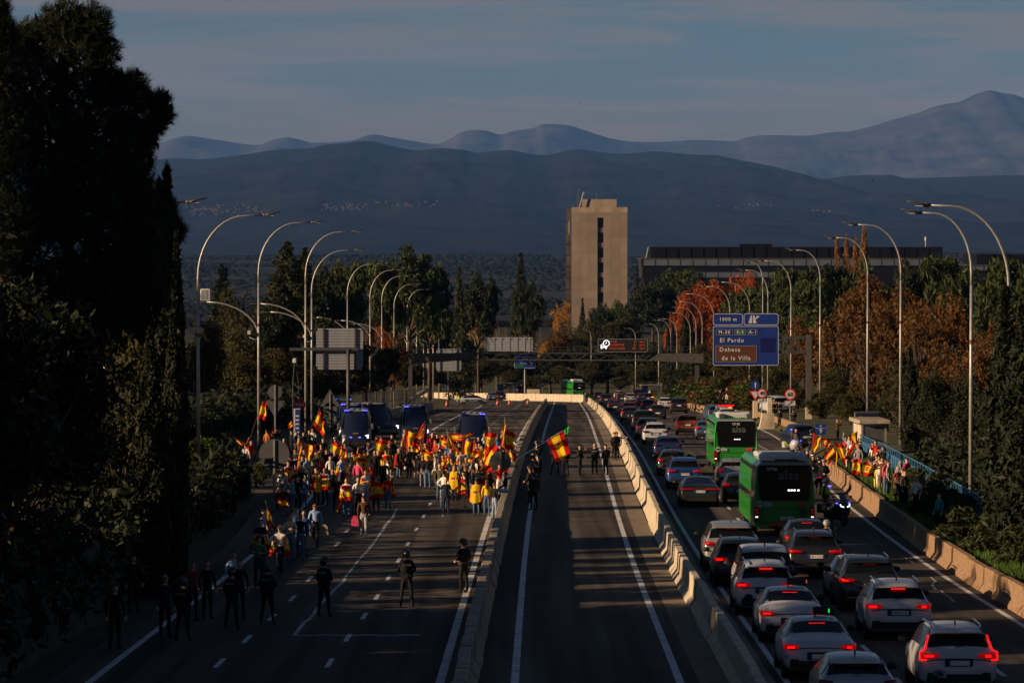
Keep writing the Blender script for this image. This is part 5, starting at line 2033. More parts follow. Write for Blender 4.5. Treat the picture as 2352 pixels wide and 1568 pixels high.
# the hedge bank that shades the left lanes
def hedge(name, label, uf, y0, y1, h, w, lf):
	pts = []
	L = int((y1 - y0) * 110)
	Y = NPR.uniform(y0, y1, L)
	a = NPR.uniform(0, pi, L)
	hh = h * (1 + .14 * np.sin(Y * .7) + .1 * np.sin(Y * 1.9 + 1))
	x = np.array([XC(q) + uf(q) for q in Y]) + np.cos(a) * w / 2 * (1 + .2 * np.sin(Y * 1.3))
	z = np.array([g(q) for q in Y]) + .3 + np.sin(a) ** .6 * hh * NPR.uniform(.55, 1, L)
	Pn = np.stack([x, Y, z], 1)
	V = leaves(Pn, .34, .4, 1.5, np.stack([np.cos(a), 0 * a, np.sin(a)], 1))
	mid = Vector((XC((y0 + y1) / 2) + uf((y0 + y1) / 2), (y0 + y1) / 2, g((y0 + y1) / 2)))
	V = V - np.array(mid)
	root = thing(name, mid, 0, label, 'hedge')
	link('foliage', quads_mesh('hedge_leaves', V, [LEAF[lf]]), root)
	m = MB()
	m.loft([[Vector((XC(q) + uf(q) + sx * w * .32, q, g(q) - .2 + zz_)) - mid for sx, zz_ in ((-1, 0), (-1, h * .75), (1, h * .75), (1, 0))] for q in rangef(y0, y1, 6)])
	m.obj('twigs', M['bark'], root)

hedge('hedge', 'dark clipped hedge along the left bank beside the crowd', pchip([(120, -14.2), (170, -14.4), (190, -16.0)]), 122, 188, 2.55, 1.6, 'pine_dark')

hedge('hedge', 'dark undergrowth behind the blue fence on the right', pchip([(120, 20.5), (150, 22.0), (260, 24.0)]), 118, 212, 1.7, 2.2, 'pine_dark')
hedge('hedge', 'dark undergrowth behind the iron bar fence on the left', pchip([(200, -24), (290, -24), (330, -22)]), 196, 330, 3.0, 3.0, 'pine_dark')
hedge('hedge', 'black overgrown hedge at the foot of the near pines, lower left corner', lambda Y: -13.6, 30, 121, 3.2, 2.4, 'cypress')
for (k, x, y, Y, w, lf, lb) in [
	('pine', 450, 800, 330, 120, 'pine_dark', 'dark evergreen behind the first clear lamp'), ('pine', 520, 810, 345, 130, 'pine_dark', 'dark evergreen behind the bar fence, left part'),
	('pine', 590, 790, 350, 120, 'pine_dark', 'dark evergreen behind the bar fence, right part'), ('pine', 690, 800, 370, 120, 'pine_dark', 'dark evergreen behind the two close lamps'),
	('pine', 770, 850, 380, 110, 'pine_dark', 'dark evergreen behind the police vans'), ('pine', 840, 840, 430, 110, 'pine_dark', 'dark evergreen behind the slip road fence, left'),
	('pine', 930, 830, 520, 100, 'pine_dark', 'dark evergreen behind the slip road fence, right'), ('pine', 610, 880, 320, 110, 'pine_dark', 'low dark evergreen behind the lattice mast'),
	('pine', 540, 900, 315, 120, 'pine_dark', 'low dark evergreen seen through the bar fence'), ('pine', 460, 900, 300, 120, 'pine_dark', 'low dark evergreen left of the bar fence'),
	('pine', 680, 880, 335, 110, 'pine_dark', 'low dark evergreen behind the no-entry sign'), ('pine', 990, 850, 640, 90, 'pine_dark', 'low dark evergreen left of the far wall'),
	('pine', 1040, 870, 730, 90, 'pine_dark', 'low dark evergreen above the far wall')]:
	ptree(k, x, y, Y, w, lb, lf, BG)
for (k, x, y, Y, w, lf, lb) in [
	('broad', 2150, 860, 225, 120, 'pine_dark', 'dark low tree behind the near fence end'), ('broad', 2230, 870, 200, 130, 'pine_dark', 'dark low tree right of the second lamp'),
	('broad', 2040, 900, 270, 110, 'pine_dark', 'dark low tree behind the shelter roof'), ('broad', 1960, 900, 300, 110, 'olive', 'dark low tree behind the raised arm'),
	('broad', 2290, 900, 165, 130, 'pine_dark', 'dark low tree at the right border beyond the cypress'), ('broad', 2330, 1050, 130, 120, 'pine_dark', 'black low tree at the right border'),
	('broad', 2110, 930, 235, 90, 'pine_dark', 'dark low tree behind the red jacket'), ('broad', 1890, 900, 330, 100, 'olive', 'green-gold low tree behind the kilometre plate'),
	('broad', 1830, 880, 380, 90, 'olive', 'green-gold low tree behind the police group')]:
	ptree(k, x, y, Y, w, lb, lf, RG)

# grass on the right verge
def verge_grass():
	n = 26000
	Y = NPR.uniform(118, 225, n)
	u = np.array([RIGHT_EDGE(q) for q in Y]) + NPR.uniform(.62, 3.3, n)
	x = np.array([XC(q) for q in Y]) + u
	z = np.array([g(q) for q in Y]) + .55
	h = NPR.uniform(.06, .30, n) * (1 + .5 * np.sin(Y * .5) ** 2)
	a = NPR.uniform(0, pi, n)
	w = .03
	dx, dy = np.cos(a) * w, np.sin(a) * w
	lx, ly = NPR.normal(0, .07, n), NPR.normal(0, .07, n)
	V = np.stack([np.stack([x - dx, Y - dy, z], 1), np.stack([x + dx, Y + dy, z], 1), np.stack([x + lx, Y + ly, z + h], 1)], 1)
	o = link('grass', quads_mesh('grass_blades', V, [LEAF['grass']], 3))
	tag(o, 'short green grass growing on the right verge', 'grass', kind='stuff')

verge_grass()

# far forest of the plain: one mass of low crowns
def far_forest():
	V, Fc = [], []
	N = 24000
	rs = random.Random(3)
	ico = [(0, 0, 1), (.89, 0, .45), (.28, .85, .45), (-.72, .53, .45), (-.72, -.53, .45), (.28, -.85, .45), (.8, .5, -.2), (-.3, .9, -.2), (-.95, 0, -.2), (-.3, -.9, -.2), (.8, -.5, -.2)]
	fc = [(0, 1, 2), (0, 2, 3), (0, 3, 4), (0, 4, 5), (0, 5, 1), (1, 6, 2), (2, 7, 3), (3, 8, 4), (4, 9, 5), (5, 10, 1), (2, 6, 7), (3, 7, 8), (4, 8, 9), (5, 9, 10), (1, 10, 6)]
	for i in range(N):
		Y = 1600 + 6200 * rs.random() ** 1.3
		X = rs.uniform(-.165, .155) * Y
		if mnoise.noise((X / 500, Y / 700, 5)) < -.28:
			continue
		r = rs.uniform(2.2, 4.6) * (1 + Y / 9000)
		z = g(Y) + (mnoise.noise((X / 1300.0, Y / 1500.0, 0.3)) * 14 + mnoise.noise((X / 420.0, Y / 500.0, 2.3)) * 4) * min(1, (Y - 1000) / 2500.0)
		o = len(V)
		V += [(X + a * r * rs.uniform(.8, 1.2), Y + b * r, z + r * .1 + c * r * .55 * rs.uniform(.8, 1.2)) for a, b, c in ico]
		Fc += [tuple(q + o for q in f) for f in fc]
	m = MB()
	m.add(V, Fc)
	tag(m.obj('far_forest', mat('far holm oak wood', (0.005, 0.007, 0.005), 1.0, col2=(0.014, 0.014, 0.010), scale=.004, space='World', spec=0), smooth=True), kind='stuff')

far_forest()

# far villages at the foot of the mountains: a scatter of pale houses
def far_town():
	from mathutils.bvhtree import BVHTree
	bv = BVHTree.FromPolygons(*RIDGE['mountain_near'])
	m = MB()
	rs = random.Random(8)
	for (x0, x1, y0, y1, n) in ((425, 620, 470, 496, 60), (440, 500, 480, 485, 26), (740, 840, 468, 484, 44), (860, 1010, 464, 476, 26), (1640, 1780, 470, 480, 10), (1860, 1912, 484, 488, 9), (2080, 2120, 486, 492, 6)):
		for i in range(n):
			x, y = rs.uniform(x0, x1), rs.uniform(y0, y1)
			hit = bv.ray_cast(Vector((0, 0, CAMZ)), Vector(ray(x, y)).normalized())
			if hit[0] is None:
				continue
			c = hit[0]
			w, d, h = rs.uniform(4, 11), 9, rs.uniform(3, 5)
			m.box((c.x, c.y, c.z + h / 2 - 3), (w, d, h + 6), 0)
			m.prism([(c.x - w / 2 - 1, c.z + h), (c.x + w / 2 + 1, c.z + h), (c.x, c.z + h + 3)], c.y - 7, c.y + 7, 1)
	tag(m.obj('far_town', [mat('pale house walls', (0.08, 0.066, 0.046), .9), mat('tile roofs', (0.07, 0.05, 0.035), .9)]), kind='stuff')

far_town()
# vehicles
M['glass_car'] = mat('tinted car glass', (0.004, 0.005, 0.006), 0.12, spec=0.28)
M['tyre'] = mat('tyre rubber', (0.012, 0.012, 0.012), 0.9)
M['rim'] = mat('wheel rim', (0.18, 0.18, 0.19), 0.35, metal=.8)
M['black_plastic'] = mat('black plastic', (0.012, 0.012, 0.013), 0.6)
M['chrome'] = mat('chrome strip', (0.5, 0.5, 0.5), 0.2, metal=1.0)
M['tail_off'] = mat('unlit tail lamp', (0.10, 0.004, 0.004), 0.2, spec=.5)
M['tail_dim'] = mat('glowing tail lamp', (0.16, 0.004, 0.004), 0.25, emit=(1.0, 0.004, 0.003), estr=0.12)
M['tail_on'] = mat('lit brake lamp', (0.2, 0.004, 0.004), 0.25, emit=(1.0, 0.004, 0.003), estr=1.1)
M['amber_on'] = mat('lit indicator', (0.3, 0.06, 0.0), 0.25, emit=(1.0, 0.22, 0.02), estr=1.6)
M['plate_white'] = mat('number plate white', (0.55, 0.55, 0.56), 0.5)
M['plate_blue'] = mat('number plate blue', (0.01, 0.03, 0.30), 0.5)
M['blue_on'] = mat('flashing blue light', (0.02, 0.02, 0.3), 0.3, emit=(0.10, 0.08, 1.0), estr=2.4)
M['blue_off'] = mat('blue light dome', (0.01, 0.015, 0.10), 0.2, spec=.5)
M['head_on'] = mat('lit headlamp', (0.6, 0.6, 0.6), 0.2, emit=(1.0, 0.95, 0.85), estr=1.6)
M['white_on'] = mat('white position light', (0.6, 0.6, 0.6), 0.2, emit=(1.0, 1.0, 0.95), estr=1.8)

def paint(name, c, metal=0.0, rough=0.35):
	return mat('paint ' + name, c, rough, metal=metal, spec=0.5, coat=0.5)

PAINT = {'black': paint('black', (0.008, 0.008, 0.009)), 'darkgrey': paint('dark grey', (0.025, 0.027, 0.03), .4), 'white': paint('white', (0.36, 0.37, 0.41)), 'silver': paint('silver', (0.34, 0.34, 0.34), .6),
		'grey': paint('grey', (0.13, 0.13, 0.135), .5), 'navy': paint('navy', (0.010, 0.022, 0.085), .3), 'blue': paint('blue', (0.010, 0.045, 0.17), .3), 'maroon': paint('maroon', (0.075, 0.012, 0.018), .3),
		'orange': paint('copper orange', (0.22, 0.055, 0.018), .3), 'greenblack': paint('green black', (0.012, 0.02, 0.018), .3), 'busgreen': paint('bus green', (0.010, 0.175, 0.012), 0, .4), 'police': paint('police navy', (0.005, 0.008, 0.022)),
		'bluegrey': paint('blue grey', (0.05, 0.09, 0.15), .3)}

# car shapes: stations (y from the rear bumper, z low, z belt, z top, half width at belt, half width at top)
SHAPES = {
	'sedan': dict(L=4.65, W=1.83, st=[(0.0, .38, .56, .60, .70, .62), (.05, .30, .74, .80, .86, .72), (.12, .26, .90, .97, .89, .74), (.55, .22, .98, 1.05, .905, .72), (.80, .20, .98, 1.10, .915, .66), (1.40, .20, .98, 1.40, .915, .56),
									(1.75, .20, .98, 1.455, .915, .55), (2.5, .20, .97, 1.46, .915, .56), (2.95, .20, .96, 1.38, .915, .58), (3.65, .20, .94, 1.00, .90, .70), (4.2, .22, .84, .90, .87, .66), (4.55, .26, .70, .76, .78, .55), (4.65, .36, .56, .60, .66, .46)],
				rw=(4, 5), fw=(8, 9), sw=(4, 9), tail_z=.86, tail_h=.17, tail_w=.36, plate_z=.62, wh=.32),
	'fastback': dict(L=4.95, W=1.91, st=[(0.0, .38, .56, .60, .72, .64), (.05, .30, .74, .82, .90, .74), (.12, .26, .92, 1.02, .93, .76), (.38, .22, .98, 1.08, .945, .74), (.60, .20, .98, 1.13, .955, .70), (1.55, .20, .98, 1.38, .955, .57),
										(1.95, .20, .98, 1.42, .955, .56), (2.7, .20, .97, 1.42, .955, .57), (3.15, .20, .96, 1.34, .955, .6), (3.85, .20, .94, .98, .94, .72), (4.4, .22, .82, .88, .91, .68), (4.85, .26, .70, .74, .80, .56), (4.95, .36, .56, .60, .68, .48)],
					rw=(4, 5), fw=(8, 9), sw=(4, 9), tail_z=.90, tail_h=.10, tail_w=.62, plate_z=.78, wh=.34),
	'suv': dict(L=4.5, W=1.85, st=[(0.0, .40, .60, .64, .72, .64), (.05, .32, .80, .86, .88, .76), (.12, .28, .98, 1.06, .91, .78), (.20, .26, 1.03, 1.14, .92, .76), (.50, .24, 1.04, 1.50, .925, .63), (.78, .24, 1.04, 1.61, .925, .60),
									(1.6, .24, 1.03, 1.645, .925, .61), (2.4, .24, 1.02, 1.63, .925, .61), (2.8, .24, 1.01, 1.53, .925, .63), (3.45, .24, 1.00, 1.10, .91, .74), (4.0, .26, .94, 1.02, .89, .72), (4.38, .30, .80, .88, .82, .6), (4.5, .40, .64, .68, .70, .52)],
				rw=(3, 4), fw=(8, 9), sw=(4, 9), tail_z=.98, tail_h=.18, tail_w=.42, plate_z=.80, wh=.36),
	'bigsuv': dict(L=4.9, W=1.98, st=[(0.0, .44, .66, .70, .80, .72), (.05, .36, .88, .94, .95, .84), (.10, .32, 1.06, 1.14, .98, .86), (.16, .30, 1.12, 1.22, .99, .84), (.42, .28, 1.13, 1.62, .99, .72), (.72, .28, 1.13, 1.74, .99, .68),
									(1.7, .28, 1.12, 1.78, .99, .69), (2.6, .28, 1.11, 1.76, .99, .69), (3.0, .28, 1.10, 1.66, .99, .7), (3.6, .28, 1.09, 1.18, .975, .8), (4.3, .30, 1.02, 1.10, .95, .78), (4.78, .34, .86, .94, .88, .66), (4.9, .44, .68, .72, .76, .56)],
				rw=(3, 4), fw=(8, 9), sw=(4, 9), tail_z=1.06, tail_h=.20, tail_w=.34, plate_z=.92, wh=.38),
	'hatch': dict(L=4.1, W=1.76, st=[(0.0, .36, .54, .58, .68, .60), (.05, .28, .72, .80, .83, .72), (.12, .24, .92, 1.00, .865, .72), (.22, .22, .96, 1.08, .875, .70), (.55, .20, .97, 1.34, .88, .58), (.85, .20, .97, 1.44, .88, .55),
									(1.5, .20, .96, 1.47, .88, .56), (2.1, .20, .95, 1.46, .88, .56), (2.5, .20, .94, 1.36, .88, .58), (3.15, .20, .92, 1.00, .865, .70), (3.7, .22, .84, .90, .84, .66), (4.0, .26, .70, .76, .76, .56), (4.1, .36, .54, .58, .64, .46)],
				rw=(3, 4), fw=(8, 9), sw=(4, 9), tail_z=.92, tail_h=.22, tail_w=.28, plate_z=.62, wh=.32),
	'van': dict(L=4.5, W=1.84, st=[(0.0, .40, .60, .64, .78, .72), (.04, .32, .84, .90, .90, .84), (.08, .28, 1.02, 1.12, .915, .86), (.12, .26, 1.06, 1.20, .92, .85), (.26, .24, 1.06, 1.72, .92, .74), (.46, .24, 1.06, 1.82, .92, .71),
									(1.6, .24, 1.06, 1.86, .92, .72), (2.6, .24, 1.05, 1.84, .92, .71), (3.0, .24, 1.04, 1.70, .92, .71), (3.7, .24, 1.02, 1.16, .91, .76), (4.15, .26, .96, 1.04, .89, .74), (4.42, .30, .80, .88, .82, .64), (4.5, .40, .62, .66, .70, .54)],
				rw=(3, 4), fw=(8, 9), sw=(4, 9), tail_z=1.10, tail_h=.42, tail_w=.13, plate_z=.80, wh=.33),
}

def ring(y, zl, zb, zt, wb, wt):
	h = [(0, zl), (wb * .80, zl), (wb * .96, zl + .07), (wb, zl + (zb - zl) * .35), (wb * 1.0, zb - (zb - zl) * .12), (wb * .965, zb), (wt + (wb * .965 - wt) * .12, zt - (zt - zb) * .14), (wt, zt - .035), (wt * .82, zt), (wt * .4, zt + .016), (0, zt + .02)]
	half = [(x, y, z) for x, z in h]
	return half[:-1] + [half[-1]] + [(-x, y, z) for x, _, z in reversed(half[1:-1])]

def patch(rings, s0, s1, k0, k1, n=5, mk=5, inset=(.06, .06), off=.012, mt=None, bend=None):
	def at(s, k):
		i = min(int(s), len(rings) - 2)
		fs = s - i
		N = len(rings[0])
		j = int(math.floor(k))
		fk = k - j
		a = Vector(rings[i][j % N]).lerp(Vector(rings[i][(j + 1) % N]), fk)
		b = Vector(rings[i + 1][j % N]).lerp(Vector(rings[i + 1][(j + 1) % N]), fk)
		return a.lerp(b, fs)
	S0, S1 = s0 + (s1 - s0) * inset[0], s1 - (s1 - s0) * inset[0]
	K0, K1 = k0 + (k1 - k0) * inset[1], k1 - (k1 - k0) * inset[1]
	vv, ff = [], []
	for i in range(n + 1):
		for j in range(mk + 1):
			s, k = S0 + (S1 - S0) * i / n, K0 + (K1 - K0) * j / mk
			p = at(s, k)
			e = 1e-2
			du, dv = at(min(s + e, len(rings) - 1.001), k) - at(max(0, s - e), k), at(s, k + e) - at(s, k - e)
			nn = dv.cross(du)
			nn = nn.normalized() if nn.length > 1e-9 else Vector((0, 0, 1))
			ctr = Vector((0, p.y, .8))
			if nn.dot(p - ctr) < 0:
				nn = -nn
			vv.append(p + nn * off)
	for i in range(n):
		for j in range(mk):
			a = i * (mk + 1) + j
			ff.append((a, a + 1, a + mk + 2, a + mk + 1))
	return vv, ff

CARMESH = {}
LAMP_RS = random.Random(41)

def car_meshes(kind):
	if kind in CARMESH:
		return CARMESH[kind]
	sh = SHAPES[kind]
	R = [ring(*s) for s in sh['st']]
	D = {}
	m = MB()
	m.loft(R)
	D['body'] = m.mesh('body_shell', [PAINT['black']], True)
	def pm(name, args, mt, **kw):
		q = MB()
		v, f = patch(R, *args, **kw)
		q.add(v, f)
		return q.mesh(name, [mt], True)
	rw, fw, sw = sh['rw'], sh['fw'], sh['sw']
	D['rear_window'] = pm('rear_window', (rw[0], rw[1], 6.6, 13.4), M['glass_car'], n=4, mk=8, inset=(.08, .03))
	D['windscreen'] = pm('windscreen', (fw[0], fw[1], 6.6, 13.4), M['glass_car'], n=4, mk=8, inset=(.06, .03))
	D['side_window_r'] = pm('side_window', (sw[0], sw[1], 5.15, 6.7), M['glass_car'], n=10, mk=3, inset=(.05, .05))
	D['side_window_l'] = pm('side_window', (sw[0], sw[1], 13.3, 14.85), M['glass_car'], n=10, mk=3, inset=(.05, .05))
	W, z, h, w = sh['W'] / 2, sh['tail_z'], sh['tail_h'], sh['tail_w']
	for s, nm in ((1, 'tail_r'), (-1, 'tail_l')):
		q = MB()
		# lamp wraps round the rear corner
		x1, x0 = W * .985, W - w
		pts = [(x1, .34), (x1 - .005, .18), (x1 - .05, .05), (x1 - .16, .008), (x0, -.012)]
		rr = []
		for i, (x, y) in enumerate(pts):
			t = i / (len(pts) - 1)
			hh = h / 2 * (1 - .45 * t) * (.75 if i == 0 else 1)
			zz_ = z + (.03 if i == 0 else 0)
			rr.append([(s * x, y, zz_ - hh), (s * (x + .004), y - .012, zz_), (s * x, y, zz_ + hh), (s * (x - .06), y + .05, zz_)])
		q.loft(rr)
		D[nm] = q.mesh('tail_light', [M['tail_off']], True)
	q = MB()
	q.box((0, .014, sh['plate_z'] + .015), (.66, .03, .19))
	D['recess'] = q.mesh('plate_recess', [M['black_plastic']])
	q = MB()
	for s in (-1, 1):
		q.box((s * W * .70, -.004, sh['st'][0][1] + .16), (.20, .02, .035))
	D['reflector'] = q.mesh('reflectors', [M['tail_off']])
	q = MB()
	v_, f_ = patch(R, 1.0, 1.12, 6.0, 14.0, n=1, mk=12, inset=(.0, .02), off=.004)
	q.add(v_, f_)
	D['seam'] = q.mesh('boot_seam', [M['black_plastic']])
	q = MB()
	e_ = sh['st'][rw[0]]
	q.box((.06, e_[0] - .02, e_[3] + .05), (.34, .02, .018), rot=Matrix.Rotation(-.12, 3, 'Y'))
	D['wiper'] = q.mesh('rear_wiper', [M['black_plastic']])
	q = MB()
	q.box((0, .004, sh['plate_z']), (.52, .03, .115))
	D['plate'] = q.mesh('number_plate', [M['plate_white']])
	q = MB()
	q.box((-.235, -.006, sh['plate_z']), (.05, .03, .113))
	D['plate_eu'] = q.mesh('plate_band', [M['plate_blue']])
	q = MB()
	zb = sh['st'][0][1]
	q.loft([[(-W * .80, .0, zb - .06), (-W * .86, .08, zb + .02), (-W * .86, .10, zb + .12), (-W * .80, -.012, zb + .14)], [(W * .80, .0, zb - .06), (W * .86, .08, zb + .02), (W * .86, .10, zb + .12), (W * .80, -.012, zb + .14)]])
	D['bumper'] = q.mesh('bumper', [M['black_plastic']])
	r = sh['wh']
	q = MB()
	n = 20
	q.loft([[(x, rr * cos(2 * pi * k / n), rr * sin(2 * pi * k / n)) for k in range(n)] for x, rr in ((-.11, r * .62), (-.115, r * .9), (-.08, r), (.08, r), (.115, r * .9), (.11, r * .62))])
	D['tyre'] = q.mesh('tyre', [M['tyre']], True)
	q = MB()
	q.loft([[(x, rr * cos(2 * pi * k / n), rr * sin(2 * pi * k / n)) for k in range(n)] for x, rr in ((-.10, r * .60), (.117, r * .60), (.10, r * .45), (.115, r * .12))])
	D['rim'] = q.mesh('rim', [M['rim']])
	belt = sh['st'][4][2]
	for s, nm in ((1, 'mirror_r'), (-1, 'mirror_l')):
		q = MB()
		yy = sh['st'][8][0] + .25
		q.sphere((s * (W + .13), yy, belt + .10), (.125, .075, .085))
		q.box((s * (W + .02), yy, belt + .03), (.14, .05, .04))
		D[nm] = q.mesh('wing_mirror', [M['black_plastic']], True)
	q = MB()
	rt = sh['st'][rw[1] + 1]
	q.prism([(0, 0), (.02, .10), (.0, .11), (-.02, 0)], -.02, .02)
	D['fin'] = q.mesh('roof_aerial', [M['black_plastic']])
	q = MB()
	e = sh['st'][rw[1]]
	y0, z0 = e[0] - .10, e[3] - .02
	q.box((0, y0 - .05, z0 - .035), (.40, .03, .028))
	D['brake'] = q.mesh('high_brake_light', [M['tail_off']])
	q = MB()
	q.box((0, y0 + .02, z0 + .02), (e[5] * 1.7, .26, .03))
	D['spoiler'] = q.mesh('spoiler', [PAINT['black']])
	if kind in ('suv', 'bigsuv', 'van'):
		a, b = sh['st'][rw[1] + 1], sh['st'][fw[0] - 1]
		for s, nm in ((1, 'rail_r'), (-1, 'rail_l')):
			q = MB()
			q.tube([(s * (a[5] - .02), a[0] - .2, a[3] - .01), (s * (a[5] - .0), a[0] + .1, a[3] + .05), (s * (b[5]), b[0] - .1, b[3] + .05), (s * b[5], b[0] + .2, b[3] - .02)], .022, 6)
			D[nm] = q.mesh('roof_rail', [M['chrome']])
	q = MB()
	q.box((0, sh['L'] / 2, .3), (W * 1.6, sh['L'] * .86, .2))
	D['under'] = q.mesh('underbody', [M['black_plastic']])
	CARMESH[kind] = D
	return D

def setmat(o, mt, i=0):
	o.material_slots[i].link = 'OBJECT'
	o.material_slots[i].material = mt

def car(label, kind, color, loc, rz, tail='off', brake=False, plate=None, group='vehicles queueing on the right carriageway', rails=False, detail=True, chrome=False, slope_x=0.0, name='car', cat='car', indicator=None, sxyz=(1, 1, 1)):
	D = car_meshes(kind)
	sh = SHAPES[kind]
	root = thing(name, loc, rz, label, cat, group)
	root.rotation_euler = (slope_x, 0, rz)
	root.scale = sxyz
	b = link('body', D['body'], root)
	setmat(b, PAINT[color])
	ss = b.modifiers.new('smooth', 'SUBSURF')
	ss.levels = ss.render_levels = 1
	for nm in ('rear_window', 'windscreen'):
		link(nm, D[nm], root)
	link('side_window', D['side_window_r'], root)
	link('side_window', D['side_window_l'], root)
	for nm in ('tail_r', 'tail_l'):
		o = link('tail_light', D[nm], root)
		setmat(o, M['tail_dim' if tail != 'off' else 'tail_off'])
		if tail == 'on':
			sg = 1 if nm[-1] == 'r' else -1
			q = MB()
			ww, xx = sh['tail_w'] * LAMP_RS.uniform(.30, .60), sh['W'] / 2 - .05 - sh['tail_w'] * LAMP_RS.uniform(.30, .45)
			q.box((sg * xx, -.014, sh['tail_z'] - .01), (ww, .035, sh['tail_h'] * LAMP_RS.uniform(.22, .40)), rot=Matrix.Rotation(sg * -.10, 3, 'Z'))
			q.obj('lit_lamp', M['tail_on'], o)
		if indicator and nm[-1] == indicator:
			setmat(o, M['amber_on'])
	o = link('number_plate', D['plate'], root)
	link('plate_band', D['plate_eu'], o)
	if plate:
		text('lettering', plate, .105, o, (.03, -.013, sh['plate_z'] - .002), FRONT, M['sign_black'], ext=.001)
	link('rear_bumper', D['bumper'], root)
	link('plate_recess', D['recess'], root)
	link('reflectors', D['reflector'], root)
	link('boot_seam', D['seam'], root)
	if kind not in ('sedan', 'fastback'):
		link('rear_wiper', D['wiper'], root)
	link('underbody', D['under'], root)
	W, r = sh['W'] / 2, sh['wh']
	for sx in (-1, 1):
		for yy in (sh['L'] * .19, sh['L'] * .80):
			o = link('wheel', D['tyre'], root, (sx * (W - .12), yy, r), (0, 0, 0 if sx > 0 else pi))
			link('rim', D['rim'], o)
	link('wing_mirror', D['mirror_r'], root)
	link('wing_mirror', D['mirror_l'], root)
	rt = sh['st'][sh['rw'][1] + 1]
	link('roof_aerial', D['fin'], root, (0, rt[0] + .1, rt[3] + .02), (0, 0, pi / 2))
	o = link('high_brake_light', D['brake'], root)
	setmat(o, M['tail_on'] if brake else M['tail_off'])
	if kind not in ('sedan', 'fastback', 'van'):
		o = link('spoiler', D['spoiler'], root)
		setmat(o, PAINT[color])
	if rails and 'rail_r' in D:
		link('roof_rail', D['rail_r'], root)
		link('roof_rail', D['rail_l'], root)
	if chrome:
		q = MB()
		q.box((0, -.012, sh['st'][0][1] + .06), (W * 1.5, .03, .045))
		q.obj('bumper_strip', M['chrome'], root)
	return root

def z5(x, y): return 1320.7 + .20136 * x, 861.3 + .20136 * y
def z6(x, y): return 1550.4 + .2198 * x, 890 + .2198 * y
def z7(x, y): return 1550.4 + .24939 * x, 1177.1 + .24939 * y
def z9(x, y): return 1866.2 + .24937 * x, 1177.1 + .24937 * y

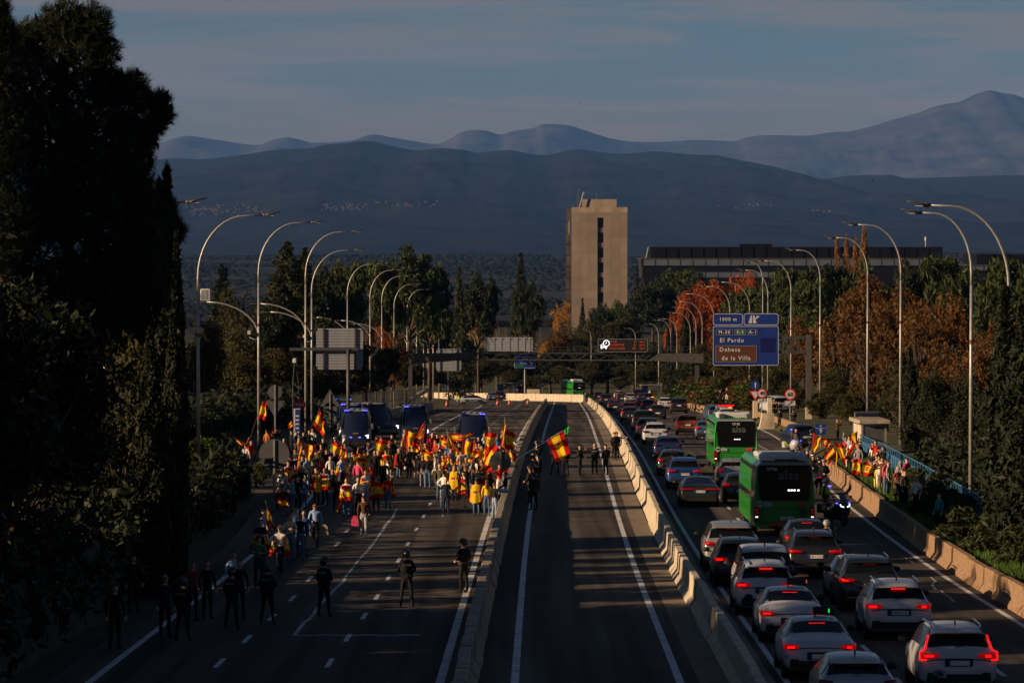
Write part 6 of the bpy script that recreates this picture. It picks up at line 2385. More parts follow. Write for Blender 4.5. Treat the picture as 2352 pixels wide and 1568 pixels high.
CARS = [
	# px, kind, colour, tail, brake, plate, label, options
	(z5(268, 295), 'hatch', 'black', 'dim', 0, None, 'dark hatchback farthest up the left lane under the small 60 sign', {}),
	(z5(352, 350), 'suv', 'black', 'dim', 0, None, 'black boxy car second from the far end of the left lane', {}),
	(z5(500, 288), 'suv', 'silver', 'dim', 1, None, 'silver SUV at the far end of the middle lane', {}),
	(z5(533, 318), 'sedan', 'black', 'dim', 1, None, 'dark car tucked behind the far silver SUV', {}),
	(z5(630, 330), 'suv', 'silver', 'off', 0, None, 'pale grey SUV left of the dark van at the far bend', {}),
	(z5(725, 285), 'van', 'black', 'off', 0, None, 'dark tall van at the far bend', {}),
	(z5(765, 312), 'sedan', 'darkgrey', 'on', 0, None, 'dark car with red lights right of the pale grey SUV', {}),
	(z5(835, 330), 'suv', 'black', 'dim', 0, None, 'dark car with amber indicator at the far bend', dict(indicator='r')),
	(z5(455, 432), 'sedan', 'black', 'dim', 1, None, 'black saloon third from the far end of the left lane', {}),
	(z5(620, 470), 'hatch', 'maroon', 'off', 0, None, 'maroon car behind the black hatchback in the left lane', {}),
	(z5(762, 385), 'sedan', 'darkgrey', 'dim', 0, None, 'dark saloon in the middle lane behind the grey estate', {}),
	(z5(832, 425), 'hatch', 'darkgrey', 'dim', 0, None, 'dark grey estate with one lit lamp in the middle lane', {}),
	(z5(625, 545), 'hatch', 'black', 'on', 0, None, 'black hatchback with bright left lamp in the left lane', {}),
	(z5(942, 512), 'hatch', 'black', 'off', 0, None, 'black hatchback with amber indicator in the middle lane', dict(indicator='l')),
	(z5(1030, 412), 'suv', 'white', 'on', 0, None, 'white hatchback with tall red lamps in the right lane', {}),
	(z5(1185, 448), 'bigsuv', 'black', 'dim', 0, None, 'black tall SUV in the right lane below the hedge', {}),
	(z5(785, 648), 'bigsuv', 'black', 'off', 0, None, 'black pickup-like SUV in the left lane behind the white crossover', {}),
	(z5(832, 745), 'suv', 'darkgrey', 'dim', 0, None, 'dark SUV hidden behind the white crossover', {}),
	(z5(920, 808), 'suv', 'white', 'off', 0, '1928 KTK', 'bright white crossover sunlit in the left lane', dict(rails=True)),
	(z5(1285, 692), 'suv', 'orange', 'dim', 0, None, 'copper orange SUV left of the farther green bus', {}),
	(z5(1060, 965), 'hatch', 'navy', 'off', 0, '4912 MRY', 'navy hatchback next behind the white crossover', dict(sxyz=(1.04, 1, .98))),
	(z5(1120, 1160), 'hatch', 'darkgrey', 'dim', 0, None, 'dark grey hatchback behind the blue SUV', {}),
	(z5(1250, 1312), 'suv', 'blue', 'dim', 0, '4811 MDX', 'deep blue SUV with roof rails and chrome strip in the left lane', dict(rails=True, chrome=False)),
	(z5(1425, 1520), 'fastback', 'greenblack', 'dim', 0, '6196 MDX', 'greenish black fastback with full-width light bar', {}),
	(z5(1500, 748), 'hatch', 'bluegrey', 'on', 0, None, 'blue car half hidden left of the farther green bus', {}),
	(z6(612, 1045), 'hatch', 'silver', 'dim', 0, None, 'silver hatchback between the two green buses', {}),
	(z6(690, 1218), 'hatch', 'black', 'dim', 0, None, 'black car half hidden left of the nearer green bus', {}),
	(z7(525, 560), 'bigsuv', 'silver', 'dim', 0, '0993 KJC', 'big silver off-roader in the left lane below the nearer bus', {}),
	(z7(610, 700), 'suv', 'black', 'on', 0, None, 'black car with tall red lamp behind the white van', dict(rails=True)),
	(z7(835, 860), 'van', 'white', 'off', 0, None, 'white small van with big dark rear window', {}),
	(z7(842, 965), 'suv', 'white', 'on', 1, '0681 LVN', 'white crossover with three red lamps in the left lane', dict(rails=True)),
	(z7(1085, 1215), 'sedan', 'white', 'on', 1, None, 'white taxi saloon with roof box, farther of the two', {}),
	(z7(1340, 1560), 'sedan', 'white', 'on', 1, None, 'white taxi saloon with green-lit roof box, nearest left', {}),
	(z7(1690, 1960), 'hatch', 'silver', 'off', 0, None, 'silver car roof cut by the lower border', {}),
	(z7(1235, 445), 'sedan', 'darkgrey', 'on', 1, None, 'dark saloon just right of the nearer green bus', {}),
	(z7(1295, 620), 'suv', 'black', 'dim', 0, '1467 LGW', 'black SUV with chrome bumper strip beside the silver off-roader', dict(chrome=True, rails=True, sxyz=(1.02, 1, 1))),
	(z7(1712, 850), 'sedan', 'white', 'off', 0, None, 'white saloon hidden behind the black SUV with paired lamps', {}),
	(z9(535, 925), 'suv', 'black', 'on', 0, '7378 MFG', 'black SUV with paired red lamps and silver rails', dict(rails=True, chrome=True, sxyz=(1.04, 1, 1.02))),
	(z9(800, 1190), 'suv', 'white', 'on', 1, '0584 LNL', 'white SUV with three bright red lamps in the middle lane', dict(rails=True)),
	(z9(1350, 1700), 'suv', 'white', 'on', 0, None, 'white SUV with tall angular red lamps at the lower right', dict(rails=True)),
]
CAR_OBJ = {}
for (px, py), kind, colr, tail, brk, plt, lb, kw in CARS:
	p = G(px, py - 2.0)
	CAR_OBJ[lb] = car(lb, kind, colr, p, heading(p.y), tail, brk, plt, slope_x=slope(p.y), **kw)

# taxi roof boxes and markings
for lb, gx, col_, code, no in (('white taxi saloon with roof box, farther of the two', .28, M['led_red'], 'J', '10874'), ('white taxi saloon with green-lit roof box, nearest left', .12, mat('green led', (.0, .2, .02), .4, emit=(.02, 1, .12), estr=.5), 'V', '07508')):
	r_ = CAR_OBJ[lb]
	q = MB()
	q.bbox((.25, 2.15, 1.60), (.55, .16, .20), .02)
	o = q.obj('taxi_box', M['black_plastic'], r_)
	q = MB()
	q.box((.25 + gx, 2.06, 1.60), (.03, .02, .10))
	q.obj('taxi_light', col_, o)
	text('lettering', code, .17, r_, (-.45, .105, .80), FRONT, M['sign_black'], ext=.004)
	text('lettering', no, .10, r_, (.34, .105, .82), FRONT, M['sign_black'], ext=.004)
	q = MB()
	q.box((-.27, .10, .80), (.10, .03, .15))
	q.obj('city_crest', M['plate_blue'], r_)
text('lettering', 'RANGE ROVER', .10, CAR_OBJ['big silver off-roader in the left lane below the nearer bus'], (0, .07, 1.17), FRONT, M['sign_black'], space=1.5, ext=.01)
# tall L-shaped lamps of the lower right SUV
r_ = CAR_OBJ['white SUV with tall angular red lamps at the lower right']
for s in (-1, 1):
	q = MB()
	q.tube([(s * .70, .36, 1.44), (s * .80, .16, 1.12), (s * .92, .10, 1.06), (s * .92, .05, .88), (s * .78, -.005, .88)], .022, 6)
	q.obj('light_strip', M['tail_on'], r_)
# light bar across the fastback
r_ = CAR_OBJ['greenish black fastback with full-width light bar']
q = MB()
q.box((0, .085, .93), (1.0, .04, .035))
q.obj('light_bar', M['tail_off'], r_)
# chrome strip of the blue SUV
r_ = CAR_OBJ['deep blue SUV with roof rails and chrome strip in the left lane']
q = MB()
q.box((0, .075, 1.00), (1.2, .05, .03))
q.obj('chrome_strip', M['chrome'], r_)

# buses
def bus(label, loc, rz, sx, number, plate, variant, L=12.0):
	root = thing('bus', loc, rz, label, 'bus', 'green buses')
	root.rotation_euler = (sx, 0, rz)
	W, H = 1.275, 3.15
	def sect(y, inset=0.0, zt=H, zb=.36):
		w = W - inset
		return [(-w + .05, y, zb), (w - .05, y, zb), (w, y, zb + .12), (w, y, 1.2), (w - .02, y, 2.2), (w - .10, y, zt - .22), (w - .28, y, zt - .04), (0, y, zt + .03), (-w + .28, y, zt - .04), (-w + .10, y, zt - .22), (-w + .02, y, 2.2), (-w, y, 1.2), (-w, y, zb + .12)]
	m = MB()
	m.loft([sect(.03, .10, H - .1, .42), sect(.0, .05), sect(.10, .0), sect(L - .4), sect(L - .05, .06, H - .1), sect(L, .14, H - .25)])
	m.obj('body', PAINT['busgreen'], root, smooth=False)
	# rear window: big dark pane with rounded lower corners
	def rear_y(z): return -.016
	m = MB()
	pts = [(-1.06, 1.62), (-.98, 1.50), (.98, 1.50), (1.06, 1.62), (1.13, 2.86), (1.02, 2.99), (-1.02, 2.99), (-1.13, 2.86)]
	m.prism(pts, -.03, .02)
	rw = m.obj('rear_window', M['glass_car'], root)
	m = MB()
	m.prism([(-1.12, 2.98), (1.12, 2.98), (.95, 3.10), (-.95, 3.10)], -.025, .03)
	m.obj('roof_edge', M['sign_back'], root)
	text('lettering', 'alsa', .52 if variant == 0 else .58, rw, (.18, -.034, 2.50 if variant == 0 else 2.56), FRONT, mat('ghost lettering', (0.07, 0.073, 0.078), .5), space=1.05, bold=.012, ext=.002)
	text('lettering', number, .19, rw, (0.0 if variant == 0 else -.55, -.034, 2.82), FRONT, M['sign_white'], bold=.004, ext=.002)
	# lit destination slits
	for x in ((-.13, 0, .13) if variant == 0 else (0.10, .22, .34, .50)):
		m = MB()
		m.box((x + .08, -.036, 1.93), (.085, .01, .035 if variant == 0 else .06))
		m.obj('interior_light', M['white_on'], rw)
	text('lettering', 'alsa', .26, root, (-.70, -.025, 1.36), FRONT, M['sign_white'], bold=.006)
	text('lettering', 'www.alsa.es', .075, root, (-.70, -.025, 1.22), FRONT, M['sign_white'])
	disc('speed_disc', root, .135, -1.05, 1.34, -.02, .015, M['sign_white'], 20)
	text('lettering', '100', .15, root, (-1.05, -.045, 1.34), FRONT, M['sign_black'], bold=.004)
	m = MB()
	m.box((.78, -.02, 1.33), (.38, .02, .17), rot=Matrix.Rotation(radians(-8), 3, 'Y'))
	m.obj('red_sticker', mat('red sticker', (.40, .03, .02), .6), root)
	for s in (-1, 1):
		m = MB()
		m.loft([[(s * (W - .20), -.03, z), (s * (W - .02), -.01, z), (s * (W + .012), .14, z), (s * (W - .18), .12, z)] for z in (.62, .78, 1.18, 1.26)])
		tl = m.obj('tail_light', M['tail_off'], root)
		for z in (.80, .98, 1.10):
			m = MB()
			m.box((s * (W - .10), -.032, z), (.10, .012, .04))
			m.obj('lamp', M['tail_dim'] if z != .80 else M['white_on'], tl)
	m = MB()
	m.box((.02, -.02, .475), (1.35, .03, .17))
	rb = m.obj('reflector_board', mat('red reflector board', (.40, .025, .012), .45), root)
	m = MB()
	m.box((.02, -.034, .475), (1.15, .01, .07))
	m.obj('reflector_face', mat('orange reflector', (.42, .07, .012), .45), rb)
	m = MB()
	m.box((.1, -.018, .74), (.56, .02, .14))
	pl = m.obj('number_plate', M['plate_white'], root)
	if plate:
		text('lettering', plate, .13, pl, (.12, -.03, .738), FRONT, M['sign_black'])
	for zz_ in (1.16, .60):
		m = MB()
		m.box((0, -.008, zz_), (2.3, .012, .014))
		m.obj('panel_seam', M['black_plastic'], root)
	for xx_ in (-.92, .92):
		m = MB()
		m.box((xx_, -.008, .86), (.012, .012, .52))
		m.obj('panel_seam', M['black_plastic'], root)
	for sx_ in (-1, 1):
		for zz_ in (.95, 1.40):
			m = MB()
			m.box((sx_ * 1.277, L / 2, zz_), (.012, L * .94, .016))
			m.obj('panel_seam', M['black_plastic'], root)
	# engine grille slats
	for i in range(7):
		m = MB()
		m.box((.76, -.018, .82 + i * .055), (.30, .02, .018))
		m.obj('grille_slat', M['black_plastic'], root)
	# side windows, one pane per bay
	for s in (-1, 1):
		for k in range(8):
			m = MB()
			y0 = .55 + k * 1.36
			m.add([(s * (W + .006), y0, 1.48), (s * (W + .006), y0 + 1.30, 1.48), (s * (W - .085), y0 + 1.30, 2.86), (s * (W - .085), y0, 2.86)], [(0, 1, 2, 3) if s > 0 else (3, 2, 1, 0)])
			m.obj('side_window', M['glass_car'], root)
	# roof units
	if variant == 0:
		m = MB()
		m.bbox((0, 2.3, H + .17), (2.0, 2.6, .30), .10)
		ru = m.obj('air_conditioner', M['sign_white'], root)
		for s in (-1, 1):
			m = MB()
			m.bbox((s * .80, .85, H + .12), (.34, .34, .26), .04)
			m.obj('vent_box', M['rim'], root)
		for i in range(5):
			m = MB()
			m.box((0, 1.3 + i * .13, H + .33), (.62, .05, .03))
			m.obj('vent_slat', M['rim'], ru)
	else:
		m = MB()
		m.bbox((.05, 1.6, H + .16), (1.95, 2.2, .30), .13)
		ru = m.obj('air_conditioner', M['sign_white'], root)
		m = MB()
		m.box((.1, .50, H + .03), (1.0, .2, .08))
		m.obj('vent_slat', M['black_plastic'], ru)
	m = MB()
	m.bbox((0, L * .62, H + .06), (1.6, 2.2, .16), .06)
	m.obj('roof_hatch', M['sign_white'], root)
	for s in (-1, 1):
		for y in (3.1, 9.3):
			m = MB()
			n = 18
			m.loft([[(s * (W - .30 + dx), y + rr * cos(2 * pi * k / n), .48 + rr * sin(2 * pi * k / n)) for k in range(n)] for dx, rr in ((0, .4), (.02, .48), (.22, .48), (.26, .42), (.26, .26))])
			o = m.obj('wheel', M['tyre'], root, smooth=False)
			m = MB()
			m.loft([[(s * (W - .30 + dx), y + rr * cos(2 * pi * k / n), .48 + rr * sin(2 * pi * k / n)) for k in range(n)] for dx, rr in ((.2, .26), (.29, .24), (.27, .05))])
			m.obj('rim', M['rim'], o)
	m = MB()
	m.box((0, L / 2, .38), (W * 1.6, L * .92, .2))
	m.obj('underbody', M['black_plastic'], root)
	return root

p = G(1802, 1230)
bus('nearer green coach numbered 10746 in the middle lane', p, heading(p.y) + .005, slope(p.y), '10746', '5660 LLL', 1)
p = G(1690, 1084)
bus('farther green coach numbered 13142 in the middle lane', p, heading(p.y) + .005, slope(p.y), '13142', None, 0)
p = P(1330, 905, 690)
bus('small far green bus beyond the pale wall at the bend', (p.x, 690, g(690)), radians(10), 0, '', None, 0)

# police vans
def police_van(label, x, ytop, Y, rz, lights, head=True):
	t = P(x, ytop, Y)
	root = thing('police_van', (t.x, Y, g(Y)), rz, label, 'van', 'police vans facing the camera behind the crowd')
	W, H, L = 1.0, 2.62, 5.9
	# front faces -Y
	def sect(y, zb, zt, w, wt):
		return [(-w, y, zb), (w, y, zb), (w + .01, y, (zb + zt) * .35), (w, y, zt * .52), (wt + .04, y, zt - .25), (wt - .12, y, zt), (0, y, zt + .03), (-wt + .12, y, zt), (-wt - .04, y, zt - .25), (-w, y, zt * .52), (-w - .01, y, (zb + zt) * .35)]
	m = MB()
	m.loft([sect(0, .40, .75, .78, .70), sect(.06, .34, 1.0, .92, .84), sect(.55, .30, 1.24, .98, .90), sect(.80, .30, 1.36, 1.0, .90), sect(1.55, .28, 2.42, 1.0, .86), sect(1.85, .28, H - .02, 1.0, .85), sect(L - .1, .28, H, 1.0, .86), sect(L, .34, H - .1, .96, .82)])
	m.obj('body', PAINT['police'], root, smooth=True)
	m = MB()
	m.add([(-.92, .86, 1.42), (.92, .86, 1.42), (.84, 1.52, 2.36), (-.84, 1.52, 2.36)], [(0, 1, 2, 3)])
	m.obj('windscreen', M['glass_car'], root)
	for s in (-1, 1):
		m = MB()
		m.add([(s * 1.014, 1.15, 1.42), (s * 1.014, 2.3, 1.42), (s * .93, 2.3, 2.22), (s * .95, 1.7, 2.22)], [(0, 1, 2, 3) if s > 0 else (3, 2, 1, 0)])
		m.obj('side_window', M['glass_car'], root)
		m = MB()
		m.add([(s * 1.014, 2.6, 1.42), (s * 1.014, 4.9, 1.42), (s * .93, 4.9, 2.22), (s * .93, 2.6, 2.22)], [(0, 1, 2, 3) if s > 0 else (3, 2, 1, 0)])
		m.obj('side_window', M['glass_car'], root)
		m = MB()
		m.bbox((s * 1.16, 1.05, 1.60), (.20, .12, .42), .04)
		m.obj('wing_mirror', M['sign_grey'], root)
		m = MB()
		m.loft([[(s * a, y, z) for a, z in ((.62, .80), (.90, .84), (.90, 1.06), (.66, 1.02))] for y in (-.03 + .10, .5)])
		m.obj('headlight', M['head_on'] if head and s == 1 else M['glass_lens'], root)
		m = MB()
		m.bbox((s * .62, 1.75, H + .04), (.34, .22, .16), .03)
		o = m.obj('beacon', M['blue_off'], root)
		if lights[0 if s < 0 else 1]:
			for dx in (-.09, .09):
				m = MB()
				m.box((s * .62 + dx, 1.63, H + .04), (.13, .02, .07))
				m.obj('flasher', M['blue_on'], o)
		for yy in (.95, 4.6):
			n = 18
			m = MB()
			m.loft([[(s * (.78 + dx), yy + rr * cos(2 * pi * k / n), .36 + rr * sin(2 * pi * k / n)) for k in range(n)] for dx, rr in ((0, .3), (0, .36), (.2, .36), (.22, .3))])
			m.obj('wheel', M['tyre'], root)
	for x in (-.62, -.2, .2, .62):
		m = MB()
		m.box((x, 3.8, H + .03), (.05, 3.6, .05))
		m.obj('roof_rib', M['sign_grey'], root)
	m = MB()
	m.box((0, 3.7, H + .005), (1.5, 3.9, .04))
	m.obj('roof_panel', M['sign_back'], root)
	for i in range(5):
		m = MB()
		m.box((0, -.012 + .035, .62 + i * .075), (1.0, .03, .035))
		m.obj('grille_slat', M['black_plastic'], root)
	if lights[2]:
		for s in (-1, 1):
			m = MB()
			m.box((s * .30, .0, .90), (.16, .03, .06))
			m.obj('grille_flasher', M['blue_on'], root)
	m = MB()
	m.box((0, -.02, .48), (1.7, .12, .16))
	m.obj('front_bumper', M['black_plastic'], root)
	m = MB()
	m.box((0, .30, 1.145), (.36, .02, .10), rot=Matrix.Rotation(radians(-65), 3, 'X'))
	m.obj('crest', mat('police crest', (.30, .16, .05), .5), root)
	return root

police_van('police van with two blue flashers, rearmost of the left three', 785, 948, 300, .04, (1, 1, 0), True)
police_van('police van with blue flasher, middle of the left three', 806, 962, 272, .03, (1, 0, 0))
police_van('police van with two roof and two grille flashers, front of the left three', 816, 972, 248, .02, (1, 1, 1))
police_van('blue police van turned to its side between the others', 893, 960, 276, .55, (0, 0, 0))
police_van('police van with one blue flasher behind the purple flag', 955, 965, 262, .06, (1, 0, 0))
police_van('police van standing alone nearest the barrier, right flasher lit', 1086, 968, 238, .0, (0, 1, 0))

# patrol car across the empty carriageway and cars by the far wall
c = G(1087, 929)
pc = car('white and navy patrol saloon parked across the far carriageway', 'sedan', 'white', c + Vector((2.4, 0, 0)), pi / 2 + pi - .1, 'off', 0, None, None, name='patrol_car', cat='patrol car', sxyz=(1.03, 1.05, 1))
pc.location = c + Vector((-2.5, 0, 0))
pc.rotation_euler = (0, 0, -pi / 2 + .10)
for s, x in ((1, .935),):
	q = MB()
	q.add([(x, 1.3, .42), (x, 3.4, .42), (x, 3.6, .80), (x, 1.0, .80)], [(0, 1, 2, 3)])
	q.obj('navy_panel', PAINT['police'], pc)
text('lettering', 'POLICIA', .34, pc, (.945, 2.3, .60), (pi / 2, 0, pi / 2), M['sign_white'])
q = MB()
q.bbox((0, 2.3, 1.52), (1.2, .25, .10), .03)
q.obj('light_bar', M['blue_off'], pc)
c = G(1133, 921)
car('blue grey hatchback stopped before the far pale wall', 'hatch', 'bluegrey', c, .1, 'on', 0, None, 'cars stopped at the far wall')
car('black car hidden right behind the blue grey hatchback', 'hatch', 'black', c + Vector((1.3, 5, 0)), .1, 'off', 0, None, 'cars stopped at the far wall')
p = P(1198, 900, 735)
car('dark van parked beyond the pale wall below the exit sign', 'van', 'black', (p.x, 735, g(735)), .4, 'dim', 0, None, 'vehicles beyond the bend')

# police pickup with red light bar behind the farther bus, grey SUV beside it
p = G(1665, 985)
pk = car('police car with red flashing light bar behind the farther bus', 'suv', 'white', G(1672, 978), .1, 'dim', 0, None, None, name='patrol_car', cat='patrol car')
q = MB()
q.bbox((0, 1.2, 1.80), (1.5, .22, .16), .03)
o = q.obj('light_bar', M['black_plastic'], pk)
for i in range(6):
	q = MB()
	q.box((-.62 + i * .25, 1.08, 1.80), (.20, .02, .10))
	q.obj('flasher', M['tail_on'], o)
q = MB()
q.box((.35, .9, 1.62), (.3, .03, .12))
q.obj('amber_flasher', M['amber_on'], o)
car('grey blue SUV on the shoulder left of the red light bar', 'suv', 'bluegrey', G(1648, 970), .1, 'off', 0, None, 'vehicles by the slip road')
car('police car with blue light behind the flags on the right', 'suv', 'police', G(1850, 1030), .15, 'dim', 0, None, 'vehicles by the slip road', name='patrol_car', cat='patrol car')
car('white van glimpsed behind the railing on the right', 'van', 'white', Vector((XP(1797, 372), 372, g(372) + .4)), .3, 'off', 0, None, 'vehicles by the slip road')
# people
CLOTH = {}

def cloth(name, c, c2=None):
	CLOTH[name] = mat('cloth ' + name, c, .85, spec=.15, var=0 if c2 else .22, col2=c2, scale=7, bump=.5, bscale=14)

for n_, c_ in {'black': (.010, .010, .011), 'navy': (.012, .016, .035), 'white': (.60, .58, .55), 'grey': (.16, .16, .165), 'lightgrey': (.30, .30, .31), 'blue': (.04, .09, .28), 'lightblue': (.22, .32, .52),
			'jeans': (.06, .11, .20), 'paleblue': (.20, .27, .36), 'red': (.42, .018, .014), 'pink': (.50, .055, .13), 'olive': (.06, .055, .025), 'brown': (.09, .04, .02), 'orangebrown': (.30, .10, .02), 'cream': (.48, .42, .30),
			'beige': (.32, .24, .15), 'teal': (.03, .19, .17), 'yellow': (.62, .42, .02), 'green': (.05, .14, .07), 'khaki': (.12, .10, .055), 'wine': (.12, .025, .02), 'hivis': (.42, .60, .05)}.items():
	cloth(n_, c_)
SKIN = [mat('skin tone %d' % i, c, .6, spec=.3) for i, c in enumerate([(.42, .22, .14), (.36, .18, .11), (.48, .27, .18)])]
HAIRC = {'dark': mat('dark hair', (.014, .010, .008), .6), 'brown': mat('brown hair', (.055, .028, .014), .6), 'blond': mat('blond hair', (.28, .17, .07), .6), 'greyhair': mat('grey hair', (.26, .25, .24), .6), 'red': mat('reddish hair', (.11, .035, .015), .6)}
M['helmet'] = mat('riot helmet', (.010, .011, .013), .22, spec=.5)
M['visor'] = mat('helmet visor', (.10, .11, .12), .12, spec=.6)
M['white_helmet'] = mat('white helmet', (.62, .62, .60), .3, spec=.5)
M['f_red'] = mat('flag red', (.46, .012, .010), .75, spec=.1, trans=.32)
M['f_yellow'] = mat('flag yellow', (.72, .46, .012), .75, spec=.1, trans=.32)
M['f_emblem'] = mat('flag emblem', (.26, .045, .012), .75, spec=.1)
M['f_white'] = mat('flag white', (.6, .58, .52), .75, spec=.1)
M['f_purple'] = mat('flag purple', (.10, .012, .045), .75, spec=.1, trans=.25)
M['f_green'] = mat('flag green', (.04, .42, .05), .75, spec=.1, trans=.3)
FM = [M['f_red'], M['f_yellow'], M['f_emblem'], M['f_white'], M['f_green'], M['f_purple']]

def arm_chain(sh, el, wr):
	return sh, el, wr

# poses: (elbow, wrist) for right (x<0 is the person's right when facing -Y) and left arm, (knee, ankle) for the legs, facing -Y
POSES = {
	'stand': dict(L=[(.25, .02, 1.17), (.25, -.08, .93)], R=[(-.25, .02, 1.17), (-.25, -.08, .93)], lk=[(.11, -.01, .50), (.12, .02, .08)], rk=[(-.11, -.01, .50), (-.12, .02, .08)]),
	'phone': dict(L=[(.25, -.04, 1.18), (.06, -.26, 1.20)], R=[(-.25, -.04, 1.18), (-.06, -.26, 1.22)], lk=[(.10, -.01, .50), (.11, .03, .08)], rk=[(-.10, -.03, .50), (-.11, -.02, .08)]),
	'photo': dict(L=[(.27, -.10, 1.26), (.09, -.26, 1.54)], R=[(-.27, -.10, 1.26), (-.09, -.26, 1.54)], lk=[(.10, -.01, .50), (.11, .03, .08)], rk=[(-.10, -.01, .50), (-.11, .0, .08)]),
	'walk': dict(L=[(.24, .10, 1.18), (.23, .02, .95)], R=[(-.24, -.06, 1.18), (-.22, -.24, 1.00)], lk=[(.09, -.18, .52), (.10, -.16, .10)], rk=[(-.09, .02, .50), (-.10, .28, .16)]),
	'raise': dict(L=[(.25, .02, 1.17), (.22, -.12, .95)], R=[(-.34, -.10, 1.58), (-.28, -.18, 1.84)], lk=[(.11, -.01, .50), (.12, .02, .08)], rk=[(-.11, -.01, .50), (-.12, .02, .08)]),
	'pole': dict(L=[(.27, -.08, 1.20), (.10, -.30, 1.18)], R=[(-.29, -.12, 1.24), (-.10, -.32, 1.42)], lk=[(.12, -.03, .50), (.13, .0, .08)], rk=[(-.11, .02, .50), (-.12, .08, .08)]),
	'banner': dict(L=[(.38, -.08, 1.30), (.46, -.20, 1.48)], R=[(-.38, -.08, 1.30), (-.46, -.20, 1.48)], lk=[(.11, -.01, .50), (.12, .02, .08)], rk=[(-.11, -.01, .50), (-.12, .02, .08)]),
	'hips': dict(L=[(.38, .06, 1.18), (.19, -.04, 1.02)], R=[(-.38, .06, 1.18), (-.19, -.04, 1.02)], lk=[(.13, -.01, .50), (.16, .02, .08)], rk=[(-.13, -.01, .50), (-.16, .02, .08)]),
	'cop': dict(L=[(.28, -.02, 1.17), (.13, -.22, 1.08)], R=[(-.28, -.02, 1.17), (-.13, -.22, 1.10)], lk=[(.15, -.01, .50), (.19, .03, .08)], rk=[(-.15, -.01, .50), (-.19, .0, .08)]),
	'point': dict(L=[(.34, -.16, 1.38), (.46, -.38, 1.42)], R=[(-.25, .02, 1.17), (-.24, -.08, .93)], lk=[(.11, -.01, .50), (.12, .02, .08)], rk=[(-.11, -.01, .50), (-.12, .02, .08)]),
	'sit': dict(L=[(.25, -.06, 1.17), (.16, -.30, 1.02)], R=[(-.25, -.06, 1.17), (-.16, -.30, 1.02)], lk=[(.12, -.44, .92), (.13, -.46, .48)], rk=[(-.12, -.44, .92), (-.13, -.42, .48)]),
	'ride': dict(L=[(.30, -.18, 1.22), (.30, -.44, 1.12)], R=[(-.30, -.18, 1.22), (-.30, -.44, 1.12)], lk=[(.26, -.36, .82), (.24, -.16, .46)], rk=[(-.26, -.36, .82), (-.24, -.16, .46)]),
}
BODY = {}

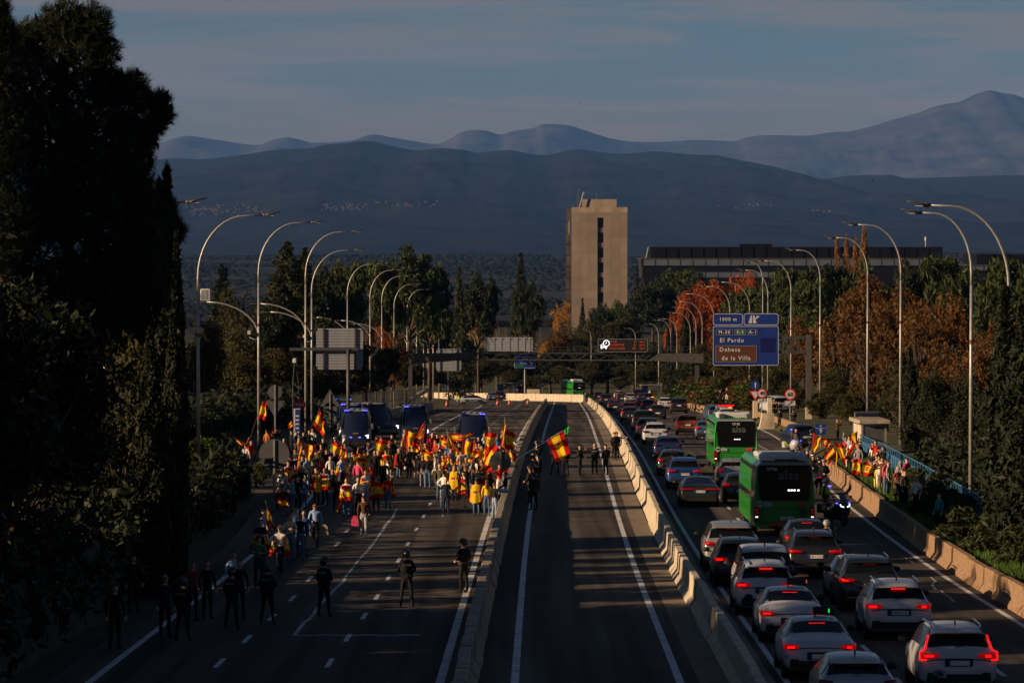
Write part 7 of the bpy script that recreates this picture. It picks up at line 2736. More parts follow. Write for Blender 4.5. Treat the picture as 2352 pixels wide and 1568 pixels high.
def make_body(pose):
	q = POSES[pose]
	V, E, Rr, lab = [], [], [], []
	def add(p, r, parent, label):
		V.append(Vector(p))
		Rr.append(r if hasattr(r, '__len__') else (r, r))
		lab.append(label)
		if parent is not None:
			E.append((parent, len(V) - 1))
		return len(V) - 1
	pel = add((0, 0, .96), (.155, .115), None, 'pants')
	sp = add((0, 0, 1.12), (.14, .10), pel, 'shirt')
	ch = add((0, .01, 1.32), (.17, .115), sp, 'shirt')
	uc = add((0, .01, 1.43), (.125, .09), ch, 'shirt')
	nk = add((0, 0, 1.52), .052, uc, 'skin')
	hd = add((0, -.012, 1.60), (.066, .078), nk, 'skin')
	add((0, -.01, 1.67), (.070, .085), hd, 'skin')
	for s, key in ((1, 'L'), (-1, 'R')):
		el, wr = q[key]
		a = add((s * .165, .01, 1.42), .068, uc, 'shirt')
		mid = Vector(V[a]).lerp(Vector(el), .5)
		m1 = add(mid, .056, a, 'shirt')
		b = add(el, .046, m1, 'sleeve')
		c = add(wr, .031, b, 'sleeve')
		d = (Vector(wr) - Vector(el)).normalized()
		side = d.cross(Vector((0, 1, 0)))
		side = side.normalized() if side.length > .1 else Vector((1, 0, 0))
		pm = add(Vector(wr) + d * .06, (.034, .020), c, 'skin')
		curl = side.cross(d) * (-.018)
		for k, (off, ln) in enumerate(((-.030, .072), (-.011, .085), (.010, .082), (.029, .066))):
			f1 = add(Vector(wr) + d * .095 + side * off, .0095, pm, 'skin')
			f2 = add(Vector(wr) + d * (.095 + ln * .55) + side * off * 1.1 + curl * .6, .0088, f1, 'skin')
			add(Vector(wr) + d * (.095 + ln * .9) + side * off * 1.1 + curl * 2.0, .0078, f2, 'skin')
		t1 = add(Vector(wr) + d * .05 + side * (.045 * s), .0105, pm, 'skin')
		add(Vector(wr) + d * .092 + side * (.062 * s), .009, t1, 'skin')
	for s, key in ((1, 'lk'), (-1, 'rk')):
		kn, an = q[key]
		h = add((s * .09, 0, .88), .098, pel, 'pants')
		m1 = add(Vector(V[h]).lerp(Vector(kn), .5), .086, h, 'pants')
		k = add(kn, .062, m1, 'pants')
		m2 = add(Vector(kn).lerp(Vector(an), .45) + Vector((0, .02, 0)), .056, k, 'shin')
		a = add(an, .042, m2, 'shin')
		f = add(Vector(an) + Vector((s * .005, -.03, -.035)), (.045, .04), a, 'shoe')
		add(Vector(an) + Vector((s * .025, -.17, -.045)), (.042, .03), f, 'shoe')
	me = bpy.data.meshes.new('tmp_skeleton')
	me.from_pydata(V, E, [])
	o = bpy.data.objects.new('tmp_skeleton', me)
	COL.objects.link(o)
	sk = o.modifiers.new('skin', 'SKIN')
	sk.use_smooth_shade = True
	sk.branch_smoothing = .4
	for i, sv in enumerate(me.skin_vertices[0].data):
		sv.radius = Rr[i]
		sv.use_root = (i == 0)
	sb = o.modifiers.new('sub', 'SUBSURF')
	sb.levels = sb.render_levels = 1
	dg = bpy.context.evaluated_depsgraph_get()
	ev = o.evaluated_get(dg)
	bm = bpy.data.meshes.new_from_object(ev)
	bpy.data.objects.remove(o)
	# head with brow, nose, chin and ears joined to the neck
	mb = MB()
	base_v = [tuple(v.co) for v in bm.vertices]
	base_f = [tuple(p.vertices) for p in bm.polygons]
	mb.add(base_v, base_f)
	hm = MB()
	hm.sphere((0, -.005, 1.655), (.078, .098, .118), nu=16, nv=12)
	hv = []
	for x, y, z in hm.v:
		dz = z - 1.655
		if y < -.06:
			if abs(x) < .02 and -.045 < dz < .03:
				y -= .022 * (1 - abs(dz + .02) / .06)
			if dz < -.05:
				x *= .82
			if .0 < dz < .03 and .02 < abs(x) < .05:
				y += .010
		if abs(x) > .068 and abs(dz) < .035:
			x *= 1.14
		hv.append((x, y, z))
	mb.add(hv, hm.f)
	verts, faces = mb.v, mb.f
	out = bpy.data.meshes.new('body_' + pose)
	out.from_pydata(verts, [], faces)
	segs = [(V[a], V[b], lab[b], lab[a], (Rr[a][0] + Rr[b][0]) / 2) for a, b in E]
	IDX = {'skin': 0, 'shirt': 1, 'sleeve': 2, 'pants': 3, 'shin': 4, 'shoe': 5}
	mi = []
	nb = len(base_f)
	for pi_, f in enumerate(faces):
		c = sum((Vector(verts[i]) for i in f), Vector()) / len(f)
		if pi_ >= nb:
			dz = c.z - 1.655
			eye = .002 < dz < .03 and .018 < abs(c.x) < .05 and c.y < -.07
			mouth = -.075 < dz < -.048 and abs(c.x) < .025 and c.y < -.06
			mi.append(6 if eye else (7 if mouth else 0))
			continue
		best, bl = 1e9, 'shirt'
		for a, b, lb, la, r in segs:
			ab = b - a
			t = max(0, min(1, (c - a).dot(ab) / max(1e-9, ab.length_squared)))
			d = (c - (a + ab * t)).length - r
			if d < best:
				best = d
				bl = lb if t > .5 else la
		if bl == 'shirt' and c.z > 1.495 and abs(c.x) < .09:
			bl = 'skin'
		mi.append(IDX[bl])
	for k in range(8):
		out.materials.append(SKIN[0])
	out.polygons.foreach_set('material_index', mi)
	out.polygons.foreach_set('use_smooth', [True] * len(out.polygons))
	out.update()
	bpy.data.meshes.remove(bm)
	return out

for _p in POSES:
	BODY[_p] = make_body(_p)
EYE = mat('eyes', (.02, .015, .012), .4)
MOUTH = mat('lips', (.20, .06, .05), .5)

def hair_mesh(kind):
	m = MB()
	if kind == 'short':
		m.sphere((0, .012, 1.685), (.086, .104, .100), nu=14, nv=9)
		m.v = [(x, y, max(z, 1.645 if y > 0 else 1.705)) for x, y, z in m.v]
	elif kind == 'long':
		m.sphere((0, .015, 1.685), (.090, .106, .102), nu=14, nv=9)
		m.v = [(x, y, max(z, 1.62 if y > .02 else 1.70)) for x, y, z in m.v]
		m.loft([[(-.088, .0, 1.68), (-.06, .10, 1.68), (0, .118, 1.68), (.06, .10, 1.68), (.088, .0, 1.68), (0, .04, 1.68)], [(-.105, .01, 1.52), (-.07, .11, 1.52), (0, .13, 1.52), (.07, .11, 1.52), (.105, .01, 1.52), (0, .05, 1.52)],
				[(-.10, .03, 1.36), (-.06, .125, 1.33), (0, .14, 1.30), (.06, .125, 1.33), (.10, .03, 1.36), (0, .08, 1.36)]])
	elif kind == 'cap':
		m.sphere((0, .005, 1.695), (.090, .108, .095), nu=14, nv=9)
		m.v = [(x, y, max(z, 1.70)) for x, y, z in m.v]
		m.loft([[(-.075, -.07, 1.705), (.075, -.07, 1.705), (.075, -.07, 1.72), (-.075, -.07, 1.72)], [(-.055, -.19, 1.695), (.055, -.19, 1.695), (.055, -.19, 1.705), (-.055, -.19, 1.705)]])
	elif kind == 'helmet':
		m.sphere((0, .012, 1.675), (.132, .150, .150), nu=16, nv=10)
		m.v = [(x, y, max(z, 1.575 if y > .02 else 1.69)) for x, y, z in m.v]
	return m

HAIR = {k: hair_mesh(k).mesh('hair_' + k, [HAIRC['dark']], True) for k in ('short', 'long', 'cap', 'helmet')}
_v = MB()
_v.sphere((0, -.02, 1.74), (.136, .150, .10), nu=16, nv=10)
_v.v = [(x, min(y, -.06), z) for x, y, z in _v.v]
VISOR = _v.mesh('visor', [M['visor']], True)
_v = MB()
_v.loft([[(x, y, z) for x, y, z in r] for r in ([(-.19, -.13, 1.08), (.19, -.13, 1.08), (.19, .14, 1.08), (-.19, .14, 1.08)], [(-.21, -.145, 1.28), (.21, -.145, 1.28), (.21, .155, 1.28), (-.21, .155, 1.28)], [(-.15, -.10, 1.47), (.15, -.10, 1.47), (.15, .12, 1.47), (-.15, .12, 1.47)])])
VEST = _v.mesh('vest', [CLOTH['black']], True)
_v = MB()
for a_ in range(12):
	an = a_ * 2 * pi / 12
	_v.box((.165 * cos(an), .125 * sin(an), 1.00), (.08, .06, .07 if a_ % 3 else .15))
BELT = _v.mesh('belt', [M['black_plastic']])
_v = MB()
_v.box((0, -.098, 1.668), (.14, .02, .035))
GLASSES = _v.mesh('sunglasses', [M['helmet']])

def flag_face(i, j, nu, nv, emblem, horiz=True):
	u, v = (i + .5) / nu, (j + .5) / nv
	if v < .28 or v > .72:
		return 0
	if emblem:
		du, dv = u - .38, v - .5
		if abs(du) < .055 and abs(dv) < .12:
			return 2
		if .06 < abs(du) < .095 and abs(dv) < .11:
			return 2 if (i + j) % 2 else 3
		if abs(du) < .04 and .12 < abs(dv + .02) < .19 and dv < 0:
			return 2
	return 1

def cape_mesh(style, seed):
	rs = random.Random(seed)
	nu, nv = 28, 16
	vv, ff, mi = [], [], []
	a0, a1 = (-2.15, 2.15) if style != 'front' else (-1.1, 1.1)
	ph = rs.uniform(0, 6)
	for j in range(nv + 1):
		t = j / nv
		for i in range(nu + 1):
			u = i / nu
			a = a0 + (a1 - a0) * u
			r = .205 + .075 * t + .018 * sin(a * 7 + ph) * (0.3 + t) + .03 * t * sin(a * 3 + ph)
			sgn = 1 if style != 'front' else -1
			x = r * 1.15 * sin(a) * (1 + .15 * t)
			y = sgn * (r * .82 * cos(a)) + .02
			top = 1.455 - .05 * abs(sin(a)) ** 3
			z = top - (t * (.78 + .08 * sin(a * 2 + ph)))
			vv.append((x, y, z))
	for j in range(nv):
		for i in range(nu):
			a = j * (nu + 1) + i
			ff.append((a, a + 1, a + nu + 2, a + nu + 1))
			mi.append(flag_face(i, j, nu, nv, True) if style != 'vert' else flag_face(j, i, nv, nu, True))
	m = MB()
	m.v, m.f, m.m = vv, ff, mi
	return m.mesh('flag_cape', FM, True)

CAPES = {k: cape_mesh(k, 3 + i) for i, k in enumerate(('horiz', 'vert', 'front'))}

def solve_Y(x, y, h):
	a, b, c = ray(x, y)
	s = c / b
	lo, hi = 30.0, 800.0
	for _ in range(44):
		md = .5 * (lo + hi)
		if CAMZ + s * md > g(md) + h:
			lo = md
		else:
			hi = md
	return .5 * (lo + hi)

def person(x, y, pose, hair, shirt, pants, label, rz=0.0, group='crowd on the left carriageway', dz=0.0, s=1.0, short=False, sleeve=None, shoes='black', cape=None, glasses=False, cop=False, bag=None, Y=None, shorts=False, hv=False):
	top = 1.78 * s if hair not in ('helmet',) else 1.83 * s
	if pose == 'sit':
		pass
	if Y is None:
		Y = solve_Y(x, y, dz + top)
	X = XP(x, Y)
	if group == RGp:
		X = max(X, XC(Y) + RIGHT_EDGE(Y) + 1.0)
	z = g(Y) + dz
	root = thing('person', (X, Y, z), rz, label, 'person', group)
	root.scale = (s * rnd.uniform(.95, 1.05), s * rnd.uniform(.95, 1.05), s)
	b = link('body', BODY[pose], root)
	sk = SKIN[rnd.randrange(3)]
	sl = sleeve or (None if short else shirt)
	for i, mt in enumerate((sk, CLOTH[shirt], CLOTH[sl] if sl else sk, CLOTH[pants], sk if shorts else CLOTH[pants], CLOTH[shoes], EYE, MOUTH)):
		setmat(b, mt, i)
	hk, hc = (hair.split('_') + ['dark'])[:2]
	if hk == 'helmet':
		o = link('helmet', HAIR['helmet'], root)
		setmat(o, M['helmet'] if hc != 'white' else M['white_helmet'])
		v = link('visor', VISOR, o)
	elif hk != 'bald':
		o = link('cap' if hk == 'cap' else 'hair', HAIR[hk], root)
		setmat(o, HAIRC[hc] if hc in HAIRC else CLOTH[hc])
	if glasses:
		link('sunglasses', GLASSES, root)
	if cop:
		o = link('vest', VEST, root)
		if hv:
			setmat(o, CLOTH['hivis'])
		link('belt', BELT, root)
		if abs(abs(rz) - pi) < .7 and not hv:
			text('lettering', 'POLICIA', .075, o, (0, .160, 1.34), (pi / 2, 0, pi), M['sign_white'])
	if cape:
		link('flag_cape', CAPES[cape], root, rot=(0, 0, rnd.uniform(-.3, .3)))
	if bag:
		m = MB()
		m.loft([[(.36 - w, -.06, zz_), (.36 + w, -.06, zz_), (.36 + w, .06, zz_), (.36 - w, .06, zz_)] for w, zz_ in ((.05, .92), (.13, .80), (.16, .55), (.13, .48))])
		m.obj('bag', CLOTH[bag], root)
	return root

def zA(x, y): return 488.1 + x * .21969, 890 + y * .21969
def zB(x, y): return 832.6 + .2198 * x, 890 + .2198 * y
def zC(x, y): return 1148.4 + .20142 * x, 918.7 + .20142 * y
def z8(x, y): return 1808.8 + .25635 * x, 947.5 + .25635 * y

B_ = pi
RGp = 'group waving flags on the right verge'
PEOPLE = [
	# ---- left bank and edge of the crowd
	(zA(565, 440), 'stand', 'short_brown', 'orangebrown', 'navy', 'person in rust brown jacket beside the leftmost lamp pole', dict(rz=2.4)),
	(zA(660, 428), 'photo', 'short', 'black', 'black', 'person in black lifting a phone under the give-way sign back', dict(rz=1.0)),
	(zA(402, 550), 'raise', 'long_brown', 'red', 'jeans', 'person draped in red raising the green-lettered flag pole', dict(rz=.6, cape='horiz', dz=.35)),
	(zA(283, 612), 'photo', 'long_red', 'blue', 'jeans', 'person with long hair in blue hooded top at the bank edge', dict(rz=2.2, dz=.35)),
	(zA(345, 585), 'stand', 'short', 'white', 'jeans', 'person in white T-shirt turned away at the bank edge', dict(rz=2.8, dz=.35, short=True)),
	(zA(345, 688), 'stand', 'long_brown', 'black', 'jeans', 'person in dark sleeveless top on the bank', dict(rz=.7, dz=.3, short=True)),
	(zA(500, 672), 'phone', 'short', 'black', 'black', 'person in black T-shirt with yellow and red cloth over the arm', dict(rz=2.0, dz=.2, short=True, cape='front')),
	(zA(372, 762), 'phone', 'short', 'navy', 'jeans', 'person in dark plaid shirt low on the bank', dict(rz=2.6, dz=.25)),
	(zA(745, 532), 'stand', 'short_greyhair', 'red', 'black', 'grey-haired person wrapped in a flag right of the give-way back', dict(cape='front', glasses=True)),
	(zA(822, 440), 'stand', 'short', 'black', 'black', 'person in black before the bus stop totem, left one', dict(rz=2.0)),
	(zA(872, 452), 'stand', 'short', 'navy', 'black', 'person in navy before the bus stop totem, right one', dict(rz=1.2)),
	(zA(950, 462), 'stand', 'short', 'black', 'jeans', 'person in black left of the flag pole by the vans', dict(rz=.5)),
	(zA(1010, 440), 'pole', 'short', 'black', 'black', 'person in black holding the flag pole by the vans', dict(rz=.5)),
	(zA(1045, 425), 'phone', 'short', 'white', 'black', 'person in white and black looking at a phone by the vans', dict()),
	(zA(1155, 528), 'stand', 'cap_teal', 'black', 'black', 'person with teal cap beside the first van bumper', dict(rz=.3)),
	(zA(905, 520), 'stand', 'long_blond', 'brown', 'black', 'person with fair hair in brown fur-like coat', dict(rz=2.6)),
	(zA(620, 560), 'stand', 'short', 'black', 'jeans', 'person in black beside the pole of the round sign back', dict(rz=1.4)),
	(zA(455, 690), 'stand', 'long_dark', 'khaki', 'navy', 'person in khaki between the bank group and the round sign', dict(rz=1.4, dz=.1)),
	(zA(770, 600), 'stand', 'long_dark', 'yellow', 'black', 'person in yellow and red cape right of the large round sign back', dict(cape='horiz', rz=2.4)),
	(zA(862, 640), 'phone', 'short', 'navy', 'jeans', 'tall person in navy T-shirt right of the large round sign back', dict(rz=-1.0, short=True)),
	(zA(1030, 600), 'stand', 'short_greyhair', 'grey', 'black', 'grey-haired person in grey amid the shaded crowd', dict(rz=.4)),
	(zA(1082, 640), 'phone', 'short', 'olive', 'black', 'person in olive shirt amid the shaded crowd', dict(rz=-.6)),
	(zA(982, 720), 'stand', 'short', 'lightblue', 'paleblue', 'young person in pale blue T-shirt behind the tall back', dict(rz=.8, short=True)),
	(zA(1045, 752), 'stand', 'short', 'black', 'black', 'tall person in black gilet seen from behind', dict(rz=B_, sleeve='white')),
	(zA(792, 762), 'stand', 'short_brown', 'lightgrey', 'jeans', 'person in grey with a flag round the waist below the round sign', dict(rz=.3, cape='front')),
	(zA(930, 770), 'stand', 'short', 'yellow', 'jeans', 'person in yellow jersey and jeans behind the tall limp flag', dict(rz=2.8, short=True)),
	(zA(1190, 640), 'point', 'short', 'black', 'black', 'person in black reaching out before the front van', dict(rz=1.2)),
	(zA(1250, 590), 'stand', 'short', 'navy', 'black', 'person in navy right before the front van windscreen', dict(rz=.2)),
	(zA(1135, 590), 'stand', 'short', 'black', 'black', 'person in black left before the front van headlamp', dict(rz=-.3)),
	# ---- sunlit walkers
	(zA(1230, 708), 'stand', 'short', 'white', 'navy', 'person in white shirt and dark trousers in front of the left van', dict(rz=.3)),
	(zA(1275, 660), 'stand', 'short_greyhair', 'black', 'black', 'grey-haired person in black behind the white shirt', dict(rz=.4)),
	(zA(1355, 705), 'pole', 'cap_red', 'white', 'jeans', 'person with red hat, white T-shirt and flag round the shoulders', dict(cape='horiz', short=True)),
	(zA(1295, 912), 'pole', 'short', 'black', 'black', 'bearded person in black jumper holding a slim pole', dict(rz=.2)),
	(zA(1400, 942), 'phone', 'long_brown', 'white', 'jeans', 'person with long hair in white with a flag over the arm', dict(rz=-.2, cape='front')),
	(zA(1520, 938), 'phone', 'short_greyhair', 'white', 'black', 'stocky person in white shirt looking at a phone', dict(rz=.1)),
	(zA(1440, 920), 'stand', 'short', 'lightgrey', 'jeans', 'person in pale sleeveless top behind the long-haired one', dict(rz=.2, short=True)),
	(zA(1598, 858), 'phone', 'short_brown', 'white', 'lightblue', 'young person in white T-shirt and pale trousers with red flag', dict(rz=.4, cape='horiz', short=True)),
	(zA(1520, 755), 'stand', 'short_brown', 'pink', 'navy', 'person in bright pink blouse seen from behind', dict(rz=2.8)),
	(zA(1555, 668), 'banner', 'short', 'yellow', 'black', 'person hidden under a flag spread over head and back', dict(rz=B_, cape='horiz')),
	# ---- shaded group at the left kerb
	(zA(832, 930), 'stand', 'short', 'paleblue', 'jeans', 'person in pale blue at the left kerb', dict(rz=2.0)),
	(zA(888, 924), 'phone', 'short', 'black', 'black', 'broad person in black jumper at the left kerb', dict(rz=.4)),
	(zA(955, 944), 'stand', 'short_blond', 'blue', 'jeans', 'fair-haired child at the left kerb', dict(rz=.3, s=.82)),
	(zA(690, 1028), 'sit', 'short', 'wine', 'jeans', 'person in red and white striped shirt sitting on the bank', dict(rz=.6, dz=-.35)),
	(zA(745, 1018), 'sit', 'short', 'black', 'jeans', 'person in dark top and jeans sitting on the bank', dict(rz=.7, dz=-.35)),
	(zA(850, 1240), 'stand', 'short', 'lightblue', 'jeans', 'person with glasses in light blue shirt in the left shade', dict(glasses=True)),
	(zA(1070, 1205), 'walk', 'long', 'lightblue', 'black', 'person with long dark hair in blue blouse carrying a tote bag', dict(bag='beige', glasses=True)),
	(zA(530, 1268), 'stand', 'short', 'lightgrey', 'jeans', 'person in grey printed T-shirt beside a tall flag', dict(rz=1.2, short=True)),
	(zA(500, 1374), 'phone', 'short', 'navy', 'black', 'person in navy waistcoat with a red flag over one shoulder', dict(rz=.2, sleeve='lightblue', cape='horiz')),
	(zA(703, 1434), 'walk', 'short_blond', 'white', 'navy', 'person in white top with dark scarf and flag cape', dict(rz=-.2, cape='horiz')),
	(zA(805, 1318), 'phone', 'short_brown', 'cream', 'jeans', 'person in cream jacket looking at a phone', dict(rz=.2)),
	(zA(915, 1314), 'walk', 'short', 'black', 'jeans', 'person in dark jacket with tote bag beside the cream jacket', dict(glasses=True, bag='beige')),
	(zA(952, 1282), 'stand', 'bald', 'blue', 'jeans', 'person in blue behind the dark jacket', dict()),
	(z3(345, 455), 'phone', 'cap_wine', 'green', 'navy', 'person in green fleece holding a folded yellow jacket', dict(rz=.1)),
	(z3(1140, 150), 'walk', 'short', 'brown', 'lightgrey', 'person in brown top and pale jeans walking off with a carrier bag', dict(rz=B_, bag='pink')),
	(z3(155, 570), 'stand', 'short', 'lightblue', 'black', 'person in pale shirt at the dark lower left', dict(rz=.3)),
	(z3(200, 635), 'stand', 'short', 'black', 'black', 'person in black at the dark lower left', dict(rz=.2)),
	# ---- centre of the crowd
	(zB(140, 543), 'stand', 'short', 'blue', 'navy', 'person in blue polo shirt by the turned van', dict(rz=-1.0, short=True)),
	(zB(215, 543), 'stand', 'bald', 'wine', 'black', 'bald person in dark red by the turned van', dict(rz=.4)),
	(zB(420, 555), 'stand', 'long_blond', 'black', 'black', 'blond person in black near the flasher van', dict(rz=2.4)),
	(zB(470, 550), 'stand', 'short_brown', 'red', 'black', 'person in red behind the triangular flag', dict(rz=.2)),
	(zB(128, 655), 'stand', 'bald', 'black', 'black', 'dark-jacketed bald person, left of a pair', dict(rz=-.2)),
	(zB(163, 653), 'stand', 'short_greyhair', 'navy', 'black', 'dark-jacketed grey-haired person, right of a pair', dict(rz=.2)),
	(zB(245, 645), 'stand', 'short_brown', 'yellow', 'black', 'person with a yellow flag cape seen from behind', dict(rz=B_, cape='horiz')),
	(zB(262, 738), 'stand', 'short', 'white', 'paleblue', 'person in white and red striped top seen from the side', dict(rz=1.9)),
	(zB(225, 750), 'stand', 'short', 'black', 'black', 'broad person in black with sunglasses', dict(rz=.2, glasses=True)),
	(zB(105, 778), 'photo', 'long_brown', 'red', 'black', 'person in red top taking a photo with a phone', dict(rz=-.8)),
	(zB(140, 918), 'stand', 'short_brown', 'red', 'black', 'person in sunglasses with a flag tied round the chest', dict(cape='front', glasses=True, s=.97)),
	(zB(265, 908), 'walk', 'long_brown', 'red', 'jeans', 'person in sunglasses with red flag cape and blue jeans', dict(cape='horiz', glasses=True, s=.97)),
	(zB(402, 618), 'stand', 'long_brown', 'black', 'wine', 'person with long hair in black and wine trousers', dict(rz=1.6)),
	(zB(525, 613), 'stand', 'short', 'black', 'beige', 'person in black gilet and beige trousers holding a megaphone', dict(rz=B_, sleeve='lightblue')),
	(zB(630, 703), 'stand', 'bald', 'black', 'grey', 'bald person in sunglasses with a flag on the chest', dict(glasses=True)),
	(zB(680, 708), 'stand', 'short_brown', 'black', 'jeans', 'person in black coat with red scarf beside the bald one', dict(glasses=True)),
	(zB(600, 600), 'stand', 'short', 'black', 'black', 'person in black behind the bald one', dict(rz=.8)),
	(zB(765, 712), 'raise', 'short', 'white', 'olive', 'person in white shirt raising a fist', dict(rz=-1.8)),
	(zB(800, 578), 'point', 'cap_grey', 'grey', 'black', 'person with grey cap stretching an arm to the right', dict(rz=.9)),
	(zB(790, 655), 'stand', 'cap_lightgrey', 'lightgrey', 'jeans', 'person with pale cap below the stretched arm', dict(rz=.3)),
	(zB(842, 700), 'stand', 'short_brown', 'navy', 'black', 'person in navy left of the waving central flag', dict(rz=-.5)),
	(zB(872, 690), 'pole', 'short', 'brown', 'black', 'person in brown jacket with the slim steel pole', dict(rz=.8)),
	(zB(808, 800), 'stand', 'cap_yellow', 'olive', 'jeans', 'person in olive parka and yellow-red cap seen from behind', dict(rz=2.7)),
	(zB(850, 872), 'hips', 'short', 'white', 'jeans', 'person in pale pink shirt with hands on hips', dict(rz=2.4)),
	(zB(872, 942), 'stand', 'bald', 'navy', 'navy', 'bald person in navy waistcoat standing alone seen from behind', dict(rz=B_, sleeve='lightgrey', shoes='white')),
	(zB(962, 810), 'stand', 'long_blond', 'yellow', 'black', 'person with a large yellow and red flag cape, left of two caped', dict(rz=2.5, cape='vert')),
	(zB(1020, 706), 'stand', 'short_greyhair', 'black', 'black', 'grey-haired person in black in the middle of the crowd', dict(rz=2.2)),
	(zB(1020, 752), 'photo', 'short_brown', 'grey', 'black', 'person in grey blowing a horn', dict(rz=.9)),
	(zB(1075, 813), 'stand', 'cap_red', 'black', 'black', 'person with red cap and sunglasses facing the camera', dict(glasses=True)),
	(zB(1055, 868), 'stand', 'cap_black', 'white', 'cream', 'person with black cap, white shirt and red shawl', dict(rz=2.0, cape='horiz')),
	(zB(1160, 850), 'stand', 'long_brown', 'black', 'paleblue', 'person with long brown hair and jeans beside the red caps', dict(rz=1.4)),
	(zB(1100, 553), 'stand', 'short', 'wine', 'black', 'person in dark red T-shirt near the lone van', dict(rz=.6, short=True)),
	(zB(1145, 598), 'stand', 'short', 'teal', 'black', 'person in teal top near the lone van', dict(rz=.4)),
	(zB(1130, 538), 'stand', 'short_brown', 'grey', 'black', 'person in grey behind the teal top', dict(rz=.2)),
	(zB(1222, 578), 'stand', 'short', 'navy', 'black', 'person in navy right of the thin flag', dict(rz=-.4)),
	(zB(1245, 610), 'stand', 'short_greyhair', 'white', 'black', 'grey-haired person in white right of the thin flag', dict(rz=.3)),
	(zB(1190, 640), 'stand', 'short', 'brown', 'black', 'person in brown above the white-edged flag', dict(rz=.2)),
	(zB(1320, 598), 'stand', 'short', 'black', 'black', 'person in black left of the blue T-shirt', dict(rz=.4)),
	(zB(1415, 483), 'raise', 'long_brown', 'blue', 'jeans', 'person with curly long hair in blue T-shirt raised above the crowd', dict(rz=B_, short=True)),
	(zB(1437, 598), 'stand', 'short', 'navy', 'black', 'bearded person smiling next to the tall red flag', dict(rz=.2)),
	(zB(1470, 645), 'pole', 'short', 'black', 'black', 'person in black gripping the tall red flag', dict(rz=.6)),
	(zB(1510, 540), 'stand', 'short', 'black', 'black', 'person in black at the barrier behind the tall flag', dict(rz=2.0)),
	(zB(1565, 513), 'stand', 'short_brown', 'white', 'jeans', 'person in white T-shirt leaning over the barrier', dict(rz=2.6, short=True)),
	(zB(1580, 590), 'stand', 'short', 'black', 'black', 'person in black with rucksack at the barrier', dict(rz=2.2)),
	(zB(1180, 730), 'stand', 'long_dark', 'white', 'jeans', 'person with dark hair in white below the white-edged flag', dict(rz=2.2)),
	(zB(1240, 738), 'stand', 'long_brown', 'brown', 'jeans', 'person with brown hair left of the big emblem flag', dict(rz=1.8)),
	(zB(1205, 888), 'stand', 'cap_red', 'black', 'black', 'person with red cap below the yellow scarf', dict(rz=2.5)),
	(zB(1190, 950), 'stand', 'short', 'yellow', 'jeans', 'young person in jeans wrapped in a broad yellow and red flag', dict(rz=B_, cape='vert', s=.95)),
	(zB(1260, 888), 'stand', 'short', 'black', 'black', 'person with dark curls and a yellow scarf', dict(rz=2.6, cape='horiz')),
	(zB(1300, 958), 'stand', 'long_red', 'yellow', 'jeans', 'person with very long chestnut hair and flag at the waist', dict(rz=B_, cape='front', s=.96)),
	(zB(1340, 888), 'stand', 'long_dark', 'black', 'black', 'person with dark hair right of the yellow scarf', dict(rz=2.4)),
	(zB(1380, 988), 'stand', 'short_brown', 'black', 'paleblue', 'person in black puffer jacket and pale jeans at the barrier', dict(rz=2.3, s=.93)),
	(zB(1432, 795), 'banner', 'short', 'red', 'white', 'person in red top and white trousers behind the round sign back', dict(rz=.3)),
	(zB(1497, 880), 'sit', 'short', 'black', 'lightblue', 'person in black and pale jeans sitting on the barrier', dict(rz=-1.5, dz=.05)),
	# ---- police on the left side
]
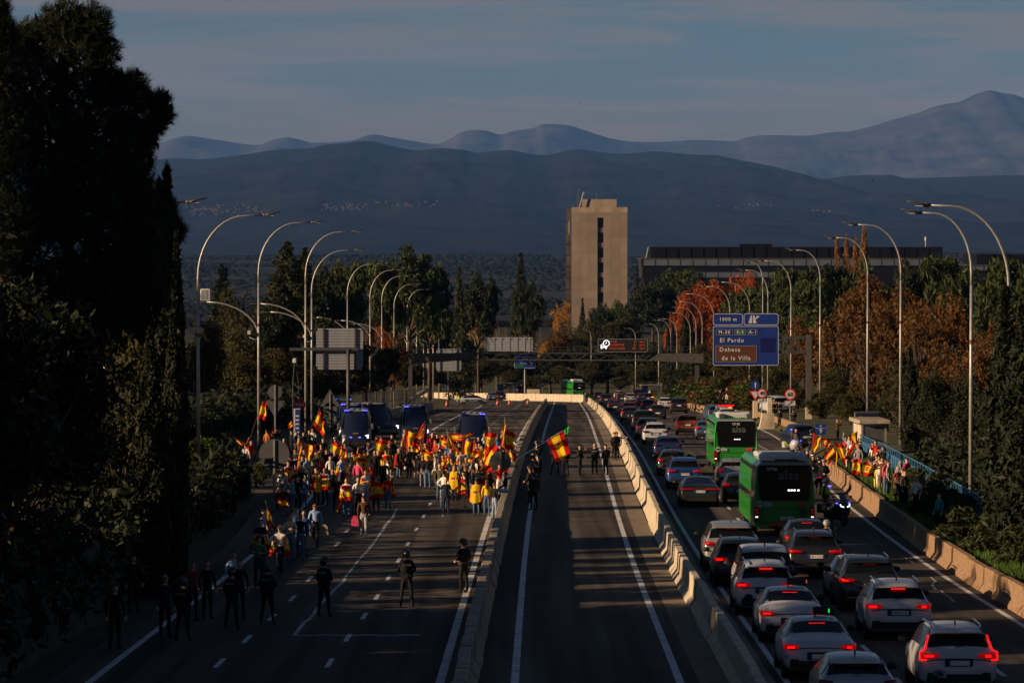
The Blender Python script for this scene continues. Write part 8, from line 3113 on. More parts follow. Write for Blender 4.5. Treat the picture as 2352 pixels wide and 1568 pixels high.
COPS = [
	(zA(1095, 540), 'cop', 'helmet', 'riot officer with dark helmet left of the front van', dict(rz=.3)),
	(zA(1280, 512), 'cop', 'helmet', 'riot officer with dark helmet right before the middle van', dict(rz=.2)),
	(zB(65, 528), 'cop', 'helmet', 'riot officer with raised visor by the front van corner', dict(rz=.1)),
	(zB(312, 530), 'cop', 'helmet', 'riot officer with raised visor beside the turned van', dict(rz=.1)),
	(zB(852, 513), 'cop', 'helmet', 'riot officer facing the crowd behind the grey cap', dict(rz=.0)),
	(zB(1292, 518), 'cop', 'helmet', 'riot officer with shining visor before the lone van', dict(rz=.1)),
	(z3(840, 613), 'cop', 'helmet', 'silhouetted riot officer standing on the wavy white line', dict(rz=2.6)),
	(z3(1465, 556), 'cop', 'helmet', 'silhouetted riot officer on the lane dashes seen from behind', dict(rz=B_)),
	(z3(1895, 473), 'cop', 'helmet', 'riot officer with crossed arms beside the shaded barrier', dict(rz=-2.2)),
	(z3(140, 690), 'cop', 'helmet', 'black riot officer silhouette at the far lower left', dict(rz=2.8)),
	(z3(410, 662), 'cop', 'helmet', 'black riot officer silhouette left of the wavy line', dict(rz=2.9)),
	(z3(-230, 760), 'cop', 'helmet', 'barely visible riot officer among the dark flags, lower left', dict(rz=2.8)),
	# police lane: helmeted file along the shaded barrier
	(zC(452, 413), 'cop', 'helmet', 'rearmost riot officer of the file along the barrier', dict(rz=-1.3)),
	(zC(425, 463), 'cop', 'helmet', 'second rearmost riot officer of the file along the barrier', dict(rz=-1.4)),
	(zC(430, 522), 'cop', 'helmet', 'third riot officer from the rear of the file', dict(rz=-1.5)),
	(zC(414, 562), 'cop', 'helmet', 'fourth riot officer from the rear of the file', dict(rz=-1.6)),
	(zC(438, 632), 'cop', 'helmet', 'fifth riot officer from the rear of the file', dict(rz=-1.5)),
	(zC(410, 685), 'cop', 'helmet', 'sixth riot officer from the rear of the file', dict(rz=-1.6)),
	(zC(345, 750), 'cop', 'helmet', 'riot officer at the front of the file, nearer the barrier', dict(rz=-2.0)),
	(zC(386, 815), 'cop', 'helmet', 'riot officer at the front of the file, nearer the white line', dict(rz=-2.4)),
	(zC(625, 500), 'cop', 'cap_black', 'officer half hidden behind the big emblem flag, left legs', dict(rz=B_)),
	(zC(745, 520), 'cop', 'cap_black', 'officer half hidden behind the big emblem flag, right legs', dict(rz=B_)),
	(zC(912, 508), 'cop', 'cap_black', 'officer in flat cap holding a radio in the police lane', dict(rz=1.3)),
	(zC(1080, 493), 'point', 'short_greyhair', 'bareheaded officer seen from behind in the police lane', dict(rz=B_)),
	(zC(1207, 503), 'stand', 'cap_black', 'officer in cap on the white line in the police lane', dict(rz=-2.4)),
	(zC(1308, 365), 'stand', 'cap_black', 'officer hidden behind another beside the sunlit barrier', dict(rz=.3)),
	(zC(1332, 360), 'point', 'cap_black', 'officer leaning an arm on the sunlit barrier', dict(rz=.4)),
]
for (px, py), pose, hair, shirt, pants, lb, kw in PEOPLE:
	person(px, py, pose, hair, shirt, pants, lb, **kw)
for (px, py), pose, hair, lb, kw in COPS:
	person(px, py, pose, hair, 'black', 'black', lb, group='police officers', cop=True, **kw)

V_ = .55
# the packed middle of the crowd, rank by rank
_cols = ['black', 'navy', 'white', 'grey', 'red', 'lightblue', 'brown', 'olive', 'wine', 'black', 'black', 'navy', 'navy', 'black', 'brown', 'blue']
_cw = {'black': 'black', 'navy': 'navy', 'white': 'white', 'grey': 'grey', 'red': 'red', 'lightblue': 'light blue', 'brown': 'brown', 'olive': 'olive', 'wine': 'dark red', 'yellow': 'yellow', 'cream': 'cream', 'blue': 'blue'}
_ord = ['first', 'second', 'third', 'fourth', 'fifth', 'sixth', 'seventh', 'eighth', 'ninth', 'tenth', 'eleventh', 'twelfth', 'thirteenth', 'fourteenth', 'fifteenth', 'sixteenth', 'seventeenth', 'eighteenth']
_rr = random.Random(77)
for rk, (Yk, x0, x1, n) in enumerate(((226, 850, 1170, 15), (214, 700, 1165, 18), (203, 650, 1160, 18), (194, 640, 800, 7), (188, 1010, 1140, 6), (178, 640, 780, 6))):
	for i in range(n):
		x = x0 + (x1 - x0) * (i + _rr.uniform(.2, .8)) / n
		Y = Yk + _rr.uniform(-2.5, 2.5)
		c_ = _rr.choice(_cols)
		cap_ = _rr.choice([None] * 9 + ['horiz', 'front', 'vert'])
		hr = _rr.choice(['short', 'short', 'long', 'short_brown', 'long_brown', 'long_blond', 'cap_red', 'short_greyhair', 'bald'])
		lb = 'person in %s%s, %s from left, %s rank of packed crowd' % (_cw[c_], ' with flag cape' if cap_ else '', _ord[i], ['rearmost', 'second rearmost', 'third rearmost', 'left middle', 'right front', 'left front'][rk])
		person(x, 0, _rr.choice(['stand', 'stand', 'phone', 'raise', 'photo', 'pole', 'hips', 'walk']), hr, c_, _rr.choice(['black', 'jeans', 'navy', 'jeans', 'beige', 'grey']), lb, rz=_rr.uniform(-1.2, 1.2) + (pi if _rr.random() < .35 else 0), s=_rr.uniform(.9, 1.04), cape=cap_, Y=Y, short=_rr.random() < .3, glasses=_rr.random() < .25)

RIGHT = [
	(z8(375, 215), 'stand', 'short', 'red', 'jeans', 'person in red at the left end of the verge group', dict(rz=-.6)),
	(z8(405, 245), 'pole', 'short', 'white', 'black', 'person in white behind the yellow flags on the verge', dict(rz=-.5, cape='horiz')),
	(z8(440, 228), 'stand', 'short_brown', 'wine', 'cream', 'person in dark red top on the verge', dict(rz=-.4)),
	(z8(490, 208), 'raise', 'short', 'lightblue', 'jeans', 'person in blue shirt stretching one arm up on the verge', dict(rz=-.6, dz=.7)),
	(z8(520, 272), 'stand', 'short', 'navy', 'grey', 'person in navy amid the verge group', dict(rz=-.4)),
	(z8(545, 280), 'stand', 'short_brown', 'grey', 'khaki', 'person in grey amid the verge group', dict(rz=-.7)),
	(z8(650, 258), 'stand', 'short', 'black', 'black', 'person in dark suit before the shelter', dict(rz=.6)),
	(z8(450, 72), 'photo', 'short_brown', 'brown', 'black', 'person in brown standing high behind the verge group', dict(rz=1.0, dz=.3, Y=252)),
	(z8(795, 248), 'photo', 'short', 'red', 'black', 'person with red flag cape lifted above the others on the verge', dict(rz=-.8, dz=.75, cape='horiz')),
	(z8(770, 268), 'stand', 'short_brown', 'white', 'black', 'person in white before the shelter post', dict(rz=-.8)),
	(z8(862, 303), 'photo', 'short', 'black', 'jeans', 'person taking a photo at the fence', dict(rz=-.9)),
	(z8(668, 385), 'pole', 'short', 'brown', 'lightgrey', 'person holding the left hand-held banner flag', dict(rz=-.5)),
	(z8(742, 373), 'stand', 'cap_brown', 'khaki', 'yellow', 'person with cap behind the right banner flag', dict(rz=-.5)),
	(z8(675, 400), 'banner', 'short', 'brown', 'brown', 'person in tan trousers holding the banner flag', dict(rz=-.4)),
	(z8(790, 385), 'banner', 'long_dark', 'white', 'white', 'person in white trousers holding the banner flag', dict(rz=-.6)),
	(z8(810, 345), 'photo', 'short', 'navy', 'black', 'person in navy raising a phone behind the banner flag', dict(rz=-.7)),
	(z8(812, 430), 'stand', 'short_brown', 'beige', 'black', 'person in beige and white top right of the banner flag', dict(rz=1.2)),
	(z8(857, 418), 'stand', 'long_brown', 'pink', 'jeans', 'person with long hair in coral pink top and jeans', dict(rz=.9)),
	(z8(932, 478), 'stand', 'short_greyhair', 'wine', 'black', 'grey-haired person behind the puffer jacket', dict(rz=.4)),
	(z8(925, 503), 'phone', 'short', 'black', 'navy', 'person in black puffer jacket and dark jeans on the grass', dict(rz=-1.0)),
	(z8(1015, 435), 'stand', 'short_greyhair', 'paleblue', 'navy', 'person in grey-blue shirt and sunglasses by the fence', dict(glasses=True, short=True)),
	(z8(1075, 400), 'stand', 'short', 'red', 'jeans', 'person in bright red jacket holding the fence', dict(rz=-2.4)),
	(z8(1027, 512), 'stand', 'short', 'olive', 'black', 'person in olive shirt below the red jacket', dict(rz=.6)),
	(z8(1157, 568), 'stand', 'short', 'white', 'black', 'bearded person in white T-shirt among the oleanders', dict(rz=-.8, short=True)),
	(z8(1328, 716), 'stand', 'short', 'teal', 'black', 'person in teal in the dark oleanders', dict(rz=-1.0, s=.9)),
]
for (px, py), pose, hair, shirt, pants, lb, kw in RIGHT:
	kw.setdefault('dz', V_)
	person(px, py, pose, hair, shirt, pants, lb, group=RGp, **kw)
RC = [
	(z8(80, 138), 'stand', 'short', 'bareheaded officer standing beside the white motorcycle', dict(rz=.8)),
	(z8(215, 148), 'cop', 'helmet', 'tall riot officer left of the leftmost right flag', dict(rz=2.6)),
	(z8(108, 300), 'cop', 'helmet', 'riot officer left end of the squad facing the verge group', dict(rz=2.0)),
	(z8(180, 318), 'cop', 'helmet', 'riot officer second from left in the squad by the verge', dict(rz=.4)),
	(z8(214, 340), 'cop', 'helmet', 'riot officer third from left in the squad by the verge', dict(rz=.3)),
	(z8(232, 366), 'cop', 'helmet', 'riot officer fourth from left in the squad by the verge', dict(rz=.2)),
	(z8(288, 385), 'cop', 'helmet', 'riot officer fifth from left in the squad by the verge', dict(rz=2.2)),
	(z8(330, 413), 'cop', 'helmet', 'riot officer with folded arms, right end of the squad', dict(rz=.2)),
	(z6(840, 180), 'cop', 'short', 'officer guarding the slip road left of the pale posts', dict(rz=-.4, Y=352)),
	(z6(1030, 165), 'cop', 'short', 'officer of the trio behind the railing, left', dict(rz=.3, Y=368)),
	(z6(1060, 160), 'cop', 'short', 'officer of the trio behind the railing, middle', dict(rz=.2, Y=370)),
	(z6(1092, 172), 'cop', 'short', 'officer of the trio behind the railing, right', dict(rz=.1, Y=366)),
	(z6(1095, 225), 'cop', 'helmet', 'riot officer standing left of the 60 sign post', dict(rz=2.4, Y=312)),
	(z6(1240, 215), 'cop', 'helmet', 'riot officer standing right of the 60 sign post', dict(rz=2.8, Y=312)),
	(z6(437, 185), 'stand', 'short_brown', 'officer in green high-visibility vest left of the red light bar', dict(rz=.3, hv=True)),
]
for (px, py), pose, hair, lb, kw in RC:
	person(px, py, pose, hair, 'black', 'black', lb, group='police officers', cop=True, **kw)
# far officer in hi-vis by the patrol car, walker by the far shelter
p_ = (1600 + 788 / 3.36) / 1.7415, (1500 + 254 / 3.36) / 1.7415
person(p_[0], p_[1], 'raise', 'short', 'hivis', 'black', 'officer in green vest standing behind the far patrol car', group='police officers')
person(1319.7 + .2014 * 860, 861.3 + .2014 * 170, 'walk', 'short', 'white', 'white', 'person in white walking by the far bus shelter', group='passers-by', Y=665)
person(1550.4 + .2198 * 475, 890 + .2198 * 85, 'stand', 'short', 'black', 'black', 'person in black on the bank above the police car', group='passers-by', Y=395, dz=1.0)
person(1550.4 + .2198 * 545, 890 + .2198 * 60, 'photo', 'short', 'wine', 'cream', 'person filming from the bank above the police car', group='passers-by', Y=400, dz=1.2)

# flags on poles and in hands
def flag(label, pts, Y, emblem=False, pole=None, wave=.12, mode='h', cols=None, polecol='wood', seed=0, along=False):
	rs = random.Random(seed + int(Y * 7))
	P3 = [P(x, y, Y) for x, y in pts]
	base = sum(P3, Vector()) / 4
	root = thing('flag', base, 0, label, 'flag', 'red and yellow flags')
	nu, nv = 26, 16
	ph, k1 = rs.uniform(0, 6), rs.uniform(1.4, 2.3)
	vv, ff, mi = [], [], []
	for j in range(nv + 1):
		v = j / nv
		for i in range(nu + 1):
			u = i / nu
			p = (P3[0] * (1 - u) + P3[1] * u) * (1 - v) + (P3[3] * (1 - u) + P3[2] * u) * v - base
			a = wave * (.25 + u)
			p = p + Vector((a * .35 * sin(k1 * 5 * v + ph), a * 1.6 * sin(k1 * 2 * pi * u * .8 + ph + 1.3 * v) + a * .5 * sin(9 * v + 4 * u), a * .45 * sin(k1 * 2 * pi * u * .8 + ph + .7)))
			vv.append(p)
	for j in range(nv):
		for i in range(nu):
			a = j * (nu + 1) + i
			ff.append((a, a + 1, a + nu + 2, a + nu + 1))
			if cols is not None:
				mi.append(cols)
			else:
				mi.append(flag_face(i, j, nu, nv, emblem) if mode == 'h' else flag_face(j, i, nv, nu, emblem))
	m = MB()
	m.v, m.f, m.m = [tuple(p) for p in vv], ff, mi
	link('cloth', m.mesh('flag_cloth', FM, True), root)
	if pole:
		a, b = P(*pole[0], Y) - base, P(*pole[1], Y) - base
		m = MB()
		m.tube([a, b], .018, 6)
		m.obj('pole', M['fence_blue'] if polecol == 'blue' else M['bark'] if polecol == 'wood' else M['steel'], root)
	return root

def q4(zf, *pts): return [zf(*p) for p in pts]
def hy(zf, x, y): return solve_Y(*zf(x, y), 1.75)

def zL(x, y): return x * .30427, 1091 + y * .30427

flag('red and yellow flag with green letters raised highest at the left', q4(zA, (520, 140), (566, 160), (562, 340), (474, 322)), hy(zA, 402, 550), pole=(zA(395, 525), zA(524, 128)), wave=.07)
flag('thin red flag strip streaming off the bank at the far left', q4(zA, (228, 530), (330, 570), (395, 600), (300, 612)), hy(zA, 345, 585), True, pole=(zA(212, 516), zA(360, 600)), wave=.05)
flag('small yellow and red flag before the bus stop totem', q4(zA, (828, 343), (852, 388), (800, 428), (792, 395)), hy(zA, 822, 440), pole=(zA(865, 440), zA(828, 340)), wave=.04)
flag('drooping flag on a slanting pole left of the police vans', q4(zA, (1120, 230), (1165, 360), (1178, 525), (1056, 388)), hy(zA, 1010, 440), True, pole=(zA(1005, 470), zA(1126, 212)), wave=.10)
flag('tall limp red flag beside the large round sign back', q4(zA, (922, 555), (933, 690), (912, 895), (868, 890)), hy(zA, 862, 640) - 1, wave=.07, mode='v')
flag('yellow cloth flag held up under the give-way back', q4(zA, (590, 480), (650, 430), (640, 500), (600, 520)), hy(zA, 660, 428) - .5, wave=.05)
flag('flag on a slim pole above the red hat', q4(zA, (1348, 606), (1412, 668), (1398, 745), (1318, 735)), hy(zA, 1355, 705) - .4, pole=(zA(1318, 985), zA(1350, 600)), wave=.08, polecol='steel')
flag('flag held over the arm of the long-haired white top', q4(zA, (1340, 1020), (1392, 1060), (1320, 1300), (1292, 1290)), hy(zA, 1400, 942) - .4, wave=.05, mode='v')
flag('spread flag with golden folds over a head beside the pink blouse', q4(zA, (1480, 700), (1590, 670), (1620, 780), (1468, 790)), hy(zA, 1555, 668) - .4, wave=.10)
flag('small flag hanging from the walker with white trousers', q4(zA, (1665, 1000), (1699, 1040), (1690, 1150), (1642, 1150)), hy(zA, 1598, 858) - .4, wave=.04, mode='v')
flag('yellow flag on a tall shaded pole in the lower left group', q4(zA, (556, 1190), (590, 1290), (672, 1490), (580, 1440)), hy(zA, 530, 1268) - .3, True, pole=(zA(640, 1540), zA(553, 1180)), wave=.06, polecol='steel')
flag('flag lying across the knees of the seated pair', q4(zA, (680, 1170), (790, 1180), (800, 1240), (700, 1250)), hy(zA, 690, 1028) - 1, wave=.05)
flag('steep red and yellow flag before the flasher van', q4(zB, (638, 365), (642, 490), (612, 540), (553, 520)), hy(zB, 600, 600), wave=.08, mode='v')
flag('dark purple flag hanging right of the steep flag', q4(zB, (652, 355), (676, 440), (690, 600), (622, 570)), hy(zB, 600, 600) - .6, cols=5, pole=(zB(625, 620), zB(653, 345)), wave=.05)
flag('triangular flag left of the megaphone carrier', q4(zB, (518, 552), (600, 650), (560, 672), (465, 740)), hy(zB, 525, 613) + .8, True, pole=(zB(500, 620), zB(520, 505)), wave=.06)
flag('long red flag sagging right of the megaphone carrier', q4(zB, (580, 542), (640, 620), (748, 712), (640, 672)), hy(zB, 680, 708) + 1.5, wave=.07)
flag('yellow flag tip under the stretched arm', q4(zB, (690, 670), (815, 640), (812, 662), (720, 712)), hy(zB, 790, 655) + .2, wave=.05)
flag('tiny flag held high left of the riot helmet', q4(zB, (858, 482), (850, 532), (800, 530), (806, 512)), hy(zB, 852, 513) + .5, wave=.03)
flag('long emblem flag billowing right above the crowd', q4(zB, (918, 482), (1156, 488), (1150, 518), (950, 566)), hy(zB, 1020, 706) + 3, True, wave=.14)
flag('flag folding down from the slim steel pole', q4(zB, (884, 455), (930, 560), (1022, 702), (925, 600)), hy(zB, 872, 690) - .3, pole=(zB(906, 705), zB(881, 428)), wave=.09, polecol='steel')
flag('tallest red flag hanging by the barrier', q4(zB, (1486, 318), (1508, 470), (1490, 640), (1448, 590)), hy(zB, 1470, 645) - .2, pole=(zB(1500, 660), zB(1485, 305)), wave=.06, mode='v', polecol='steel')
flag('thin upright flag before the lone van', q4(zB, (1166, 533), (1182, 600), (1172, 662), (1150, 655)), hy(zB, 1190, 640) + .2, wave=.04, mode='v')
flag('pointed flag tip beside the blue T-shirt', q4(zB, (1374, 522), (1390, 560), (1384, 600), (1350, 590)), hy(zB, 1320, 598), wave=.04, mode='v')
flag('white-edged flag slanting down in the crowd', q4(zB, (1152, 655), (1272, 702), (1218, 742), (1125, 742)), hy(zB, 1240, 738) + .8, True, wave=.06)
flag('low flag in front of the teal top', q4(zB, (1075, 738), (1182, 742), (1160, 770), (1082, 790)), hy(zB, 1180, 730) + .4, wave=.06)
flag('large emblem flag billowing left of the round sign back', q4(zB, (1380, 572), (1450, 692), (1320, 880), (1238, 868)), hy(zB, 1240, 738) - 1.2, True, wave=.14)
flag('emblem flag hanging right of the round sign back over the barrier', q4(zB, (1492, 640), (1588, 690), (1625, 842), (1518, 858)), hy(zB, 1437, 598) - 3, True, wave=.09, mode='v')
flag('dark lower flag hanging over the barrier side', q4(zB, (1518, 850), (1600, 868), (1618, 1002), (1528, 1015)), hy(zB, 1437, 598) - 3.4, True, wave=.07, mode='v')
flag('flag waving left of the grey horn blower', q4(zB, (822, 765), (922, 690), (900, 800), (830, 852)), hy(zB, 808, 800) - .5, wave=.08)
flag('small hand flag before the black cap', q4(zB, (968, 1042), (1032, 1010), (1052, 1090), (1002, 1118)), hy(zB, 1055, 868) - .5, True, wave=.03)
flag('folded red flag before the red cap in the middle', q4(zB, (920, 790), (1010, 780), (1000, 800), (930, 810)), hy(zB, 1020, 752) - .3, wave=.04)
flag('flag slung before the blue polo shirt', q4(zB, (178, 590), (186, 640), (170, 672), (142, 630)), hy(zB, 140, 543) - .3, wave=.03, mode='v')
flag('flag hanging from the long-haired wine trousers', q4(zB, (362, 700), (394, 700), (392, 822), (362, 822)), hy(zB, 402, 618) - .3, cols=1, wave=.03)
flag('great emblem flag on a blue pole over the police lane', q4(zC, (717, 343), (805, 615), (652, 706), (530, 456)), hy(zC, 660, 520) - 1.2, True, pole=(zC(178, 682), zC(735, 338)), wave=.10, polecol='blue', mode='h')
flag('small bright green pennant at the tip of the blue pole', q4(zC, (725, 345), (793, 293), (776, 386), (740, 390)), hy(zC, 660, 520) - 1.2, cols=4, wave=.04)
# further flags held up among the packed ranks
for i, (x, y, Yf, w, h, lean, lb) in enumerate((
	(930, 985, 214, 30, 40, .3, 'raised flag above the packed crowd between the two flasher vans'), (862, 1008, 203, 26, 34, -.2, 'raised flag above the packed crowd right of the front van'),
	(1010, 1002, 214, 34, 26, .2, 'raised flag above the packed crowd below the billowing one'), (1062, 1005, 203, 26, 36, .3, 'raised flag above the packed crowd below the lone van'),
	(1112, 992, 203, 28, 40, -.3, 'raised flag above the packed crowd left of the tallest flag'), (760, 1010, 203, 26, 36, .2, 'raised flag above the packed crowd left of the front van'),
	(700, 1020, 198, 26, 34, -.3, 'raised flag above the packed crowd near the tall limp flag'), (968, 1030, 194, 30, 30, .2, 'raised flag in the packed crowd behind the fist'),
	(1160, 985, 200, 22, 44, .1, 'raised narrow flag of the packed crowd at the barrier'), (1090, 1030, 192, 34, 26, -.2, 'raised flag in the packed crowd left of the big emblem flag'))):
	flag(lb, [(x, y), (x + w, y + lean * 20 + 8), (x + w - 4 + lean * 10, y + h + 6), (x - 6 * lean, y + h)], Yf, i % 2 == 0, pole=((x - 8 * lean, y + h + 34), (x + 1, y - 4)), wave=.09, mode='h' if i % 3 else 'v')
# right verge
def vy(x, y): return solve_Y(*z8(x, y), 2.3)
flag('yellow flag leftmost on the right verge', q4(z8, (232, 175), (316, 242), (250, 356), (220, 342)), vy(375, 215) - 2, pole=(z8(222, 350), z8(231, 168)), wave=.09, mode='v')
flag('small yellow flag second on the right verge', q4(z8, (325, 225), (386, 260), (362, 312), (318, 292)), vy(375, 215) - 1, True, wave=.06)
flag('broad yellow flag hanging before the verge group', q4(z8, (400, 290), (436, 380), (360, 480), (326, 400)), vy(440, 228) - 4, wave=.08, mode='v')
flag('long flag folding down in the middle of the verge group', q4(z8, (415, 252), (500, 290), (552, 402), (505, 475)), vy(490, 208) - 4, wave=.09, mode='h')
flag('upright red-edged flag before the shelter', q4(z8, (630, 165), (628, 282), (556, 278), (558, 192)), vy(650, 258) + 2, wave=.05, mode='h')
flag('dark yellow flag billowing before the dark suit', q4(z8, (597, 255), (636, 312), (626, 402), (534, 362)), vy(650, 258) - 2, wave=.09, mode='v')
flag('red cloth flag hanging below the dark suit', q4(z8, (628, 320), (660, 330), (655, 410), (625, 408)), vy(650, 258) - 2.5, cols=0, wave=.04)
flag('left hand-held banner flag on the verge', q4(z8, (585, 415), (656, 412), (642, 560), (577, 545)), vy(668, 385) - .6, True, wave=.05)
flag('right hand-held banner flag with emblem on the verge', q4(z8, (682, 440), (812, 452), (765, 572), (658, 562)), vy(742, 373) - .8, True, wave=.05)
flag('narrow hanging flag strip in the verge group', q4(z8, (432, 340), (450, 345), (446, 480), (424, 478)), vy(440, 228) - 3.5, wave=.03, mode='v')
flag('red and yellow flag lying on the grass', q4(z8, (832, 715), (890, 712), (895, 722), (835, 728)), G(*z8(860, 722), .6).y, wave=.02)
# dark lower left
flag('dim flag cut by the left border', q4(zL, (-30, 640), (42, 670), (96, 1160), (10, 1245)), 112, True, wave=.05, mode='v')
flag('dim flag in the dark behind the lower left silhouettes', q4(zL, (948, 630), (1030, 615), (1052, 790), (975, 798)), 138, True, wave=.05, mode='v')
flag('dim narrow flag left of the black silhouettes', q4(zL, (1245, 600), (1266, 660), (1262, 730), (1225, 730)), 136, wave=.03, mode='v')
flag('dim flag cape hanging in the lower left dark', q4(zL, (1600, 720), (1630, 740), (1690, 920), (1575, 930)), 134, wave=.05, mode='v')
for (x, y, lb, hc, sh) in ((1240, 750, 'barely visible person with cap in the lower left dark', 'cap_grey', 'navy'), (1450, 650, 'barely visible person with flag scarf in the lower left dark', 'short', 'wine'), (1560, 640, 'barely visible person in black beside the dim flag cape', 'short', 'black'),
						(1000, 600, 'barely visible person behind the dim flag', 'short', 'black'), (860, 820, 'barely visible person low in the left dark', 'short', 'black')):
	person(*zL(x, y), 'stand', hc, sh, 'black', lb, rz=.4)
# motorcycles, cones, birds, stairs
def motorcycle(label, loc, rz, body, accent, police=True, lights=True, panniers=True):
	root = thing('motorcycle', loc, rz, label, 'motorcycle', 'motorcycles')
	n = 18
	for y, nm in ((-.78, 'front_wheel'), (.78, 'rear_wheel')):
		m = MB()
		m.loft([[(dx, y + rr * cos(2 * pi * k / n), .32 + rr * sin(2 * pi * k / n)) for k in range(n)] for dx, rr in ((-.05, .22), (-.075, .28), (-.03, .325), (.03, .325), (.075, .28), (.05, .22))])
		o = m.obj(nm, M['tyre'], root, smooth=True)
		m = MB()
		m.loft([[(dx, y + rr * cos(2 * pi * k / n), .32 + rr * sin(2 * pi * k / n)) for k in range(n)] for dx, rr in ((-.06, .05), (-.05, .22), (.05, .22), (.06, .05))])
		m.obj('rim', M['rim'], o)
	for s in (-1, 1):
		m = MB()
		m.tube([(s * .09, -.78, .32), (s * .09, -.58, .92)], .028, 6)
		m.obj('fork', M['steel'], root)
	m = MB()
	# fairing: front shell sweeping back to the tank
	m.loft([[(x * w, y, z0 + zz_ * h) for x, zz_ in ((-.5, 0), (.5, 0), (.62, .45), (.42, .85), (0, 1), (-.42, .85), (-.62, .45))] for y, w, z0, h in ((-.92, .16, .78, .16), (-.84, .42, .62, .46), (-.62, .62, .46, .70), (-.3, .56, .40, .72), (.05, .46, .45, .56), (.35, .38, .55, .30))])
	f = m.obj('fairing', body, root, smooth=True)
	m = MB()
	m.loft([[(-.20, -.80, 1.05), (0, -.86, 1.05), (.20, -.80, 1.05)], [(-.17, -.62, 1.30), (0, -.70, 1.33), (.17, -.62, 1.30)], [(-.13, -.50, 1.45), (0, -.56, 1.48), (.13, -.50, 1.45)]], closed=False)
	m.obj('windscreen', M['visor'], root, smooth=True)
	m = MB()
	m.loft([[(-.14, .1, .80), (.14, .1, .80), (.12, .1, .92), (-.12, .1, .92)], [(-.18, .5, .78), (.18, .5, .78), (.15, .5, .88), (-.15, .5, .88)], [(-.12, .95, .88), (.12, .95, .88), (.10, .95, .98), (-.10, .95, .98)]])
	m.obj('seat', M['black_plastic'], root)
	m = MB()
	m.box((0, .15, .45), (.30, .75, .40))
	m.obj('engine', M['black_plastic'], root)
	m = MB()
	m.tube([(-.42, -.30, 1.10), (-.25, -.46, 1.06), (.25, -.46, 1.06), (.42, -.30, 1.10)], .018, 6)
	m.obj('handlebar', M['black_plastic'], root)
	for s in (-1, 1):
		m = MB()
		m.tube([(s * .30, -.46, 1.08), (s * .40, -.56, 1.26)], .010, 5)
		m.sphere((s * .42, -.56, 1.29), (.075, .03, .05))
		m.obj('mirror', M['black_plastic'], root)
		if lights:
			m = MB()
			m.tube([(s * .23, -.905 + .05, .98), (s * .20, -.93 + .04, .90), (s * .08, -.95 + .02, .86)], .022, 5)
			m.obj('headlight', M['white_on'], f)
		if panniers:
			m = MB()
			m.bbox((s * .42, .72, .72), (.26, .52, .40), .07)
			o = m.obj('pannier', body, root)
			m = MB()
			m.box((s * .42, .45, .74), (.22, .03, .20))
			m.obj('hivis_patch', accent, o)
	if police:
		m = MB()
		m.tube([(.12, .98, .95), (.12, 1.0, 1.62)], .012, 5)
		o = m.obj('beacon_mast', M['steel'], root)
		m = MB()
		m.bbox((.12, 1.0, 1.67), (.12, .12, .07), .02)
		m.obj('beacon', M['blue_on'], o)
		for s in (-1, 1):
			m = MB()
			m.box((s * .30, -.66, 1.02), (.09, .03, .04))
			m.obj('flasher', M['blue_on'], f)
	m = MB()
	m.box((0, 1.02, .92), (.20, .04, .06))
	m.obj('tail_light', M['tail_dim'], root)
	return root

HV = mat('fluorescent yellow', (.42, .58, .04), .5)
p = G(*z8(440, 1005))
motorcycle('dark police motorcycle with lit white headlamps facing the camera', p, .35, PAINT['police'], HV)
p = G(*z8(352, 1000))
Yr = solve_Y(*z8(355, 965), 1.62)
motorcycle('scooter under the white-helmeted rider beside the black SUV', Vector((XP(z8(355, 965)[0], Yr), Yr, g(Yr))), B_, PAINT['black'], M['black_plastic'], False, False, False)
r_ = person(*z8(355, 965), 'ride', 'helmet_white', 'navy', 'black', 'scooter rider with white helmet seen from behind', rz=B_, group='motorcycle riders', dz=-.16, Y=Yr)
r_ = person(*z8(345, 595), 'stand', 'helmet_white', 'black', 'black', 'motorcycle officer with white helmet and yellow vest beside the coach', rz=1.2, group='police officers', cop=True, hv=True)
p = G(*z8(55, 385))
motorcycle('white police motorcycle with lit flasher behind the squad', p, .2, PAINT['white'], HV, True, False)
p = G(*z6(1492, 1110))
motorcycle('motorcycle half hidden behind the right flank of the nearer coach', p, B_, PAINT['black'], M['tail_dim'], False, False)
Yr = solve_Y(*z9(1180, 1470), 1.62)
motorcycle('motorcycle cut by the lower border before the white SUV', Vector((XP(z9(1180, 0)[0], Yr), Yr, g(Yr))), B_, PAINT['black'], HV, False, False, False)
person(*z9(1180, 1470), 'ride', 'helmet', 'black', 'black', 'dark-helmeted rider cut by the lower border', rz=B_, group='motorcycle riders', dz=-.16, Y=Yr)

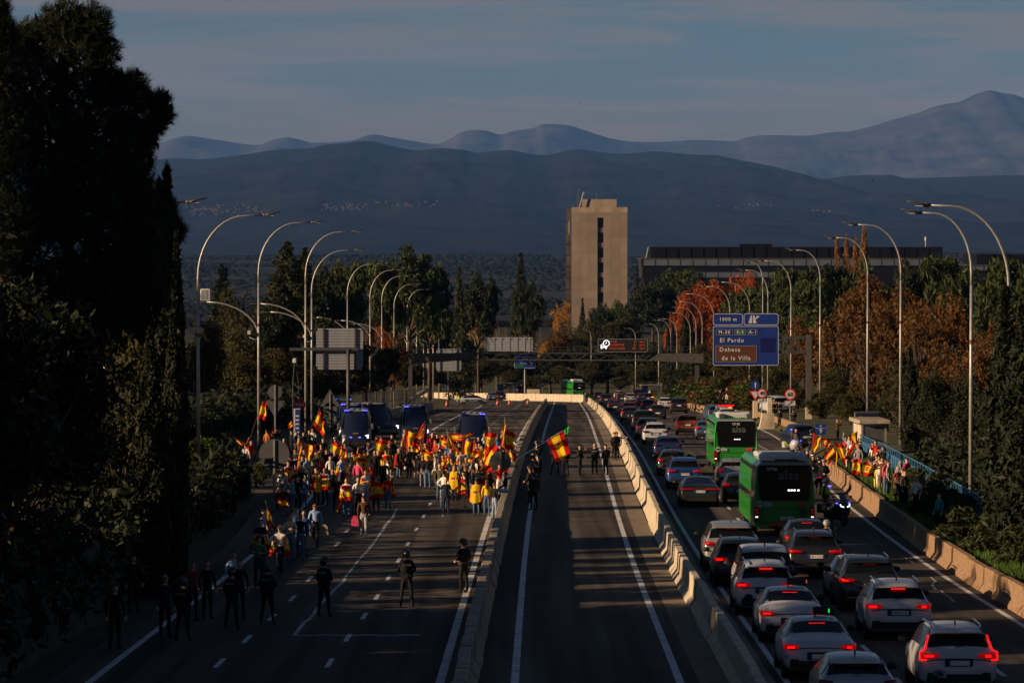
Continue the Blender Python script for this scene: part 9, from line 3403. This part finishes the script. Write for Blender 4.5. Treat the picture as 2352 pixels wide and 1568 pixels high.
# traffic cones on the empty carriageway
CONE = MB()
CONE.loft([[(r * cos(k * pi / 7), r * sin(k * pi / 7), z) for k in range(14)] for r, z in ((.17, .03), (.13, .25), (.12, .26), (.085, .45), (.08, .46), (.035, .72), (.02, .75))])
CONE_ME = CONE.mesh('cone_body', [mat('cone orange', (.55, .06, .015), .6)], True)
CB = MB()
CB.bbox((0, 0, .02), (.42, .42, .05), .02)
CB_ME = CB.mesh('cone_base', [M['black_plastic']])
CS = MB()
CS.loft([[(r * cos(k * pi / 7), r * sin(k * pi / 7), z) for k in range(14)] for r, z in ((.127, .29), (.096, .42))], caps=False)
CS_ME = CS.mesh('cone_stripe', [M['sign_white']])
for x, y, lb in ((627, 408, 'orange traffic cone left of the far patrol car'), (1310, 392, 'orange traffic cone right of the far patrol car'), (1470, 390, 'orange traffic cone between lane dashes at the far end'), (1716, 382, 'orange traffic cone nearest the shaded barrier')):
	p = G((1600 + x / 3.36) / 1.7415, (1500 + (y + 14) / 3.36) / 1.7415)
	r_ = thing('traffic_cone', p, 0, lb, 'traffic cone', 'traffic cones')
	r_.scale = (1.25, 1.25, 1.25)
	o = link('cone', CONE_ME, r_)
	link('stripe', CS_ME, o)
	link('base', CB_ME, r_)

# birds
def bird(label, x, y, Y, span, rz):
	c = P(x, y, Y)
	root = thing('bird', c, rz, label, 'bird', 'birds in the air')
	m = MB()
	s = span
	m.loft([[(r * .5 * cos(k * pi / 4), yy, r * .5 * sin(k * pi / 4)) for k in range(8)] for yy, r in ((-.28 * s, .02 * s), (-.2 * s, .10 * s), (0, .16 * s), (.2 * s, .08 * s), (.36 * s, .03 * s))])
	m.obj('body', M['sign_black'], root, smooth=True)
	for sg in (-1, 1):
		m = MB()
		m.loft([[(sg * .04 * s, -.10 * s, 0), (sg * .04 * s, .12 * s, 0), (sg * .04 * s, 0, .02 * s)], [(sg * .28 * s, -.12 * s, .14 * s), (sg * .28 * s, .08 * s, .14 * s), (sg * .28 * s, 0, .15 * s)], [(sg * .5 * s, 0, .08 * s), (sg * .5 * s, .05 * s, .08 * s), (sg * .5 * s, .02 * s, .085 * s)]])
		m.obj('wing', M['sign_black'], root)

bird('dark bird with raised wings above the tower', 1330, 236, 420, .62, .4)
bird('dark gliding bird before the right mountain slope', 2005, 415, 380, .7, 1.1)
bird('tiny bird highest above the tower', 1362, 157, 700, .5, .2)
bird('tiny bird right of the others in the grey sky', 1533, 221, 700, .5, .9)

# stairs with blue handrails at the far left bend
p0 = P(1020, 893, 690)
r_ = thing('footbridge_stair', (p0.x, 690, g(690)), 0, 'dark stair with blue handrails beyond the far wall', 'stairs')
k2 = 690 / F
for i, (x0, y0, x1, y1) in enumerate(((1018, 880, 1052, 903), (1020, 888, 1050, 908), (1063, 893, 1078, 906))):
	a, b = P(x0, y0, 690) - Vector(r_.location), P(x1, y1, 690) - Vector(r_.location)
	m = MB()
	m.tube([a, b], .05, 5)
	m.obj('handrail', M['fence_blue'], r_)
for i in range(12):
	t = i / 11
	a = P(1016 + 36 * t, 895 + 14 * t, 690) - Vector(r_.location)
	m = MB()
	m.box((a.x, .3, a.z - .1), (.34, 1.4, .12))
	m.obj('step', M['steel_dark'], r_)

# litter bins / megaphone / dropped paper
p = G(*zB(440, 985))
r_ = thing('megaphone', P(*zB(470, 840), solve_Y(*zB(525, 613), 1.75) - .3), .4, 'white megaphone hanging from the hand of the beige trousers', 'megaphone')
m = MB()
m.tube([(-.18, 0, 0), (-.02, 0, 0), (.16, 0, 0)], [.11, .05, .04], 10)
m.obj('horn', M['sign_white'], r_, smooth=True)
m = MB()
m.box((.05, 0, -.09), (.03, .03, .12))
m.obj('grip', M['black_plastic'], r_)
